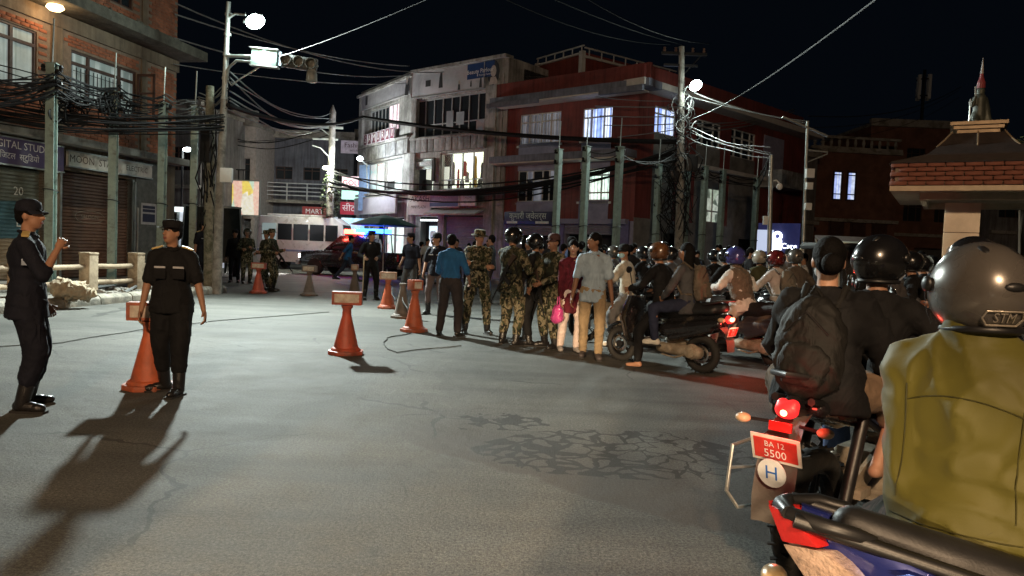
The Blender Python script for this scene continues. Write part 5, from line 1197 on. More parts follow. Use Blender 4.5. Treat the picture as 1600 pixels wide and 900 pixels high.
# ================================================================ VEHICLES
CHASSIS = mat('dusty_alloy', (.36, .31, .24), .6, .35, var=.35, vs=9, bump=.3, dirt=(.22, .17, .11), dirt_amt=.5)
REDL = glow('tail_lamp_red', (1, .03, .03), 1.1); REDH = glow('brake_light_hot', (1, .25, .12), 9); REDP = mat('red_lens', (.5, .02, .02), .2, coat=.5); AMB = mat('indicator_amber', (.55, .40, .25), .3, coat=.4)
PLR = mat('plate_red', (.55, .04, .03), .5); PLW = mat('plate_white', (.75, .72, .66), .5, dirt=(.5, .4, .3), dirt_amt=.2)
SEATM = mat('seat_vinyl', (.009, .009, .010), .5, bump=.08, bs=160)
def wheel(parent, c, R, w, alloy, spokes=5):
    c = Vector(c); b = MB(); b.ring(c, (1, 0, 0), R-w*.5, w*.5, 28, 10, 1.05)
    for i in range(48):
        a = i*math.pi/24; sx_ = .22 if i % 2 else -.22; p = c+Vector((sx_*w, (R-.002)*math.cos(a), (R-.002)*math.sin(a))); b.box(p, (w*.34, .014, .008), Matrix.Rotation(a, 3, 'X') @ Matrix.Rotation(.4*(1 if i % 2 else -1), 3, 'Z'))
    o = MB(); o.ring(c, (1, 0, 0), R-w*.95, .016, 28, 6, 2.0); o.cone(c-Vector((.07, 0, 0)), c+Vector((.07, 0, 0)), .045, .045, 14)
    for i in range(spokes):
        a = 2*math.pi*i/spokes
        for da in (-.12, .12):
            o.bar(c+Vector((0, .04*math.cos(a), .04*math.sin(a))), c+Vector((0, (R-w)*math.cos(a+da), (R-w)*math.sin(a+da))), .02, .014)
    w_ = o.make('wheel', alloy, parent); b.make('tyre', RUBB, w_, True)
    d = MB(); d.ring(c+Vector((-.055, 0, 0)), (1, 0, 0), R*.4, .022, 24, 4, .12); d.make('brake_disc', CHRM, w_)
    return w_
def plate(parent, c, w, h, tilt, back=True, lines=('BA 12', '5500'), yaw=0):
    M = Matrix.Translation(c) @ Matrix.Rotation(yaw, 4, 'Z') @ Matrix.Rotation(math.pi if back else 0, 4, 'Z') @ Matrix.Rotation(tilt, 4, 'X')
    b = MB(); b.M = M; b.bx(-w/2-.008, w/2+.008, 0, .006, -h/2-.008, h/2+.008); p = b.make('number_plate', PLW, parent, bevel=.003)
    b = MB(); b.M = M; b.bx(-w/2+.006, w/2-.006, .006, .009, -h/2+.006, h/2-.006); b.make('red_field', PLR, p)
    b = MB(); b.M = M
    text_mb(b, lines[0], h*.34, Matrix.Translation((0, .0095, h*.23))); text_mb(b, lines[1], h*.48, Matrix.Translation((0, .0095, -h*.18))); b.make('plate_lettering', WHT, p)
def blade(b, pts, w, t):
    """curved strip (mudguard): pts = (y,z) centre line"""
    n = len(pts); vs = []
    for i, (y, z) in enumerate(pts):
        a = Vector(pts[min(i+1, n-1)])-Vector(pts[max(i-1, 0)]); nn = Vector((-a.y, a.x)).normalized()*t
        ww = w[i] if isinstance(w, (list, tuple)) else w
        vs += [(-ww, y, z), (-ww*.6, y+nn.x*2.5, z+nn.y*2.5), (ww*.6, y+nn.x*2.5, z+nn.y*2.5), (ww, y, z), (ww*.6, y+nn.x*1.5, z+nn.y*1.5), (-ww*.6, y+nn.x*1.5, z+nn.y*1.5)]
    b.add(vs, [(i*6+j, i*6+(j+1) % 6, (i+1)*6+(j+1) % 6, (i+1)*6+j) for i in range(n-1) for j in range(6)]+[tuple(range(6)), tuple((n-1)*6+j for j in range(5, -1, -1))])
def motorcycle(label, loc, heading, paint, lit=False, lean=0, plates=('BA 12', '5500'), rear='commuter', group='motorcycles waiting in the junction', paint2=None):
    r = thing('motorcycle', label, 'motorcycle', (*loc, 0), -R_(heading), group); r.rotation_euler = (0, R_(lean), -R_(heading))
    wheel(r, (0, -.62, .30), .30, .115, DARKM); wheel(r, (0, .68, .30), .30, .095, DARKM)
    b = MB()
    for s in (-1, 1):
        b.tube([(s*.03, .45, .88), (s*.13, .2, .72), (s*.13, -.15, .62), (s*.10, -.45, .76), (s*.08, -.85, .84)], .018, 6)
        b.tube([(s*.09, -.08, .40), (s*.10, -.62, .30)], .026, 8); b.tube([(s*.12, -.55, .34), (s*.12, -.38, .74)], .03, 8)
        b.tube([(s*.12, -.535, .38), (s*.12, -.51, .44), (s*.12, -.42, .64)], [.018, .027, .022], 10)
    b.tube([(0, .45, .86), (0, .30, .5), (0, .1, .3)], .024, 8); b.make('frame', BLKP, r, True)
    b = MB(); b.box((0, .1, .38), (.24, .34, .24)); b.lathe([(.10, 0), (.10, .03), (.085, .05), (.03, .055), (.03, .065)], (.12, .03, .36), 18, Matrix.Rotation(R_(90), 3, 'Y')); b.lathe([(.12, 0), (.12, .03), (.10, .05)], (-.12, .03, .36), 18, Matrix.Rotation(R_(-90), 3, 'Y'))
    b.lathe([(.055, 0), (.055, .03), (.02, .045)], (.12, .2, .34), 14, Matrix.Rotation(R_(90), 3, 'Y'))
    for k in range(7): b.box((0, .22+k*.012, .49+k*.032), (.2-.005*k, .17, .014), Matrix.Rotation(-.25, 3, 'X'))
    b.box((0, .25, .6), (.12, .12, .22), Matrix.Rotation(-.25, 3, 'X')); b.make('engine', CHASSIS, r, bevel=.01)
    b = MB(); b.tube([(.06, .33, .52), (.1, .4, .36), (.13, .25, .2), (.15, -.2, .24)], .022, 8); b.tube([(.15, -.2, .22), (.17, -.38, .25), (.19, -.74, .33)], [.025, .045, .05], 12); b.make('exhaust', CHASSIS, r, True)
    b = MB(); b.box((.13, -.33, .47), (.02, .34, .10), Matrix.Rotation(.35, 3, 'X')); b.box((.15, -.45, .40), (.05, .12, .04)); b.tube([(.1, -.22, .34), (.24, -.24, .36)], .016, 6); b.tube([(.1, .05, .28), (.26, .05, .28)], .018, 6); b.tube([(-.1, .05, .28), (-.26, .05, .28)], .018, 6); b.tube([(-.1, -.22, .36), (-.24, -.24, .36)], .016, 6); b.make('footrest_brackets', CHASSIS, r)
    me = blob([('e', (0, .2, .80), (.14, .25, .13)), ('e', (0, .05, .74), (.10, .2, .1)), ('c', (.12, .34, .74), (.12, .1, .70), .06, .04), ('c', (-.12, .34, .74), (-.12, .1, .70), .06, .04)], .016, 4); me.materials.append(paint); link('fuel_tank', me, r)
    me = blob([('c', (0, .0, .78), (0, -.28, .775), .085, .10), ('c', (0, -.3, .80), (0, -.72, .88), .09, .065), ('c', (.05, -.05, .78), (.05, -.3, .77), .06, .06), ('c', (-.05, -.05, .78), (-.05, -.3, .77), .06, .06)], .016, 4); me.materials.append(SEATM); link('seat', me, r)
    me = blob([('c', (.07, -.1, .66), (.07, -.75, .80), .055, .045), ('c', (-.07, -.1, .66), (-.07, -.75, .80), .055, .045), ('c', (0, -.4, .70), (0, -.86, .82), .05, .04)], .014, 3); me.materials.append(paint2 or paint); link('tail_fairing', me, r)
    b = MB(); b.tube([(.09, -.45, .86), (.12, -.6, .90), (.11, -.82, .94), (0, -.92, .95), (-.11, -.82, .94), (-.12, -.6, .90), (-.09, -.45, .86)], .014, 6); b.make('grab_rail', BLKP, r, True)
    me = blob([('e', (0, -.9, .80), (.055, .03, .04)), ('e', (.022, -.89, .82), (.03, .025, .028)), ('e', (-.022, -.89, .82), (.03, .025, .028))], .008, 2); me.materials.append(REDL if lit else REDP); tl = link('tail_lamp', me, r)
    if lit: b = MB(); b.ell((.0, -.928, .79), (.016, .008, .014)); b.make('bulb', REDH, tl, True)
    b = MB(); b.bx(-.05, .05, -.955, -.94, .715, .755); b.make('reflector', REDP, r, bevel=.004)
    plate(r, (0, -.975, .645), .2, .105, R_(-18), True, plates)
    b = MB(); blade(b, [(-.78, .78), (-.88, .74), (-.94, .66), (-.965, .56), (-.99, .44), (-.995, .33)], [.06, .07, .08, .09, .09, .085], .012); fl = b.make('rear_mudguard', mat('mudguard_dusty', (.24, .215, .18), .7, var=.35, vs=7, dirt=(.40, .32, .22), dirt_amt=.4), r, True)
    for s in (-1, 1):
        b = MB(); b.tube([(s*.06, -.9, .74), (s*.15, -.92, .74)], .008, 6); b.make('indicator_stalk', BLKP, r); b = MB(); b.ell((s*.18, -.93, .74), (.035, .03, .022)); b.make('indicator', AMB, r, True)
    b = MB(); b.tube([(-.12, -.4, .7), (-.22, -.5, .62), (-.24, -.9, .6), (-.24, -.93, .4), (-.2, -.9, .33), (-.12, -.6, .32)], .009, 5); b.tube([(-.24, -.91, .5), (-.13, -.55, .48)], .008, 5); b.make('side_guard', STEEL, r)
    b = MB()
    for s in (-1, 1): b.tube([(s*.09, .42, .98), (s*.09, .56, .62)], .022, 8); b.tube([(s*.09, .56, .62), (s*.085, .68, .30)], .03, 8)
    b.box((0, .44, .93), (.2, .08, .03)); b.box((0, .5, .78), (.2, .08, .03)); b.make('front_fork', CHRM, r, True)
    b = MB(); blade(b, [(.36, .42), (.42, .55), (.54, .63), (.68, .66), (.82, .63), (.9, .56)], .06, .008); b.make('front_mudguard', paint, r, True)
    b = MB(); b.tube([(-.36, .28, 1.02), (-.3, .33, 1.03), (-.1, .42, .99), (.1, .42, .99), (.3, .33, 1.03), (.36, .28, 1.02)], .012, 8); hb = b.make('handlebar', CHRM, r, True)
    b = MB()
    for s in (-1, 1): b.tube([(s*.24, .365, 1.02), (s*.37, .27, 1.02)], .019, 8); b.tube([(s*.22, .4, 1.03), (s*.36, .36, 1.02)], .006, 5)
    b.make('grips', RUBB, hb, True)
    for s in (-1, 1):
        b = MB(); b.tube([(s*.22, .37, 1.03), (s*.3, .36, 1.22)], .007, 5); b.ell((s*.33, .36, 1.25), (.07, .02, .045)); m_ = b.make('mirror', BLKP, r, True)
        b = MB(); b.ell((s*.33, .343, 1.25), (.06, .006, .038)); b.make('mirror_glass', CHRM, m_, True)
    me = blob([('e', (0, .58, .88), (.11, .1, .12)), ('e', (0, .5, .98), (.12, .08, .09))], .014, 3); me.materials.append(paint); hl = link('headlamp_cowl', me, r)
    b = MB(); b.ell((0, .665, .87), (.08, .03, .075)); b.make('headlamp', mat('lamp_glass', (.6, .6, .58), .1, coat=.5), hl, True)
    return r
def scooter(label, loc, heading, paint, lit=False, lean=0, plates=('BA 7', '3421'), group='motorcycles waiting in the junction'):
    r = thing('scooter', label, 'scooter', (*loc, 0), -R_(heading), group); r.rotation_euler = (0, R_(lean), -R_(heading))
    wheel(r, (0, -.56, .24), .24, .10, DARKM); wheel(r, (0, .64, .24), .24, .09, DARKM)
    me = blob([('c', (.1, -.1, .50), (.1, -.8, .64), .10, .055), ('c', (-.1, -.1, .50), (-.1, -.8, .64), .10, .055), ('c', (0, -.15, .55), (0, -.9, .72), .13, .05), ('c', (.13, -.2, .42), (.1, -.7, .56), .06, .05), ('c', (-.13, -.2, .42), (-.1, -.7, .56), .06, .05)], .016, 4); me.materials.append(paint); link('rear_body', me, r)
    me = blob([('c', (0, -.02, .74), (0, -.3, .75), .10, .115), ('c', (0, -.3, .77), (0, -.82, .83), .11, .07), ('c', (.06, -.1, .74), (.06, -.7, .79), .06, .05), ('c', (-.06, -.1, .74), (-.06, -.7, .79), .06, .05)], .016, 4); me.materials.append(SEATM); link('seat', me, r)
    b = MB(); b.box((0, .2, .27), (.34, .5, .06)); b.make('floorboard', BLKP, r, bevel=.02)
    b = MB(); b.add([(-.19, .40, .28), (.19, .40, .28), (.22, .46, .6), (.17, .40, .9), (-.17, .40, .9), (-.22, .46, .6), (-.12, .52, .3), (.12, .52, .3), (.15, .60, .6), (.12, .5, .9), (-.12, .5, .9), (-.15, .6, .6)], [(0, 1, 2, 5), (5, 2, 3, 4), (6, 11, 8, 7), (11, 10, 9, 8), (0, 6, 7, 1), (1, 7, 8, 2), (2, 8, 9, 3), (3, 9, 10, 4), (4, 10, 11, 5), (5, 11, 6, 0)]); b.make('front_apron', paint, r, bevel=.02)
    me = blob([('e', (0, .42, .98), (.13, .09, .08)), ('c', (-.15, .38, 1.0), (.15, .38, 1.0), .04, .04)], .014, 3); me.materials.append(paint); hc = link('handlebar_cowl', me, r)
    b = MB(); b.ell((0, .495, .99), (.09, .03, .05)); b.make('headlamp', mat('lamp_glass', (.6, .6, .58), .1, coat=.5), hc, True)
    b = MB()
    for s in (-1, 1): b.tube([(s*.15, .38, 1.01), (s*.35, .3, 1.0)], .018, 8)
    b.make('grips', RUBB, r, True)
    for s in (-1, 1):
        b = MB(); b.tube([(s*.2, .38, 1.02), (s*.28, .37, 1.2)], .007, 5); b.ell((s*.31, .37, 1.24), (.065, .02, .045)); b.make('mirror', BLKP, r, True)
    b = MB(); b.tube([(0, .46, .8), (0, .62, .3)], .03, 8); blade(b, [(.38, .3), (.44, .42), (.56, .5), (.7, .51), (.82, .45), (.88, .36)], .07, .01); b.make('front_mudguard', paint, r, True)
    me = blob([('c', (-.13, -.05, .28), (-.13, -.56, .26), .07, .085), ('e', (-.15, -.5, .27), (.05, .12, .1)), ('c', (.05, -.1, .3), (.05, -.4, .3), .09, .08)], .014, 2); me.materials.append(CHASSIS); link('engine', me, r)
    b = MB(); b.lathe([(.07, 0), (.07, .02), (.03, .03)], (-.2, -.5, .27), 16, Matrix.Rotation(R_(-90), 3, 'Y')); b.lathe([(.05, 0), (.05, .02), (.02, .03)], (-.19, -.2, .28), 14, Matrix.Rotation(R_(-90), 3, 'Y')); b.tube([(-.19, -.1, .2), (-.22, -.3, .18), (-.22, -.42, .22)], .012, 6); b.make('engine_cover', CHASSIS, r, True)
    b = MB(); b.tube([(.13, -.1, .26), (.16, -.35, .28), (.17, -.85, .34)], [.03, .06, .055], 12); b.make('exhaust', DARKM, r, True)
    b = MB(); b.tube([(.11, -.6, .86), (.12, -.85, .92), (0, -.96, .93), (-.12, -.85, .92), (-.11, -.6, .86)], .016, 6); b.make('grab_rail', BLKP, r, True)
    me = blob([('e', (0, -.9, .70), (.10, .04, .055))], .012, 2); me.materials.append(REDL if lit else REDP); tl = link('tail_lamp', me, r)
    if lit:
        b = MB(); b.ell((0, -.935, .70), (.06, .015, .03)); b.make('bulb', REDH, tl, True)
    for s in (-1, 1): b = MB(); b.ell((s*.13, -.86, .69), (.03, .05, .03)); b.make('indicator', AMB, r, True)
    plate(r, (0, -.945, .55), .2, .1, R_(-14), True, plates)
    b = MB(); blade(b, [(-.82, .6), (-.9, .52), (-.93, .42), (-.94, .3)], [.09, .10, .10, .09], .01); b.make('rear_mudguard', mat('mudguard_dusty', (.10, .09, .08), .7), r, True)
    return r
# ---- pickup, minibus, truck, rickshaw, car
def car_wheel(parent, c, R, w, m=None):
    c = Vector(c); b = MB(); b.lathe([(R*.62, -w/2), (R*.95, -w/2), (R, -w*.3), (R, w*.3), (R*.95, w/2), (R*.62, w/2)], c, 24, Matrix.Rotation(R_(90), 3, 'Y'))
    o = MB(); o.lathe([(.02, -w*.42), (R*.6, -w*.42), (R*.64, -w*.3), (R*.64, w*.3), (R*.6, w*.42), (.02, w*.42)], c, 20, Matrix.Rotation(R_(90), 3, 'Y'))
    for i in range(6): a = i*1.047; o.bar(c+Vector((0, 0, 0)), c+Vector((0, R*.6*math.cos(a), R*.6*math.sin(a))), w*.95, .05)
    w_ = o.make('wheel', m or STEEL, parent); b.make('tyre', RUBB, w_, True)
def body_loft(secs, mats_, parent, name, bevel=.02):
    """loft along y through closed x-z sections"""
    b = MB(); n = len(secs[0][1]); vs = []
    for y, s in secs: vs += [(x, y, z) for x, z in s]
    k = len(secs)
    b.add(vs, [(i*n+j, i*n+(j+1) % n, (i+1)*n+(j+1) % n, (i+1)*n+j) for i in range(k-1) for j in range(n)]+[tuple(range(n)), tuple((k-1)*n+j for j in range(n-1, -1, -1))])
    return b.make(name, mats_, parent, bevel=bevel)
def sec(w, z0, z1, t=.9, zm=None):
    zm = zm or z0+(z1-z0)*.5
    return [(-w*.95, z0), (w*.95, z0), (w, zm), (w*t, z1), (-w*t, z1), (-w, zm)]
def pickup():
    P = mat('pickup_paint', (.018, .020, .022), .25, .3, var=.2, bump=0, coat=.6)
    r = thing('pickup_truck', 'dark police pickup with glowing red and blue roof lights, before the grey building', 'pickup truck', (-7.1, 33.9, 0), R_(70))
    body_loft([(2.55, sec(.72, .5, .85)), (2.4, sec(.86, .4, 1.02)), (1.3, sec(.9, .38, 1.12, .88)), (1.15, sec(.9, .38, 1.12, .9)), (-.7, sec(.9, .38, 1.12)), (-.75, sec(.9, .38, 1.12)), (-2.45, sec(.9, .42, 1.12)), (-2.55, sec(.88, .5, 1.1))], P, r, 'body')
    body_loft([(1.2, sec(.80, 1.1, 1.13, .98)), (.45, sec(.80, 1.1, 1.78, .82)), (-.5, sec(.80, 1.1, 1.82, .82)), (-.85, sec(.80, 1.1, 1.70, .84))], P, r, 'cabin')
    for s in (-1, 1):
        for y0, y1 in ((.0, .75), (-.72, -.06)):
            b = MB(); b.add([(s*.815, y0, 1.2), (s*.815, y1, 1.2), (s*.70, y1-.28*(y1 > .5), 1.70), (s*.70, y0, 1.72), (s*.80, y0, 1.2), (s*.80, y1, 1.2), (s*.68, y1-.28*(y1 > .5), 1.7), (s*.68, y0, 1.72)], [(0, 1, 2, 3), (7, 6, 5, 4), (0, 4, 5, 1), (2, 6, 7, 3), (1, 5, 6, 2), (3, 7, 4, 0)]); b.make('side_window', GLSD, r)
        b = MB(); b.box((s*.98, .8, 1.2), (.14, .1, .16)); b.make('mirror', BLKP, r, bevel=.02)
    b = MB(); b.add([(-.72, 1.16, 1.15), (.72, 1.16, 1.15), (.62, .5, 1.74), (-.62, .5, 1.74), (-.72, 1.12, 1.13), (.72, 1.12, 1.13), (.62, .46, 1.72), (-.62, .46, 1.72)], [(0, 1, 2, 3), (7, 6, 5, 4), (0, 4, 5, 1), (2, 6, 7, 3), (1, 5, 6, 2), (3, 7, 4, 0)]); b.make('windscreen', GLSD, r)
    for y in (1.6, -1.6):
        for s in (-1, 1): car_wheel(r, (s*.78, y, .38), .38, .26)
    b = MB()
    for s in (-1, 1): b.box((s*.62, 2.5, .82), (.3, .1, .16))
    b.make('headlamps', glow('headlamp_white', (1, 1, .95), 14), r, bevel=.02)
    b = MB(); b.bx(-.8, .8, -2.66, -2.52, .42, .58); b.bx(-.85, .85, 2.45, 2.65, .42, .62); b.make('bumper', mat('bumper_steel', (.35, .34, .33), .4, .6), r, bevel=.02)
    b = MB(); b.bx(-.72, .72, -2.575, -2.55, .62, 1.06)
    for z in (.7, .8, .9): b.bx(-.7, .7, -2.59, -2.57, z, z+.025)
    b.make('tailgate', P, r)
    b = MB(); b.bx(-.15, .2, -2.60, -2.585, .66, .84); b.make('number_plate', WHT, r); b = MB(); b.bx(-.12, .18, -2.60, -2.585, .93, 1.02); b.make('yellow_badge', mat('badge_yellow', (.7, .5, .05), .5), r)
    for s in (-1, 1): b = MB(); b.bx(s*.8-.06, s*.8+.06, -2.59, -2.55, .75, 1.05); b.make('tail_lamp', REDP, r)
    b = MB(); b.bx(-.7, .7, -.15, .1, 1.83, 1.88); bar = b.make('light_bar_base', BLKP, r)
    b = MB(); b.bx(-.74, .1, -.3, .2, 1.88, 2.08); b.make('red_beacon', glow('beacon_red', (1, .05, .03), 22), bar, bevel=.03)
    b = MB(); b.bx(.14, .72, -.14, .1, 1.88, 2.04); b.make('blue_beacon', glow('beacon_blue', (.02, .1, 1), 18), bar, bevel=.03)
    # raised rear light rack over the bed
    b = MB()
    for s in (-1, 1): b.tube([(s*.8, -1.0, 1.1), (s*.8, -1.0, 1.95), (s*.8, -2.2, 1.9), (s*.8, -2.3, 1.1)], .03, 6)
    b.make('bed_frame', BLKP, r, True)
    b = MB(); b.bx(-.9, -.55, -2.1, -.45, 1.95, 2.13); b.make('blue_side_beacon', glow('beacon_blue', (.02, .1, 1), 18), r, bevel=.03)
    point('beacon_red_light', (-8.2, 33.0, 2.3), 110, (1, .08, .05), .15); point('beacon_blue_light', (-6.2, 32.9, 2.3), 40, (.05, .15, 1), .15)
    spot('pickup_headlight', (-9.75, 34.5, .85), (-12, 31, -.2), 1200, (1, .97, .9), 70, .6, .1)
pickup()
def minibus():
    P = mat('minibus_white', (.75, .76, .77), .35, var=.08, bump=0, coat=.4, dirt=(.35, .33, .3), dirt_amt=.2)
    r = thing('minibus', 'white minibus with dark windows standing behind the police pickup', 'minibus', (-10.9, 39.6, 0), R_(-93)); r.scale = (.95, .86, .98)
    body_loft([(-2.75, sec(.95, .5, 2.6, .9)), (-2.6, sec(1.0, .4, 2.8, .9)), (1.9, sec(1.0, .4, 2.8, .9)), (2.4, sec(1.0, .4, 2.5, .88)), (2.75, sec(.95, .45, 1.4, .95))], P, r, 'body', .06)
    for s in (-1, 1):
        for y0, y1 in ((-2.4, -1.55), (-1.45, -.6), (-.5, .4), (.5, 1.35), (1.45, 2.2)):
            b = MB(); b.bx(s*1.005-.012, s*1.005+.008, y0, y1, 1.55, 2.4); b.make('side_window', GLSD if y0 > -1.5 or s < 0 else glow('bus_inside', (.5, .65, .65), .3), r)
    b = MB(); b.add([(-.85, 2.72, 1.5), (.85, 2.72, 1.5), (.8, 2.42, 2.45), (-.8, 2.42, 2.45), (-.85, 2.68, 1.5), (.85, 2.68, 1.5), (.8, 2.38, 2.45), (-.8, 2.38, 2.45)], [(0, 1, 2, 3), (7, 6, 5, 4), (0, 4, 5, 1), (2, 6, 7, 3), (1, 5, 6, 2), (3, 7, 4, 0)]); b.make('windscreen', GLSD, r)
    b = MB(); b.bx(-.8, .8, -2.2, 1.6, 2.82, 2.92); b.make('roof_rack', P, r, bevel=.02)
    for y in (1.7, -1.7):
        for s in (-1, 1): car_wheel(r, (s*.85, y, .36), .36, .24)
    b = MB(); b.bx(-1.01, 1.01, -2.7, 2.7, .95, 1.05); b.make('blue_stripe', mat('bus_stripe', (.2, .25, .4), .4), r)
minibus()
def truck():
    r = thing('truck', 'dark covered truck parked in the side street behind the soldiers', 'truck', (-11.1, 27.6, 0), R_(22))
    T = mat('truck_canvas', (.02, .022, .02), .85, var=.4, vs=3, bump=.5)
    body_loft([(0, sec(1.05, .8, 2.65, .88)), (3.4, sec(1.05, .8, 2.65, .88))], T, r, 'canvas_cover', .08)
    b = MB(); b.bx(-1.0, 1.0, -.1, 4.9, .55, .8); b.make('chassis', DARKM, r); body_loft([(3.5, sec(1.0, .6, 2.2, .9)), (4.6, sec(1.0, .6, 2.1, .88)), (4.9, sec(.95, .6, 1.3, .95))], mat('truck_green', (.03, .04, .03), .5), r, 'cab', .05)
    b = MB()
    for x in (-1.05, 1.05): b.bar((x, -.02, .8), (x*.9, -.02, 2.6), .06)
    b.bar((-1.0, -.02, 2.6), (1.0, -.02, 2.6), .06); b.make('rear_frame', mat('frame_pale', (.4, .42, .42), .5), r)
    b = MB(); b.bx(-1.0, 1.0, -.12, -.06, .75, 1.35); b.make('tailgate', T, r)
    for y in (.9, 4.1):
        for s in (-1, 1): car_wheel(r, (s*.85, y, .42), .42, .28)
truck()
def rickshaw():
    r = thing('auto_rickshaw', 'three-wheeled rickshaw with a pale curved windscreen frame, behind the riders on the right', 'auto rickshaw', (6.45, 14.4, 0), R_(175))
    F = mat('rickshaw_frame', (.42, .42, .33), .5, var=.2)
    b = MB(); b.tube([(-.48, .9, .9), (-.47, .75, 1.65), (-.38, .7, 1.80), (.38, .7, 1.80), (.47, .75, 1.65), (.48, .9, .9)], .035, 8); b.make('windscreen_frame', F, r, True)
    b = MB(); b.add([(-.45, .88, .95), (.45, .88, .95), (.4, .74, 1.74), (-.4, .74, 1.74), (-.45, .86, .95), (.45, .86, .95), (.4, .72, 1.74), (-.4, .72, 1.74)], [(0, 1, 2, 3), (7, 6, 5, 4), (0, 4, 5, 1), (2, 6, 7, 3), (1, 5, 6, 2), (3, 7, 4, 0)]); b.make('windscreen', glass('thin_glass', (.05, .05, .05), .05, .35), r)
    body_loft([(1.25, sec(.25, .35, .7)), (.9, sec(.5, .3, .95)), (.5, sec(.55, .3, .6)), (-.3, sec(.65, .3, .62)), (-1.2, sec(.65, .35, .95))], mat('rickshaw_green', (.05, .09, .07), .5, dirt=(.2, .18, .14), dirt_amt=.3), r, 'body', .03)
    body_loft([(.75, sec(.45, 1.72, 1.80, .9)), (-1.15, sec(.62, 1.70, 1.84, .88))], mat('rickshaw_hood', (.025, .025, .025), .8), r, 'canopy', .03)
    b = MB()
    for s in (-1, 1): b.tube([(s*.6, -1.15, .9), (s*.58, -1.15, 1.72)], .025, 6)
    b.make('rear_posts', F, r)
    car_wheel(r, (0, 1.1, .22), .22, .1)
    for s in (-1, 1): car_wheel(r, (s*.6, -.8, .22), .22, .1)
    b = MB(); b.lathe([(.03, 0), (.001, .16)], (.08, .8, .95), 8); b.make('dashboard_ornament', mat('ornament_white', (.8, .8, .8), .4), r)
rickshaw()
def black_car():
    P = mat('car_black', (.012, .012, .013), .25, .2, bump=0, coat=.7)
    r = thing('parked_car', 'black car nosing in at the right edge beside the green jacket', 'car', (5.5, 5.55, 0), R_(88))
    body_loft([(2.1, sec(.7, .45, .72)), (1.95, sec(.84, .3, .86)), (.85, sec(.86, .25, .95, .9)), (-1.3, sec(.86, .25, .97, .9)), (-1.9, sec(.84, .3, .95)), (-2.05, sec(.75, .45, .8))], P, r, 'body', .04)
    body_loft([(1.0, sec(.76, .93, .96, .97)), (.2, sec(.76, .93, 1.42, .8)), (-.9, sec(.76, .93, 1.44, .8)), (-1.5, sec(.76, .93, 1.0, .96))], GLSD, r, 'cabin_glass', .02)
    b = MB(); b.bx(-.6, .6, -.95, .25, 1.425, 1.455)
    for s in (-1, 1): b.bar((s*.74, .98, .95), (s*.6, .2, 1.43), .05); b.bar((s*.6, -.9, 1.44), (s*.73, -1.5, .98), .05); b.bar((s*.765, -.3, .95), (s*.62, -.3, 1.43), .06); b.bar((s*.6, .22, 1.43), (s*.6, -.92, 1.44), .05)
    b.make('roof', P, r, bevel=.01)
    for y in (1.3, -1.25):
        for s in (-1, 1): car_wheel(r, (s*.76, y, .31), .31, .2)
    b = MB()
    for s in (-1, 1): b.ell((s*.6, 2.0, .7), (.16, .08, .09))
    b.make('headlamps', mat('lamp_glass', (.6, .6, .58), .1, coat=.5), r, True)
black_car()
def umbrella():
    r = thing('street_umbrella', 'dark green street umbrella in front of the left shop windows', 'umbrella', (-5.6, 32.3, 0))
    b = MB(); n = 8
    vs = [(0, 0, 2.75)]+[(1.5*math.cos(a*math.pi/4), 1.5*math.sin(a*math.pi/4), 2.3) for a in range(n)]+[(.75*math.cos(a*math.pi/4), .75*math.sin(a*math.pi/4), 2.58) for a in range(n)]
    b.add(vs, [(0, 9+i, 9+(i+1) % n) for i in range(n)]+[(9+i, 1+i, 1+(i+1) % n, 9+(i+1) % n) for i in range(n)]); b.add([(v[0], v[1], v[2]-.03) for v in vs[1:9]], [tuple(range(8))])
    b.make('canopy', cloth('umbrella_green', (.01, .09, .07), .2), r)
    b = MB(); b.tube([(0, 0, 0), (0, 0, 2.74)], .03, 8); b.make('pole', STEEL, r); b = MB(); b.lathe([(.3, 0), (.3, .06), (.05, .1)], (0, 0, 0), 12); b.make('base', CONC, r)
umbrella()
# ================================================================ PEOPLE
def skinm(name, c):
    m = mat(name, c, .5, 0, var=.10, vs=14, bump=.12, bs=120, spec=.35); return m
SK1 = skinm('skin_brown', (.32, .165, .10)); SK2 = skinm('skin_tan', (.42, .24, .16)); SK3 = skinm('skin_dark_brown', (.22, .11, .065))
HAIR = mat('hair_black', (.006, .0055, .0055), .7, bump=.4, bs=90, spec=.08); EYEW = mat('eye_white', (.6, .58, .55), .3, bump=0); EYEB = mat('eye_dark', (.015, .01, .01), .2, bump=0); LIP = mat('lip', (.26, .09, .075), .5, bump=0)
NAVY_U = cloth('uniform_navy', (.008, .009, .016), .55); BLACK_C = cloth('cloth_black', (.007, .007, .008), .5); BOOT = mat('boot_leather', (.014, .013, .013), .3, bump=.3, bs=60)
BLUE_S = cloth('shirt_blue', (.018, .10, .25), .5); DKTR = cloth('trousers_dark', (.035, .03, .032), .5); KHAKI = cloth('trousers_khaki', (.26, .19, .11), .5); LTBL = cloth('tee_light_blue', (.30, .39, .48), .5)
CAMO = camo('camouflage', [(.035, .042, .022), (.09, .072, .042), (.016, .02, .012), (.010, .010, .008), (.17, .15, .10)]); CAMOD = camo('camouflage_vest', [(.022, .026, .016), (.06, .055, .035), (.012, .013, .01)], 10)
MAROON = cloth('maroon_print', (.09, .010, .018), .4, var=.5, ws=16); WHTC = cloth('cloth_offwhite', (.60, .56, .52), .5); JEAN = cloth('denim_blue', (.06, .09, .19), .5); CREAMH = cloth('hoodie_cream', (.50, .46, .38), .6)
VESTB = cloth('vest_brown', (.13, .10, .075), .8, ws=14); GREYT = cloth('trousers_grey', (.16, .155, .15), .5); OLIVE = cloth('jacket_olive', (.075, .068, .010), .5, rough=.6, ws=4, var=.1); OLIVE.node_tree.nodes['Principled BSDF'].inputs['Sheen Weight'].default_value = .1
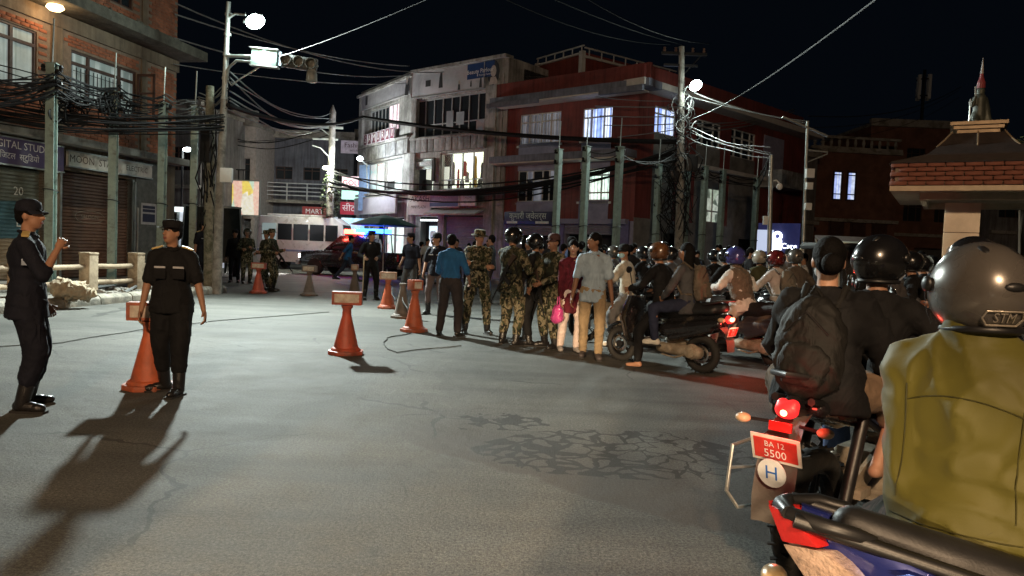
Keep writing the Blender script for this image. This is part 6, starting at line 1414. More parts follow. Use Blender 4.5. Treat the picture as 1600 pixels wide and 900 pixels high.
BACKP = cloth('backpack_black', (.009, .0085, .008), .5, rough=.7); BPBR = cloth('backpack_brown', (.10, .08, .06), .6); BPGR = cloth('backpack_grey', (.14, .125, .10), .6); BRNT = cloth('trousers_brown', (.15, .10, .065), .6)
HGREY = mat('helmet_gunmetal', (.11, .10, .09), .28, .45, var=.12, vs=3, bump=0, coat=.6, dirt=(.16, .14, .12), dirt_amt=.12); HBLK = mat('helmet_black', (.008, .008, .009), .22, .0, bump=0, coat=.5); HPUR = mat('helmet_violet_blue', (.05, .055, .22), .2, .2, bump=0, coat=.7); HRED = mat('helmet_red_black', (.10, .012, .012), .2, .1, var=.9, vs=9, bump=0, coat=.7)
HORG = mat('helmet_orange_black', (.10, .045, .02), .25, 0, var=.9, vs=7, bump=0, coat=.6); VISOR = glass('visor_smoke', (.01, .01, .012), .04, .8); VISC = glass('visor_clear', (.25, .26, .27), .04, .28)
def ik(a, t, l1, l2, pole):
    a, t = Vector(a), Vector(t); d = t-a; D = min(d.length, (l1+l2)*.999); d = d.normalized(); t = a+d*D
    x = (l1*l1-l2*l2+D*D)/(2*D); h = math.sqrt(max(0, l1*l1-x*x)); p = Vector(pole); p = p-d*p.dot(d)
    p = p.normalized() if p.length > 1e-5 else d.orthogonal().normalized()
    return a+d*x+p*h, t
def join_mb(me, mb, mats_):
    """append extra closed pieces (fingers, eyes ...) to a body mesh"""
    bm = bmesh.new(); bm.from_mesh(me); n0 = len(me.materials)
    for m in mats_: me.materials.append(m)
    vs = [bm.verts.new(v) for v in mb.v]
    for f, mi in zip(mb.f, mb.mi):
        try: q = bm.faces.new([vs[i] for i in f])
        except ValueError: continue
        q.material_index = mi; q.smooth = True
    bmesh.ops.recalc_face_normals(bm, faces=bm.faces); bm.to_mesh(me); bm.free()
def helmet_mesh(style, M, mat_shell, parent, s=1.0, open_visor=False, logo=None):
    """open- or full-face helmet in the head frame M (y forward)"""
    bm = bmesh.new(); nu, nv = 36, 22; rx, ry, rz = .125*s, .148*s, .138*s
    g = []
    for i in range(nv+1):
        t = math.pi*i/nv*.80
        row = []
        for j in range(nu):
            a = 2*math.pi*j/nu; x = rx*math.sin(t)*math.sin(a); y = ry*math.sin(t)*math.cos(a)-.008; z = rz*math.cos(t)+.022
            if z < -.03: k = 1-.35*(min(.1, -.03-z)/.1)*.4; x *= k
            if i == 0: x = y = 0
            row.append(bm.verts.new(M @ Vector((x, y, z))))
        g.append(row)
    for i in range(nv):
        for j in range(nu):
            j2 = (j+1) % nu; a = 2*math.pi*(j+.5)/nu; a = a if a < math.pi else a-2*math.pi; t = math.pi*(i+.5)/nv*.80; z = rz*math.cos(t)+.022
            front = abs(a) < R_(62)
            if style == 'full' and front and -.045 < z < .055: continue
            if style == 'open' and front and z < .045: continue
            if i == 0: continue
            try: bm.faces.new((g[i][j], g[i+1][j], g[i+1][j2], g[i][j2]))
            except ValueError: pass
    top = bm.verts.new(M @ Vector((0, -.008, rz+.022)))
    for j in range(nu): bm.faces.new((top, g[1][j], g[1][(j+1) % nu]))
    for v in [v for v in bm.verts if not v.link_faces]: bm.verts.remove(v)
    bmesh.ops.recalc_face_normals(bm, faces=bm.faces)
    bmesh.ops.solidify(bm, geom=bm.faces, thickness=.018*s)
    me = bpy.data.meshes.new('helmet'); bm.to_mesh(me); bm.free(); shade(me, 50); me.materials.append(mat_shell)
    h = link('helmet', me, parent)
    b = MB(); b.M = M
    for sx in (-1, 1): b.ell((sx*.035*s, -.075*s, .128*s), (.016*s, .03*s, .012*s), Matrix.Rotation(.5, 3, 'X'), 10, 6)
    b.ell((0, -.150*s, .03*s), (.03*s, .012*s, .014*s), None, 10, 6); tag(b.make('vent', BLKP, h, True), kind='stuff')
    # rubber rim and visor
    b = MB(); b.M = M
    lo = -.115*s+.02
    b.tube([(rx*.70*math.sin(a), ry*.70*math.cos(a)-.008, -.083*s) for a in [R_(62+i*236/24) for i in range(25)]], .011*s, 6)
    b.make('rim', BLKP, h, True)
    b = MB(); b.M = M @ Matrix.Rotation(R_(48), 4, 'X') if open_visor else M
    n = 14; vs = []; fs = []
    zs = (-.085, -.05, .0, .05, .075) if style == 'open' else (-.05, -.02, .02, .06)
    for z in zs:
        k = math.sqrt(max(.3, 1-((z-.0)/.17)**2))
        for i in range(n+1): a = R_(-66+132*i/n); vs.append((rx*1.05*k*math.sin(a), (ry*1.06*k)*math.cos(a)-.008, z+.015))
    for r_ in range(len(zs)-1):
        for i in range(n): fs.append((r_*(n+1)+i, r_*(n+1)+i+1, (r_+1)*(n+1)+i+1, (r_+1)*(n+1)+i))
    b.add(vs, fs); v = b.make('visor', VISC if style == 'open' else VISOR, h, True)
    b = MB(); b.M = M
    for s_ in (-1, 1): b.ell((s_*rx*1.0, .035, .04), (.012, .022, .022))
    b.make('visor_pivot', BLKP, h, True)
    return h
def person(label, loc, heading, h=1.7, seat=None, lean=(0, 0), twist=0, look=(0, 0), feet=None, hands=None, toes=(8, -8), shirt=NAVY_U, sleeve='long', pants=None, shoe=BOOT, boots=False, skin=SK1, hair='short', hat=None, hatm=None, vest=None, vox=.02, group=None, baggy=1.0, fat=1.0, epaulet=None, badge=False, mask=None, collar=False, grip=.5, openv=False, wr=.006, hem=.06, elbow=None, barefoot=False, female=False, collar_m=None, pocket=False, knee=None, pants_len=None, headdrop=0, broad=False):
    s = h/1.72; pants = pants or shirt; X = Vector((1, 0, 0)); Z = Vector((0, 0, 1))
    r = thing('person', label, 'person', (loc[0], loc[1], loc[2] if len(loc) > 2 else 0), -R_(heading), group)
    P = Vector((0, 0, (seat if seat else .935*s)))
    up = Vector((lean[0], lean[1], 1)).normalized(); tw = Matrix.Rotation(R_(twist), 3, 'Z')
    xr = (tw @ X); xr = (xr-up*xr.dot(up)).normalized(); yf = up.cross(xr)
    T = Matrix((xr, yf, up)).transposed()                         # torso frame
    def tp(x, y, z): return P+T @ Vector((x*s, y*s, z*s))
    N = tp(0, 0, .525); SW = .155 if female else .170
    sh = [tp(-SW, 0, .437), tp(SW, 0, .437)]
    Rh = Matrix.Rotation(R_(look[0]), 3, 'Z') @ Matrix.Rotation(R_(look[1]), 3, 'X')
    base = Matrix.Rotation(math.atan2(yf.y, yf.x)-math.pi/2, 3, 'Z')
    fw = base @ Rh @ Vector((0, 1, 0)); HR = base @ Rh
    Hc = N+up*.05*s+Vector((0, 0, .10*s-headdrop))+fw*.022*s
    HM = Matrix.Translation(Hc) @ HR.to_4x4() @ Matrix.Scale(s, 4)
    def hp(x, y, z): return HM @ Vector((x, y, z))
    # limbs
    feet = feet or ((-.11, 0, 0), (.11, .02, 0)); hands = hands or ((-.27, .04, .80), (.27, .04, .80))
    hip = [P+Vector((-.09*s, 0, -.02*s)), P+Vector((.09*s, 0, -.02*s))]; knees = []; ankles = []
    for i in (0, 1):
        f = Vector(feet[i]); a = Vector((f.x, f.y, f.z+.085*s))
        pole = Vector((-.15+.3*i, 1, .15)) if not knee else Vector(knee[i])
        k, a = ik(hip[i], a, .43*s, .42*s, pole); knees.append(k); ankles.append(a)
    elb = []; wri = []
    for i in (0, 1):
        pole = Vector(((-.45, -.9, -.2), (.45, -.9, -.2))[i]) if not elbow else Vector(elbow[i])
        e, w = ik(sh[i], Vector(hands[i])*(s if not seat else 1), .29*s, .255*s, pole); elb.append(e); wri.append(w)
    # ---- body: one continuous skin
    B = [('e', P, (.155*s, .105*s, .12*s), T), ('e', tp(0, 0, .2), (.135*s, .095*s, .17*s), T), ('e', tp(0, .005, .36), (.155*s, .105*s, .17*s), T), ('c', sh[0], sh[1], .06*s, .06*s),
         ('c', N-up*.04*s, Hc-Vector((0, 0, .05*s))-fw*.012*s, .056*s, .052*s), ('e', hp(0, -.012, .022), (.076*s, .094*s, .095*s), HR), ('e', hp(0, .022, -.045), (.058*s, .066*s, .072*s), HR), ('e', hp(0, .05, -.082), (.035*s, .034*s, .03*s), HR),
         ('c', hp(0, .088, .008), hp(0, .104, -.026), .011*s, .016*s), ('e', hp(-.076, -.008, -.012), (.012*s, .022*s, .034*s), HR), ('e', hp(.076, -.008, -.012), (.012*s, .022*s, .034*s), HR)]
    fing = MB()
    for i in (0, 1):
        B += [('c', sh[i], elb[i], .048*s, .040*s), ('c', elb[i], wri[i], .041*s, .027*s), ('c', hip[i], knees[i], .072*s, .048*s), ('c', knees[i], ankles[i], .046*s, .034*s)]
        B.append(('e', knees[i].lerp(ankles[i], .28)+Vector((0, -.02, 0)), (.042*s, .045*s, .09*s)))
        d = (wri[i]-elb[i]).normalized(); sx = 1 if i else -1
        side = (xr*(-sx)); side = (side-d*side.dot(d)).normalized()                       # palm normal: towards the body
        fwd = d.cross(side).normalized()*(-sx); fwd = fwd if fwd.dot(yf) > -.2 else -fwd   # thumb side
        Q = Matrix((fwd, side, d)).transposed(); c = wri[i]+d*.05*s
        B.append(('e', c, (.040*s, .018*s, .055*s), Q)); B.append(('c', wri[i], c, .025*s, .024*s))
        for k, (o, L) in enumerate(((.028, .072), (.010, .082), (-.009, .077), (-.027, .06))):
            p0 = c+fwd*o*s+d*.035*s; a1 = grip*.7; p1 = p0+(d*math.cos(a1)+side*math.sin(a1)).normalized()*L*.45*s; a2 = grip*1.9; p2 = p1+(d*math.cos(a2)+side*math.sin(a2)).normalized()*L*.34*s; a3 = grip*2.6; p3 = p2+(d*math.cos(a3)+side*math.sin(a3)).normalized()*L*.25*s
            fing.tube([p0-d*.015*s, p0, p1, p2, p3], [.0085*s, .009*s, .0085*s, .0078*s, .005*s], 6)
        t0 = c+fwd*.03*s-d*.02*s; t1 = t0+(fwd*.8+d*.7+side*.25).normalized()*.035*s; t2 = t1+(d*.9+fwd*.15+side*(.2+grip*.5)).normalized()*.03*s
        fing.tube([t0, t1, t2], [.011*s, .0105*s, .007*s], 6)
        fd = Matrix.Rotation(R_(toes[i]), 3, 'Z') @ Vector((0, 1, 0)); a = ankles[i]
        B += [('c', a-fd*.03*s-Z*.035*s, a+fd*.15*s-Z*.055*s, .036*s, .027*s), ('c', a, a-Z*.03*s, .036*s, .034*s)]
    me = blob(B, vox*.8, 4, 0); me.materials.append(skin)
    for sx in (-1, 1):
        fing.m = 1; fing.ell(hp(sx*.032, .080, .018), (.015*s, .010*s, .008*s), HR, 8, 6); fing.m = 2; fing.ell(hp(sx*.032, .088, .018), (.0065*s, .006*s, .0065*s), HR, 8, 6)
        fing.m = 3; fing.tube([hp(sx*.015, .09, .038), hp(sx*.035, .088, .045), hp(sx*.055, .072, .04)], [.004*s, .006*s, .003*s], 5)
    fing.m = 4; fing.ell(hp(0, .086, -.055), (.024*s, .010*s, .006*s), HR, 10, 6); fing.ell(hp(0, .085, -.064), (.020*s, .010*s, .006*s), HR, 10, 6)
    join_mb(me, fing, [EYEW, EYEB, HAIR, LIP]); link('body', me, r)
    # ---- shirt
    g = .016*s; F = fat
    S = [('e', tp(0, 0, .09), (.164*s*F, .116*s*F, .14*s), T), ('e', tp(0, 0, .2), (.152*s*F, .112*s*F, .17*s), T), ('e', tp(0, 0, .34), (.176*s*F, .124*s*F, .18*s), T), ('c', sh[0], sh[1], .066*s, .066*s), ('c', tp(0, .0, .42), N-up*.02*s, .10*s, .066*s), ('c', tp(-.05, -.01, .485), sh[0]+up*.006*s, .055*s, .060*s), ('c', tp(.05, -.01, .485), sh[1]+up*.006*s, .055*s, .060*s)]
    if hem > 0:
        S.append(('k', tp(0, 0, .12), tp(0, 0, -hem-.05), (.160*s*F, .116*s*F), (.190*s*F, .142*s*F), T))
    if broad:
        for i, sx in ((0, -1), (1, 1)): S += [('c', tp(0, -.015, .46), sh[i]-up*.02*s, .086*s, .078*s), ('c', sh[i].lerp(N, .12)-up*.03*s, tp(sx*.115, -.01, .06), .080*s, .095*s)]
    if collar: S.append(('c', N-up*.03*s, N+up*.045*s-yf*.01, .078*s, .074*s))
    for i in (0, 1):
        if sleeve == 'long': S += [('c', sh[i], elb[i], .066*s*baggy, .056*s*baggy), ('c', elb[i], elb[i].lerp(wri[i], .94), .056*s*baggy, .040*s*baggy)]
        elif sleeve == 'short': S += [('c', sh[i], sh[i].lerp(elb[i], .80), .064*s, .063*s)]
        elif sleeve == 'elbow': S += [('c', sh[i], elb[i], .066*s, .056*s), ('c', elb[i], elb[i].lerp(wri[i], .2), .055*s, .052*s)]
    me = blob(S, vox, 12 if broad else 5, wr*s, 4.5 if broad else 6, loc[0]*3.1+loc[1]); me.materials.append(shirt); so = link('jacket' if sleeve == 'long' else 'shirt', me, r)
    if vest:
        V = [(q[0], q[1], tuple(v+.016*s for v in q[2]), q[3]) if q[0] == 'e' else q for q in S[:3]]+[('c', sh[0].lerp(sh[1], .12), sh[1].lerp(sh[0], .12), .08*s, .08*s)]
        if vest is not CAMOD: V.append(('c', N-up*.04*s, N+up*.03*s, .078*s, .072*s))
        me = blob(V, vox, 4, wr*1.3*s, 8, 3); me.materials.append(vest); vo = link('vest', me, r)
    if broad:                                              # stitched seams lying on the jacket back
        from mathutils.bvhtree import BVHTree
        bv = BVHTree.FromPolygons([v.co.copy() for v in me.vertices], [tuple(p.vertices) for p in me.polygons])
        def on_back(x, z):
            o_ = tp(x, -.6, z); h_ = bv.ray_cast(o_, T @ Vector((0, 1, 0))); return (h_[0]-T @ Vector((0, 1, 0))*.001) if h_[0] is not None else None
        b = MB(); SEAM = cloth('seam_olive', (.035, .032, .006), .2)
        for ln_ in ([(x*.02, .375-.0006*x*x) for x in range(-7, 8)], [(x*.02, -.005) for x in range(-8, 9)], [(x*.02, .03) for x in range(-8, 9)], [(.135+.03*(z/10-.5)**2, .08+z*.031) for z in range(0, 11)], [(-.135-.03*(z/10-.5)**2, .08+z*.031) for z in range(0, 11)]):
            pts = [q for q in (on_back(*w) for w in ln_) if q is not None]
            if len(pts) > 2: b.tube(pts, .0020, 5)
        tag(b.make('seams', SEAM, so, True), kind='stuff')
    if collar_m or collar:
        b = MB(); n = 16
        b.tube([N+up*(.0 if not collar else .05)*s+T @ Vector((.066*s*math.cos(a), .066*s*math.sin(a)+.005, -.02*math.sin(a)))for a in [2*math.pi*k/n for k in range(n+1)]], .016*s, 6); b.make('collar', collar_m or shirt, so, True)
    # ---- trousers
    Tr = [('e', P, (.176*s*F, .128*s*F, .13*s), T), ('c', P+Vector((0, 0, -.03*s)), P+Vector((0, 0, -.07*s)), .10*s, .08*s)]
    for i in (0, 1):
        kn, an = knees[i], ankles[i]; en = kn.lerp(an, pants_len or (.93 if not boots else .72))
        Tr += [('c', hip[i], kn, .094*s*baggy, .072*s*baggy), ('c', kn, en, .070*s*baggy, (.056 if not boots else .058)*s*baggy)]
    me = blob(Tr, vox, 4, wr*s, 6, 8+loc[0]*2); me.materials.append(pants); po = link('trousers', me, r)
    if pocket:
        b = MB()
        for i, sx in ((0, -1), (1, 1)):
            c = hip[i].lerp(knees[i], .62)+Vector((sx*.078*s, 0, 0)); b.box(c, (.025, .12, .15))
        b.make('thigh_pockets', pants, po, bevel=.008)
    # ---- shoes
    for i in (0, 1):
        if barefoot: break
        fd = Matrix.Rotation(R_(toes[i]), 3, 'Z') @ Vector((0, 1, 0)); sd = Vector((fd.y, -fd.x, 0)); a = ankles[i]; b = MB()
        Q = Matrix((sd, fd, Z)).transposed(); fl = a.z-.085*s
        b.ell(a+fd*.115*s-Z*.045*s, (.046*s, .085*s, .042*s), Q, 12, 8); b.ell(a-fd*.01*s-Z*.03*s, (.043*s, .065*s, .055*s), Q, 12, 8); b.cap(a-fd*.02*s-Z*.03*s, a+fd*.09*s-Z*.035*s, .046*s, .042*s, 10)
        if boots: b.cap(a-Z*.02*s, a.lerp(knees[i], .46), .054*s, .063*s, 12)
        bo = b.make('boot' if boots else 'shoe', shoe, r, True)
        b = MB(); b.box(a+fd*.06*s-Z*.076*s, (.084*s, .275*s, .02*s), Q); b.make('sole', RUBB, bo, bevel=.006)
    # ---- head wear, hair
    if hair and hat not in ('helmet', 'fullhelmet'):
        b = MB(); b.ell(hp(0, -.022, .036), (.084*s, .098*s, .096*s), HR, 18, 12); b.ell(hp(0, -.055, -.005), (.074*s, .06*s, .075*s), HR, 14, 10)
        if hair == 'long': b.cap(hp(0, -.07, 0), hp(0, -.10, -.34), .075*s, .05*s, 12); b.cap(hp(-.05, -.06, 0), hp(-.05, -.07, -.2), .04*s, .04*s); b.cap(hp(.05, -.06, 0), hp(.05, -.07, -.2), .04*s, .04*s)
        if hair == 'bun': b.ell(hp(0, -.13, -.02), (.055*s, .045*s, .055*s), HR, 14, 10)
        b.make('hair', HAIR, r, True)
    if hair == 'long' and hat in ('helmet', 'fullhelmet'):
        b = MB(); b.cap(hp(0, -.1, -.08), hp(0, -.13, -.36), .07*s, .04*s, 12); b.make('hair', HAIR, r, True)
    if hat == 'cap':
        b = MB(); b.M = HM; b.lathe([(.092, .035), (.098, .07), (.088, .11), (.05, .135), (.005, .14)], (0, -.012, 0), 20); c = b.make('cap', hatm or NAVY_U, r, True)
        b = MB(); b.M = HM; n = 10; vs = []
        for i in range(n+1):
            a = R_(-70+140*i/n); vs += [(.092*math.sin(a), .088*math.cos(a)-.012, .04), (.083*math.sin(a), .088*math.cos(a)+.06*max(0, math.cos(a))**.6-.012, .03-.02*abs(math.sin(a)))]
        vs += [(v[0], v[1], v[2]-.006) for v in vs]; m2 = 2*(n+1)
        b.add(vs, [(2*i, 2*i+1, 2*i+3, 2*i+2) for i in range(n)]+[(m2+2*i+2, m2+2*i+3, m2+2*i+1, m2+2*i) for i in range(n)]+[(2*i+1, m2+2*i+1, m2+2*i+3, 2*i+3) for i in range(n)]); b.make('peak', hatm or NAVY_U, c, True)
    elif hat == 'flatcap':      # soft crown cap as worn by the second officer
        b = MB(); b.M = HM; b.lathe([(.090, .046), (.094, .066), (.100, .092), (.095, .113), (.06, .127), (.005, .129)], (0, -.01, 0), 22); c = b.make('cap', hatm or NAVY_U, r, True)
        b = MB(); b.M = HM; b.add([(-.075, .05, .054), (.075, .05, .054), (.055, .145, .040), (-.055, .145, .040), (-.075, .05, .046), (.075, .05, .046), (.055, .145, .034), (-.055, .145, .034)], [(0, 1, 2, 3), (7, 6, 5, 4), (2, 6, 7, 3), (1, 5, 6, 2), (0, 3, 7, 4)]); b.make('peak', BLKP, c)
    elif hat == 'bush':
        b = MB(); b.M = HM; b.lathe([(.15, .028), (.148, .034), (.095, .045), (.096, .10), (.085, .125), (.02, .13), (.004, .13)], (0, -.01, 0), 22); b.make('bush_hat', hatm or CAMO, r, True)
    elif hat == 'helmet': helmet_mesh('open', HM, hatm or HBLK, r, 1.0, openv)
    elif hat == 'fullhelmet': helmet_mesh('full', HM, hatm or HBLK, r, 1.04, openv)
    if mask:
        b = MB(); b.ell(hp(0, .052, -.05), (.062*s, .056*s, .045*s), HR, 14, 8); b.make('face_mask', mask, r, True)
    if epaulet:
        b = MB()
        for i, sx in ((0, -1), (1, 1)): b.box(tp(sx*.14, 0, .525), (.11*s, .055*s, .018*s), T @ Matrix.Rotation(sx*.32, 3, 'Y'))
        b.make('epaulettes', epaulet, so, bevel=.004)
    if badge:
        b = MB()
        for sx in (-1, 1): b.box(tp(sx*.085, .128*F, .335), (.10*s, .012, .018*s), T @ Matrix.Rotation(-.12, 3, 'X'))
        b.make('name_strips', mat('silver_strip', (.4, .4, .42), .4), so)
        b = MB()
        for sx in (-1, 1): b.box(tp(sx*.085, .126*F, .27), (.11*s, .014, .10*s), T @ Matrix.Rotation(-.03, 3, 'X'))
        b.make('chest_pockets', shirt, so, bevel=.005)
    return r, dict(T=T, tp=tp, hp=hp, HM=HM, wri=wri, elb=elb, sh=sh, P=P, s=s, N=N)
def place_mesh(o, root):            # keep an item at the same spot as a figure without parenting it
    o.location = root.location; o.rotation_euler = root.rotation_euler
def backpack(label, root, J, m, size=(.30, .17, .44), y=-.2, z=.26, lift=0):
    s = J['s']; tp = J['tp']; T = J['T']; w, d, hh = [v*s for v in size]
    t = thing('backpack', label, 'backpack'); place_mesh(t, root)
    me = blob([('e', tp(0, y, z), (w*.46, d*.5, hh*.48), T), ('e', tp(0, y-.01, z-.1), (w*.48, d*.52, hh*.36), T), ('c', tp(-.085, y, z-.17), tp(-.07, y, z+.12), .062, .05), ('c', tp(.085, y, z-.17), tp(.07, y, z+.12), .062, .05), ('c', tp(-.05, y, z+.17), tp(.05, y, z+.17), .05, .05)], .013, 3, .010, 8, 5); me.materials.append(m); link('bag', me, t)
    me = blob([('e', tp(0, y-d/s*.40, z-.10), (w*.36, d*.20, hh*.22), T), ('c', tp(-.07, y-d/s*.45, z-.18), tp(.07, y-d/s*.45, z-.18), .03, .03), ('c', tp(-.07, y-d/s*.45, z-.03), tp(.07, y-d/s*.45, z-.03), .022, .022)], .012, 3, .005, 10, 2); me.materials.append(m); link('front_pocket', me, t)
    for sx in (-1, 1):
        b = MB(); b.tube([tp(sx*.09, y+.07, z+.18), tp(sx*.10, -.02, .535), tp(sx*.12, .11, .45), tp(sx*.14, .12, .3), tp(sx*.15, .02, .12), tp(sx*.12, y+.08, z-.16)], .017, 6); b.make('strap', m, t, True)
    b = MB(); b.tube([tp(-.03, y+.02, z+hh/s*.5-.02), tp(0, y, z+hh/s*.5+.03), tp(.03, y+.02, z+hh/s*.5-.02)], .009, 6); b.make('top_loop', m, t, True)
    b = MB(); b.tube([tp(-.11, y-.085, z+.05), tp(0, y-.105, z+.16), tp(.11, y-.085, z+.05)], .004, 4); b.make('zip', BLKP, t)
    return t
def rifle(label, root, p0, p1):
    t = thing('rifle', label, 'rifle'); place_mesh(t, root); p0, p1 = Vector(p0), Vector(p1); d = (p1-p0); L = d.length; d.normalize(); sd = d.cross(Vector((0, 0, 1))).normalized(); u = sd.cross(d)
    M = Matrix((sd, d, u)).transposed().to_4x4(); M.translation = p0
    b = MB(); b.M = M; b.box((0, L*.38, .0), (.035, L*.34, .055)); b.box((0, L*.47, -.09), (.025, .06, .14), Matrix.Rotation(.25, 3, 'X')); b.box((0, L*.3, -.06), (.025, .035, .09), Matrix.Rotation(-.3, 3, 'X')); b.make('receiver', DARKM, t, bevel=.006)
    b = MB(); b.M = M; b.prism([(0, -.07), (0, .02), (L*.24, .02), (L*.24, -.02)], -.016, .016, 'x'); b.make('stock', mat('rifle_stock', (.04, .025, .018), .5), t, bevel=.005)
    b = MB(); b.M = M; b.tube([(0, L*.5, .01), (0, L, .01)], .010, 8); b.tube([(0, L*.55, .0), (0, L*.74, .0)], .022, 8); b.box((0, L*.95, .035), (.008, .012, .04)); b.make('barrel', DARKM, t, True)
    b = MB(); b.M = M; b.tube([(0, L*.05, -.03), (.06, L*.3, -.18), (.04, L*.55, -.16), (0, L*.72, -.02)], .008, 5); b.make('sling', BLACK_C, t)
    return t
# ================================================================ WHO STANDS WHERE
GOLD = mat('gold_braid', (.45, .33, .12), .5)
def people():
    V = .014
    # -- the two officers in front
    r, J = person('officer in dark uniform at far left, seen sideways with one hand raised', (-3.84, 5.92), 62, 1.65, look=(-22, 2), feet=((-.15, .0, 0), (.12, -.02, 0)), toes=(10, -28), hands=((-.27, .12, .86), (.15, .22, 1.34)), elbow=((-.4, -.9, -.2), (.35, .25, -1)), shirt=NAVY_U, sleeve='elbow', boots=True, pants_len=.56, hat='cap', vox=V, baggy=1.28, fat=1.14, epaulet=GOLD, pocket=True, hem=.12, skin=SK1, collar_m=NAVY_U, grip=.9)
    b = MB(); b.box(tuple(J['tp'](.21, .02, .30)), (.02, .08, .05)); ar = b.make('arm_badge', mat('badge_blue_grey', (.25, .3, .38), .6), r)
    person('officer in black short-sleeved uniform facing the camera with his head turned, beside the orange cone', (-3.08, 6.78), 168, 1.56, look=(-30, 4), feet=((-.10, .14, 0), (.07, -.10, 0)), toes=(-18, -62), hands=((-.33, .10, .80), (.27, .06, .83)), shirt=BLACK_C, sleeve='short', boots=True, pants_len=.56, hat='flatcap', hatm=BLACK_C, vox=V, baggy=1.27, epaulet=GOLD, badge=True, pocket=True, hem=.07, skin=SK1, collar_m=BLACK_C, fat=1.14)
    # -- the group at the cones
    person('man in a royal blue shirt and dark trousers standing with his back to the camera', (-1.0, 12.1), 12, 1.64, look=(10, -12), feet=((-.16, 0, 0), (.16, -.03, 0)), toes=(14, -14), hands=((-.17, .30, 1.02), (.30, .12, .95)), shirt=BLUE_S, pants=DKTR, sleeve='elbow', vox=.016, fat=1.08, baggy=1.15, shoe=BOOT, hem=0, collar_m=BLUE_S)
    r, J = person('soldier in camouflage and bush hat with folded arms, facing the camera', (-.58, 12.55), 178, 1.74, look=(28, -8), feet=((-.19, 0, 0), (.19, .03, 0)), toes=(22, -18), hands=((.10, .22, 1.18), (-.12, .24, 1.13)), elbow=((-1, .1, -.8), (1, .1, -.8)), shirt=CAMO, vest=None, boots=True, hat='bush', vox=.016, baggy=1.14, hem=.10, fat=1.06, pocket=True)
    r, J = person('soldier with black helmet and slung rifle, legs lit by headlights, seen from behind', (-.02, 11.25), 40, 1.74, look=(-10, -18), feet=((-.15, .02, 0), (.15, -.02, 0)), toes=(20, -10), hands=((-.02, .33, 1.12), (.22, .28, 1.12)), shirt=CAMO, vest=CAMOD, boots=True, hat='helmet', hatm=HBLK, vox=.016, baggy=1.16, hem=.10, fat=1.06, pocket=True)
    rifle('rifle slung across the back of the helmeted soldier', r, J['tp'](.16, -.16, .42), J['tp'](-.20, -.20, -.32))
    r, J = person('helmeted soldier with a raised visor looking down at a small phone', (.34, 11.35), 292, 1.66, look=(-8, -26), feet=((-.14, .0, 0), (.14, .18, 0)), hands=((-.06, .30, 1.17), (.09, .30, 1.17)), shirt=BLACK_C, vest=CAMOD, boots=True, hat='helmet', hatm=HBLK, openv=True, vox=.016, baggy=1.1, hem=.08)
    t = thing('phone', 'small phone in the hands of the soldier with raised visor', 'phone'); place_mesh(t, r)
    b = MB(); b.box((0.01, .37, 1.19), (.075, .012, .14), Matrix.Rotation(-.8, 3, 'X')); b.make('handset', BLKP, t, bevel=.004); b = MB(); b.box((0.01, .362, 1.197), (.066, .004, .125), Matrix.Rotation(-.8, 3, 'X')); b.make('screen', glow('phone_glow', (.7, .8, 1), 1.5), t)
    r, J = person('soldier in camouflage and dark cap turned toward the two helmeted soldiers', (.60, 11.05), 235, 1.68, look=(8, 0), feet=((-.14, .02, 0), (.16, -.02, 0)), toes=(14, -30), hands=((-.10, .28, 1.0), (.14, .3, .92)), shirt=CAMO, vest=CAMOD, boots=True, hat='cap', hatm=mat('cap_dull_red', (.05, .02, .02), .8), vox=.016, baggy=1.16, hem=.10, pocket=True, skin=SK3)
    rifle('rifle held low by the soldier in the dark cap', r, (.16, .2, 1.15), (-.2, .3, .5))
    person('tall man in a navy jacket, blue jeans and dark cap walking right, behind the group', (1.32, 17.3), 70, 1.78, look=(0, 0), feet=((-.10, -.12, 0), (.10, .16, 0)), shirt=cloth('jacket_navy', (.012, .02, .05)), pants=JEAN, hat='cap', hatm=BLACK_C, vox=.02)
    r, J = person('woman in a maroon print top and pale trousers behind the man in light blue', (.86, 10.75), 170, 1.60, look=(-18, 0), feet=((-.09, .05, 0), (.12, -.08, 0)), hands=((-.24, .08, .76), (.2, .1, .8)), shirt=MAROON, pants=cloth('trousers_pink_white', (.6, .5, .46), .5), sleeve='long', hair='long', vox=.016, female=True, hem=.28, shoe=mat('shoe_grey', (.3, .28, .27), .6), skin=SK2)
    t = thing('handbag', 'shiny pink bag hanging from the woman\'s hand', 'bag'); place_mesh(t, r)
    me = blob([('e', (.23, .14, .56), (.07, .13, .13)), ('e', (.23, .14, .5), (.08, .14, .08))], .014, 3, .012, 9, 2); me.materials.append(mat('bag_pink', (.65, .08, .30), .25, coat=.4)); link('bag', me, t)
    b = MB(); b.tube([(.22, .06, .66), (.22, .09, .8), (.22, .18, .8), (.22, .22, .66)], .008, 6); b.make('handles', mat('bag_pink', (.65, .08, .30)), t)
    person('man in a light blue T-shirt and khaki trousers walking forward', (1.10, 10.15), 184, 1.70, look=(-55, 2), feet=((-.10, .10, 0), (.10, -.12, 0)), toes=(6, -8), hands=((-.27, .02, .78), (.29, .06, .80)), shirt=LTBL, pants=KHAKI, sleeve='short', vox=V, shoe=mat('shoe_sporty', (.06, .05, .05), .6), skin=SK3, hem=.10, collar_m=LTBL, wr=.008)
    # -- officers farther back
    person('officer in dark shirt with a pale strap and brown trousers, behind the blue-shirted man', (-1.62, 15.9), 195, 1.72, look=(-30, 0), feet=((-.14, 0, 0), (.14, .05, 0)), hands=((-.27, .12, .98), (.25, .1, .88)), shirt=NAVY_U, pants=cloth('trousers_mauve', (.12, .09, .09), .5), sleeve='short', boots=True, hat='cap', vox=.02, badge=True)
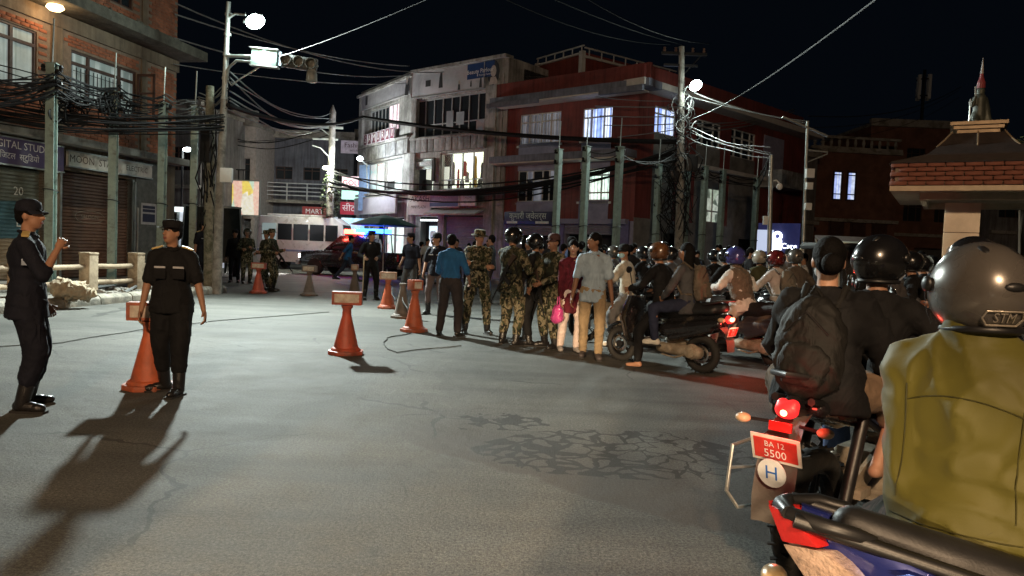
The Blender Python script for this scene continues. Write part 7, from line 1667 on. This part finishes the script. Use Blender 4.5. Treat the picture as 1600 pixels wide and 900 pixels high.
    r, J = person('officer in dark uniform with hands behind, left of the bright orange cone', (-2.62, 19.2), 205, 1.76, look=(-35, 0), feet=((-.15, 0, 0), (.15, .02, 0)), hands=((-.28, .0, .82), (.27, .05, .95)), shirt=NAVY_U, pants=cloth('trousers_charcoal', (.06, .06, .06)), sleeve='short', boots=True, hat='flatcap', vox=.02)
    r, J = person('officer in black leaning on a thin pale baton, before the pickup', (-3.7, 19.5), 155, 1.78, look=(20, 0), feet=((-.16, 0, 0), (.16, .05, 0)), hands=((-.1, .26, 1.06), (.24, .25, 1.05)), shirt=BLACK_C, boots=True, hat='bush', hatm=BLACK_C, vox=.02, baggy=1.05)
    t = thing('baton', 'thin pale baton standing in the black-clad officer\'s hand', 'baton'); place_mesh(t, r)
    b = MB(); b.tube([(.27, .30, .0), (.25, .3, 1.18)], [.013, .016], 8); b.make('stick', mat('baton_cane', (.4, .3, .18), .5), t, True)
    person('blurred-looking man in a blue shirt hurrying to the right past the pickup', (-6.05, 27.4), 75, 1.74, lean=(0, .18), feet=((-.1, -.45, .12), (.1, .42, 0)), hands=((-.25, .35, 1.1), (.25, -.25, .95)), shirt=BLUE_S, pants=cloth('jeans_dark', (.03, .04, .07)), sleeve='elbow', vox=.024, shoe=BOOT)
    # -- left soldiers
    r, J = person('soldier in camouflage and helmet cover holding a rifle pointed down, by the dull red cone', (-6.85, 21.2), 100, 1.76, look=(-20, 0), feet=((-.14, .0, 0), (.14, .08, 0)), hands=((-.05, .33, 1.15), (.18, .2, 1.08)), shirt=CAMO, vest=CAMOD, boots=True, hat='bush', vox=.02, baggy=1.12, pocket=True)
    rifle('rifle pointed to the ground in the soldier\'s hands on the left', r, (.12, .1, 1.32), (.16, .75, .55))
    r, J = person('soldier in camouflage standing behind the dull red cone', (-7.15, 21.7), 215, 1.72, look=(20, -8), hands=((-.12, .28, 1.1), (.15, .26, 1.05)), shirt=CAMO, vest=CAMOD, boots=True, hat='bush', vox=.022, baggy=1.12)
    person('soldier in dark camouflage in the shade beside the covered truck', (-8.75, 24.6), 150, 1.76, look=(10, 0), hands=((-.1, .26, 1.15), (.18, .25, 1.1)), shirt=CAMO, vest=CAMOD, boots=True, hat='helmet', hatm=CAMOD, vox=.022, baggy=1.12)
    person('man in black in the shade left of the dark-camouflaged soldier', (-9.25, 24.9), 165, 1.74, shirt=BLACK_C, boots=True, hat='cap', hatm=BLACK_C, vox=.024)
    person('officer in a cap half hidden behind the lamp pole at the kerb', (-8.55, 20.6, .15), 120, 1.72, look=(20, 0), shirt=NAVY_U, hat='flatcap', sleeve='short', vox=.022, epaulet=GOLD, badge=True)
people()
def crowd():
    """onlookers far behind the soldiers and riders: heads and shoulders show, nothing tells most of them apart"""
    rr = random.Random(21)
    outfits = [(cloth('crowd_black', (.02, .02, .022)), DKTR), (cloth('crowd_grey', (.12, .12, .13)), DKTR), (cloth('crowd_white', (.42, .42, .42)), JEAN), (cloth('crowd_blue', (.04, .07, .14)), DKTR), (cloth('crowd_red', (.16, .03, .03)), JEAN)]
    base = []
    labs = ['onlooker in black among the crowd behind the soldiers and riders', 'onlooker in grey among the crowd behind the soldiers and riders', 'onlooker in a pale shirt among the crowd behind the soldiers and riders', 'onlooker in dark blue among the crowd behind the soldiers and riders', 'onlooker in dull red among the crowd behind the soldiers and riders']
    spots = []
    for px, n, y0, y1 in ((705, 2, 24, 29), (730, 2, 22, 29), (770, 4, 20, 28), (838, 3, 19, 26), (868, 4, 18, 24), (905, 3, 20, 25), (950, 3, 18, 24), (975, 2, 16, 22), (1015, 3, 18, 23), (1040, 2, 17, 23), (1090, 3, 18, 24), (1120, 3, 17, 23), (1165, 2, 17, 22), (1240, 3, 14, 20), (1290, 2, 15, 20), (660, 3, 25, 30), (1420, 3, 15, 22)):
        for i in range(n):
            Y = rr.uniform(y0, y1); spots.append(((px-800+rr.uniform(-16, 16))/FPX*Y, Y))
    for k, (x, y) in enumerate(spots):
        j = k % 5 if rr.random() < .55 else 0; g = 'onlookers in '+['black', 'grey', 'pale shirts', 'dark blue', 'dull red'][j]
        have = [b for b in base if b[0] == j]
        if not have:
            r, J = person(labs[j], (x, y), rr.uniform(120, 240), rr.uniform(1.6, 1.75), look=(rr.uniform(-40, 40), 0), hands=((-.22, .1, .85), (.24, .12, .9)), shirt=outfits[j][0], pants=outfits[j][1], sleeve='long' if j != 2 else 'short', vox=.028, group=g, skin=SK2 if j % 2 else SK1, hair='long' if j == 4 else 'short', wr=0)
            base.append((j, r))
        else:
            c = copy_tree(have[0][1]); c.name = 'person'; c.location = (x, y, 0); c.rotation_euler = (0, 0, rr.uniform(0, 6.28)); q = rr.uniform(.93, 1.05); c.scale = (q, q, q)
crowd()
# ================================================================ RIDERS
PBLK = mat('bike_black', (.015, .015, .017), .25, .1, bump=0, coat=.6, dirt=(.12, .1, .08), dirt_amt=.12); PRED = mat('bike_dark_red', (.12, .015, .015), .25, .1, bump=0, coat=.6); PBLU = mat('bike_blue', (.014, .022, .15), .22, .25, var=.1, bump=0, coat=.8); PGRN = mat('scooter_dusty_black', (.035, .035, .045), .35, .1, bump=0, coat=.4, dirt=(.18, .16, .12), dirt_amt=.35); PGRY = mat('bike_grey', (.14, .14, .15), .3, .3, bump=0, coat=.5)
def fwd(loc, hd, d, side=0):
    a = R_(hd); return (loc[0]+math.sin(a)*d+math.cos(a)*side, loc[1]+math.cos(a)*d-math.sin(a)*side)
def rider(label, bloc, hd, off, seat=.82, grips=True, feet=None, hz=1.02, hy=.30, **kw):
    """someone astride a bike at bloc heading hd, hips 'off' metres along it"""
    hands = kw.pop('hands', None) or ((-.32, hy-off, hz), (.32, hy-off, hz)) if grips else kw.pop('hands', ((-.17, .28, .9), (.17, .28, .9)))
    feet = feet or ((-.24, .30-off-.05, .22), (.24, .30-off-.05, .22))
    kw.setdefault('lean', (0, .18 if grips else .12)); kw.setdefault('elbow', ((-1, -.3, -.6), (1, -.3, -.6)))
    kw.setdefault('knee', ((-.6, 1, .4), (.6, 1, .4)))
    x, y = fwd(bloc, hd, off); return person(label, (x, y), kw.pop('face', hd), kw.pop('h', 1.68), seat=seat, hands=hands, feet=feet, **kw)
def riders():
    # -- black scooter with two riders
    L, H = (1.98, 9.62), -47
    scooter('black scooter with a glowing red tail lamp and red number plate, carrying two riders', L, H, PBLK, True, plates=('BA 12', '6347'))
    rider('scooter rider in black with a black and orange helmet, bare foot on the ground', L, H, .02, .82, feet=((-.36, .12, 0), (.2, .28, .28)), hz=1.0, hy=.34, h=1.66, shirt=BLACK_C, pants=BLACK_C, hat='helmet', hatm=HORG, vox=.018, look=(0, -5), fat=1.05, barefoot=True, toes=(8, -8))
    r, J = rider('pillion passenger with long dark hair and white shoes behind the scooter rider', L, H, -.34, .86, False, ((-.27, .30, .30), (.27, .30, .30)), h=1.62, shirt=cloth('top_white_dark', (.06, .06, .065)), pants=cloth('jeans_navy', (.018, .022, .045)), hair='long', vox=.018, female=True, shoe=mat('shoe_white', (.6, .58, .52), .6), look=(-5, 4), hem=.1)
    backpack('brown backpack on the long-haired pillion passenger', r, J, BPBR, (.30, .17, .40))
    # -- dusty scooter with rider in a puffer vest
    L, H = (3.20, 10.35), -38
    scooter('dusty dark scooter with a beige seat, right of the two-rider scooter', L, H, PGRN, False, plates=('BA 20', '1186'))
    rider('rider in a brown puffer vest and violet-blue helmet with the left leg planted', L, H, -.02, .80, feet=((-.42, .22, 0), (.22, .28, .28)), hz=1.0, hy=.34, h=1.72, shirt=WHTC, pants=cloth('trousers_cream', (.46, .40, .34), .5), vest=VESTB, hat='fullhelmet', hatm=HPUR, vox=.018, fat=1.08, lean=(.04, .34), wr=.01)
    L, H = (4.05, 11.3), -30
    motorcycle('dark motorcycle behind the dusty scooter', L, H, PBLK)
    r, J = rider('rider in a pale jacket and red-marked black helmet with a grey backpack', L, H, .0, .80, h=1.66, shirt=cloth('jacket_pale_grey', (.42, .38, .36)), pants=DKTR, hat='fullhelmet', hatm=HRED, vox=.02)
    backpack('tall grey backpack on the rider in the red-marked helmet', r, J, BPGR, (.30, .18, .48))
    L, H = (4.75, 12.4), -30
    motorcycle('black motorcycle under the rider in the shiny grey helmet', L, H, PGRY)
    rider('rider in a brown jacket and shiny grey helmet beyond the grey backpack', L, H, .0, .82, h=1.74, shirt=cloth('jacket_brown', (.09, .07, .055)), pants=DKTR, hat='helmet', hatm=HGREY, vox=.02, look=(-30, 0))
    L, H = (4.6, 13.8), -20
    motorcycle('dark motorcycle half hidden behind the violet helmet', L, H, PRED)
    rider('rider in dull green with a scratched pale helmet behind the violet helmet', L, H, .0, .80, h=1.7, shirt=cloth('jacket_dull_green', (.06, .06, .03)), pants=DKTR, hat='fullhelmet', hatm=mat('helmet_pale', (.25, .22, .18), .3, coat=.5), vox=.022)
    # -- cream hoodie
    L, H = (1.80, 11.8), -62
    motorcycle('black motorcycle under the rider in the cream hoodie', L, H, PBLK)
    r, J = rider('rider in a cream hoodie with a blue face mask, looking back over the shoulder', L, H, -.05, .82, feet=((-.36, .1, 0), (.25, .1, .25)), h=1.68, shirt=CREAMH, pants=GREYT, hair='short', hat='cap', hatm=BLACK_C, look=(62, 0), mask=mat('mask_blue', (.35, .55, .62), .7), vox=.018, fat=1.08, baggy=1.15, wr=.01, shoe=mat('shoe_white', (.6, .58, .52), .6))
    L, H = (2.9, 13.4), -50
    motorcycle('dim motorcycle between the hoodie rider and the black scooter', L, H, PGRY)
    rider('rider in a dull jacket and dark helmet in the gap behind the black scooter', L, H, .0, .80, h=1.7, shirt=cloth('jacket_slate', (.09, .10, .12)), pants=DKTR, hat='helmet', hatm=HBLK, vox=.022)
    # -- right-hand mid-distance riders
    L, H = (3.55, 6.9), -68
    motorcycle('black motorcycle under the rider in the dark sweatshirt on the right', L, H, PBLK)
    rider('rider in a dark sweatshirt and glossy black helmet facing left, on the right', L, H, -.05, .82, h=1.70, shirt=cloth('sweatshirt_dark', (.05, .045, .045)), pants=DKTR, hat='helmet', hatm=HBLK, vox=.018, look=(0, -5), lean=(0, .25))
    L, H = (2.72, 4.6), -66
    motorcycle('motorcycle half hidden by the olive jacket, ridden by someone in pale sleeves', L, H, PGRY)
    rider('rider in a pale grey shirt whose arm reaches forward past the olive jacket', L, H, -.22, .82, h=1.68, shirt=cloth('shirt_pale_grey', (.40, .42, .45)), pants=JEAN, hat='helmet', hatm=HBLK, vox=.018, lean=(0, .22))
    for i, (x, y, hd) in enumerate(((5.9, 10.6, -40), (6.9, 12.2, -35), (5.2, 8.6, -55))):
        lb = ['dim motorcycle in the dark queue right of the grey-helmeted rider', 'dim motorcycle farthest back in the dark queue on the right', 'dim motorcycle in the dark queue before the pavilion pillar'][i]
        motorcycle(lb, (x, y), hd, [PRED, PBLK, PGRY][i])
        rider(['rider in dark clothes with a black helmet in the dim queue on the right', 'rider in dark clothes farthest back in the dim queue', 'rider in dark clothes before the pavilion pillar'][i], (x, y), hd, 0, .8, h=1.7, shirt=[BLACK_C, cloth('jacket_slate', (.09, .10, .12)), cloth('jacket_brown', (.09, .07, .055))][i], pants=DKTR, hat='fullhelmet' if i else 'helmet', hatm=[HBLK, HGREY, HRED][i], vox=.024)
    # the queue packs on behind: helmets and shoulders over dark bikes
    bs = [o for o in COL.objects if o.get('category') == 'motorcycle'][:6]; ps = [o for o in COL.objects if o.get('category') == 'person' and 'dim queue' in (o.get('label') or '')]
    for i, (x, y, hd) in enumerate(((2.62, 14.6, -45), (3.35, 15.6, -35), (4.15, 15.2, -30), (5.7, 15.8, -25), (4.42, 9.2, -50), (5.35, 10.4, -40), (4.9, 9.0, -60), (6.6, 13.0, -30), (3.75, 12.9, -40), (2.2, 15.8, -50))):
        m = copy_tree(bs[i % 6]); m.name = 'motorcycle'; m.location = (x, y, 0); m.rotation_euler = (0, 0, -R_(hd)); m['label'] = 'dark motorcycle deep in the packed queue, mostly hidden by riders'; m['group'] = 'motorcycles deep in the queue'
        p = copy_tree(ps[i % len(ps)]); p.name = 'person'; p.location = (x, y, 0); p.rotation_euler = (0, 0, -R_(hd)); p['label'] = 'helmeted rider in dark clothes deep in the packed queue'; p['group'] = 'riders deep in the queue'
    # a motorcycle parked behind the left posts
    motorcycle('pale motorcycle parked in the side street between the green posts', (-10.9, 25.4), 80, PGRY)
    # -- near pair: woman with black backpack behind a rider
    L, H = (1.82, 3.74), 46
    m = motorcycle('dusty black motorcycle with red plate 5500 and a round H sticker on its mudguard', L, H, PBLK, True, lean=0)
    b = MB(); ax = Matrix.Rotation(R_(0), 3, 'Y')
    b.M = Matrix.Translation((0, -.996, .55)) @ Matrix.Rotation(math.pi, 4, 'Z') @ Matrix.Rotation(R_(-12), 4, 'X')
    b.prism([(.062*math.cos(a*.2618), .062*math.sin(a*.2618)) for a in range(24)], .004, .008, 'y'); st = b.make('sticker', mat('sticker_white', (.75, .77, .78), .4), m)
    q = MB(); q.M = b.M; text_mb(q, 'H', .085, Matrix.Translation((0, .009, 0)), .0005); q.make('letter', mat('sticker_blue', (.02, .13, .5), .4), st)
    r, J = rider('woman in black with tied hair riding pillion, a large black backpack on her back', L, H, -.60, .86, False, ((-.22, .20, .44), (.22, .17, .46)), h=1.46, shirt=BLACK_C, pants=BRNT, hair='bun', vox=.012, look=(26, -4), baggy=1.38, fat=1.32, skin=SK2, lean=(0, .07), hem=.06, pants_len=.4, barefoot=True, wr=.009, face=H-6, mask=mat('mask_white', (.55, .55, .55), .7))
    backpack('large black backpack filling the pillion woman\'s back', r, J, BACKP, (.38, .22, .52), -.19, .24)
    rider('rider in black with a black full-face helmet, in front of the woman with the backpack', L, H, -.10, .80, h=1.60, shirt=BLACK_C, pants=JEAN, hat='fullhelmet', hatm=HBLK, openv=True, vox=.014, baggy=1.2, fat=1.12, look=(-25, 0), lean=(.02, .14))
riders()
def blue_bike():
    """sharp-tailed blue motorcycle right by the camera; y forward, built round its tail and seat"""
    L, H = (1.50, 1.50), 108
    r = motorcycle('shiny blue motorcycle with a sharp red and clear tail in the bottom right corner', L, H, PBLU); r.scale = (1, 1, .99)
    drop = ('tail_fairing', 'seat', 'tail_lamp', 'grab_rail', 'number_plate', 'reflector', 'rear_mudguard', 'indicator', 'indicator_stalk', 'side_guard')
    for ch in [c for c in r.children if c.name.split('.')[0] in drop]:
        for g in list(ch.children): bpy.data.objects.remove(g)
        bpy.data.objects.remove(ch)
    # tail fairing: two faceted side panels rising to the rear
    for s in (-1, 1):
        b = MB()
        o = [(-.02, .65), (-.30, .675), (-.58, .775), (-.83, .846), (-.83, .81), (-.66, .64), (-.30, .54), (-.02, .52)]
        w0 = [.13, .13, .115, .05, .045, .105, .12, .13]; vs = [(s*w, y, z) for (y, z), w in zip(o, w0)]+[(s*(w-.03), y, z) for (y, z), w in zip(o, w0)]; n = len(o)
        mid = [(s*.165, -.15, .64), (s*.150, -.50, .70)]
        vs += mid; b.add(vs, [(0, 1, 16), (1, 2, 17, 16), (2, 3, 17), (3, 4, 17), (4, 5, 17), (5, 6, 16, 17), (6, 7, 16), (7, 0, 16)]+[(i+n, i, (i+1) % n, (i+1) % n+n) for i in range(n)]+[tuple(range(2*n-1, n-1, -1))]); b.make('side_panel', PBLU, r, bevel=.008)
        b = MB(); b.add([(s*.135, -.62, .775), (s*.135, -.30, .725), (s*.160, -.30, .705), (s*.145, -.66, .765)], [(0, 1, 2, 3)]); b.add([(s*.13, -.62, .77), (s*.13, -.30, .72), (s*.155, -.30, .70), (s*.14, -.66, .76)], [(3, 2, 1, 0)]); b.make('bright_trim', mat('trim_blue_bright', (.05, .12, .5), .2, .3, coat=.8), r)
    b = MB(); b.M = Matrix.Translation((.1655, -.24, .655)) @ Matrix.Rotation(R_(-90), 4, 'Z') @ Matrix.Rotation(R_(0), 4, 'Y'); text_mb(b, 'RTR 160', .045, Matrix.Rotation(R_(-6), 4, 'Y'), .001); b.make('model_lettering', mat('letter_silver', (.45, .46, .5), .4), r)
    me = blob([('c', (0, -.06, .635), (0, -.32, .645), .085, .095), ('c', (0, .08, .69), (0, -.1, .645), .055, .075), ('c', (0, -.38, .725), (0, -.72, .82), .075, .048), ('c', (.06, -.1, .65), (.07, -.32, .655), .06, .065), ('c', (-.06, -.1, .65), (-.07, -.32, .655), .06, .065), ('e', (0, -.35, .70), (.10, .06, .05))], .012, 4); me.materials.append(SEATM); link('seat', me, r)
    for s in (-1, 1):
        b = MB(); b.tube([(s*.075, -.68, .815), (s*.095, -.72, .83), (s*.095, -.79, .84), (s*.05, -.86, .845)], [.012, .017, .019, .016], 8); b.make('grab_handle', BLKP, r, True)
    b = MB(); b.tube([(.05, -.86, .845), (0, -.875, .847), (-.05, -.86, .845)], [.018, .022, .018], 8); b.make('grab_bridge', BLKP, r, True)
    # angular lamp: red upper wedge over a clear lower wedge, right and left
    CLR = mat('lens_clear_warm', (.46, .33, .26), .22, var=.45, vs=11, bump=.5, bs=45, coat=.8, dirt=(.6, .5, .42), dirt_amt=.3)
    for s in (-1, 1):
        b = MB(); b.add([(s*.012, -.91, .85), (s*.07, -.85, .84), (s*.100, -.80, .788), (s*.034, -.872, .768), (s*.008, -.87, .84), (s*.05, -.8, .83), (s*.07, -.77, .788), (s*.01, -.83, .768)], [(0, 1, 2, 3), (7, 6, 5, 4), (0, 4, 5, 1), (1, 5, 6, 2), (2, 6, 7, 3), (3, 7, 4, 0)]); b.make('tail_lamp', REDP, r, bevel=.006)
        b = MB(); b.add([(s*.034, -.872, .764), (s*.100, -.80, .784), (s*.142, -.705, .742), (s*.125, -.69, .685), (s*.055, -.80, .672), (s*.02, -.83, .76), (s*.06, -.74, .78), (s*.10, -.69, .735), (s*.08, -.68, .69), (s*.02, -.76, .67)], [(0, 1, 2, 3, 4), (9, 8, 7, 6, 5), (0, 5, 6, 1), (1, 6, 7, 2), (2, 7, 8, 3), (3, 8, 9, 4), (4, 9, 5, 0)]); b.make('clear_lens', CLR, r, bevel=.006)
        b = MB(); b.tube([(s*.04, -.8, .60), (s*.14, -.86, .595)], .012, 6); b.make('indicator_stalk', BLKP, r, True)
        b = MB(); b.ell((s*.185, -.875, .595), (.055, .035, .026), None, 14, 8); b.make('indicator', mat('indicator_pale', (.62, .42, .22), .25, coat=.5), r, True)
    b = MB(); blade(b, [(-.62, .62), (-.78, .60), (-.9, .54), (-.98, .44), (-1.0, .36)], [.06, .07, .08, .08, .07], .012); b.make('rear_mudguard', BLKP, r, True)
    plate(r, (0, -.985, .50), .2, .1, R_(-20))
    # its rider
    r2, J = rider('rider in an olive jacket and grey helmet seen from behind, filling the right edge', (1.125, 1.80), 0, 0, .775, face=48, h=1.55, hands=((.02, .40, .98), (.34, .40, .98)), feet=((-.26, .22, .2), (.24, .22, .2)), shirt=OLIVE, pants=cloth('trousers_olive_black', (.03, .028, .02)), hat=None, hair='short', vox=.010, baggy=1.10, fat=1.07, lean=(0, .06), look=(48, -4), collar=True, wr=.010, hem=.006, twist=0, broad=True, headdrop=.035, elbow=((.2, .4, -1), (.5, -.3, -1)))
    hm = helmet_mesh('open', J['HM'], HGREY, r2, .98)
    # moulded badge on the helmet's right rear
    a = R_(188); HMx = J['HM']
    def on(u, v, k=1.0):          # point on the shell: u = metres round the back, v = height
        an = a-u/.135; z = v-.022; q = math.sqrt(max(.1, 1-(z/.141)**2)); return HMx @ Vector((.1275*.98*q*math.sin(an)*k, .151*.98*q*math.cos(an)*k-.008, v))
    b = MB(); hexo = [(-.062, -.05), (-.05, -.032), (.05, -.032), (.062, -.05), (.05, -.068), (-.05, -.068)]
    for p, q in zip(hexo, hexo[1:]+hexo[:1]):
        b.tube([on(p[0]+(q[0]-p[0])*t, p[1]+(q[1]-p[1])*t, 1.015) for t in (0, .25, .5, .75, 1)], .0022, 5)
    bad = b.make('badge_outline', mat('badge_silver', (.5, .45, .38), .3, .6), hm, True)
    tmp = MB(); text_mb(tmp, 'STM', .036, Matrix.Identity(4), 0); vs = [on(-v.x, -.05+v.z, 1.02) for v in tmp.v]; b = MB(); b.add(vs, tmp.f); vs2 = [on(-v.x, -.05+v.z, 1.008) for v in tmp.v]; b.make('badge_lettering', mat('badge_silver', (.5, .45, .38), .3, .6), hm)
    # zip-pull hanging from the trouser belt
    b = MB(); p = J['tp'](.02, -.14, -.04); b.ring(p, (0, 1, 0), .012, .003, 10, 4); b.tube([p, p-Vector((0, .01, .05))], .003, 4); k = b.make('key_ring', CHRM, None); place_mesh(k, r2); tag(k, 'small key ring hanging below the hem of the olive jacket', 'keys')
blue_bike()
def behind():
    """the queue goes on behind the camera: motorcycles whose dipped headlamps, and one warm street lamp, light the foreground"""
    for i, (x, y, hd, e, tgt, ang) in enumerate(((-.75, -2.9, 12, 750, (1.15, 3.1, .15), 26), (-2.1, -4.0, 8, 9000, (.45, 10.5, -1.2), 17))):
        m = motorcycle(['motorcycle waiting behind the camera with its headlamp on, right lane', 'motorcycle waiting behind the camera with its headlamp on, left lane'][i], (x, y), hd, [PBLK, PRED][i])
        p = fwd((x, y), hd, .80)
        b = MB(); b.ell((0, .70, .87), (.065, .02, .06)); b.make('lit_lens', glow('headlamp_warm', (1, .82, .58), 20), m, True)
        spot('headlamp_beam', (p[0], p[1], .87), tgt, e, (1, .72, .44), ang, .25, .06)
    r = thing('street_lamp', 'warm street lamp standing behind the camera on the right', 'street lamp', (.6, -8.9, 0))
    b = MB(); b.tube([(0, 0, 0), (0, 0, 7.4)], [.1, .07], 10); b.tube([(0, 0, 7.2), (-.5, .4, 7.4), (-.9, .8, 7.4)], .03, 8); b.make('pole', STEEL, r, True)
    b = MB(); b.ell((-1.0, .9, 7.38), (.28, .2, .07)); h = b.make('lamp_housing', STEEL, r, True); b = MB(); b.ell((-1.0, .9, 7.33), (.2, .15, .06)); b.make('lamp_lens', glow('lamp_lens_warm', (1, .7, .4), 60), h, True)
    spot('warm_lamp_light', (-.4, -8.0, 7.2), (1.6, 4, 0), 8500, (1, .68, .41), 140, 1.0, .35)
behind()
point('tail_lamp_light', (2.72, 8.88, .66), 14, (1, .08, .05), .05); point('tail_lamp_light', (1.10, 2.98, .80), 3, (1, .08, .05), .05)
unscratch()
# ================================================================ pieces that can be picked apart become parts of their own
def islands(me):
    n = len(me.vertices); p = list(range(n))
    def f(i):
        while p[i] != i: p[i] = p[p[i]]; i = p[i]
        return i
    for e in me.edges:
        a, b = f(e.vertices[0]), f(e.vertices[1])
        if a != b: p[a] = b
    g = {}
    for q in me.polygons: g.setdefault(f(q.vertices[0]), []).append(q.index)
    return list(g.values())
def clusters(me):
    isl = islands(me); bb = []
    for fs in isl:
        vs = {v for f in fs for v in me.polygons[f].vertices}; c = [me.vertices[v].co for v in vs]
        bb.append(([min(q[i] for q in c)-.012 for i in range(3)], [max(q[i] for q in c)+.012 for i in range(3)]))
    g = list(range(len(isl)))
    for i in range(len(isl)):
        for j in range(i):
            if all(bb[i][0][k] <= bb[j][1][k] and bb[j][0][k] <= bb[i][1][k] for k in range(3)):
                a, b = g[i], g[j]; g = [a if q == b else q for q in g]
    out = {}
    for i, fs in enumerate(isl): out.setdefault(g[i], []).extend(fs)
    return list(out.values())
SINGLE = dict(headlamps='headlamp', posts='post', pilaster='pilaster', epaulettes='epaulette', chest_pockets='chest_pocket', name_strips='name_strip', thigh_pockets='thigh_pocket', printed_figures='printed_figure', printed_faces='printed_face', printed_bars='printed_bar', door_leaves='door_leaf', slab_drip_beam='slab_drip_beam', shop_pilaster='shop_pilaster', shop_mullions='shop_mullion', window_poster='window_poster', rolled_shutter='rolled_shutter', roof_parapet='roof_parapet', parapet_cap='parapet_cap', string_course='string_course', insulators='insulator', terminal_box='terminal_box', drain_pipe='drain_pipe', visor_pivot='visor_pivot', shutter_guide='shutter_guide', side_floor_slab='side_floor_slab', grips='grip', bumper='bumper', pole_band='pole_band', plates='plate', roof_struts='roof_strut', rear_posts='rear_post', roof_balustrade='baluster', balcony_rail='balcony_rail', footrest_brackets='footrest', brackets='bracket', engine_cover='engine_cover', speaker_cone='speaker_cone', bright_trim='bright_trim', bed_frame='bed_frame', front_fork='front_fork', side_guard='side_guard', poster_print='poster_print', building_core='building_core', canopy='canopy', crossarm='crossarm', lamp_arm='lamp_arm', sign_arm='sign_arm', shutter_lettering='shutter_lettering')
def split_parts():
    cache = {}
    for o in [q for q in COL.objects if q.type == 'MESH' and q.name.split('.')[0] in SINGLE and q.get('kind') is None]:
        base = SINGLE[o.name.split('.')[0]]; me = o.data
        if me.name not in cache:
            cl = clusters(me); ms = []
            if len(cl) > 1:
                for fs in cl:
                    keep = set(fs); bm = bmesh.new(); bm.from_mesh(me); bm.faces.ensure_lookup_table()
                    bmesh.ops.delete(bm, geom=[f for f in bm.faces if f.index not in keep], context='FACES')
                    m2 = me.copy(); bm.to_mesh(m2); bm.free(); m2.name = base; ms.append(m2)
            cache[me.name] = ms
        ms = cache[me.name]; o.name = base
        if not ms: continue
        o.data = ms[0]
        for m2 in ms[1:]:
            c = o.copy(); c.data = m2; c.name = base; COL.objects.link(c)
split_parts()
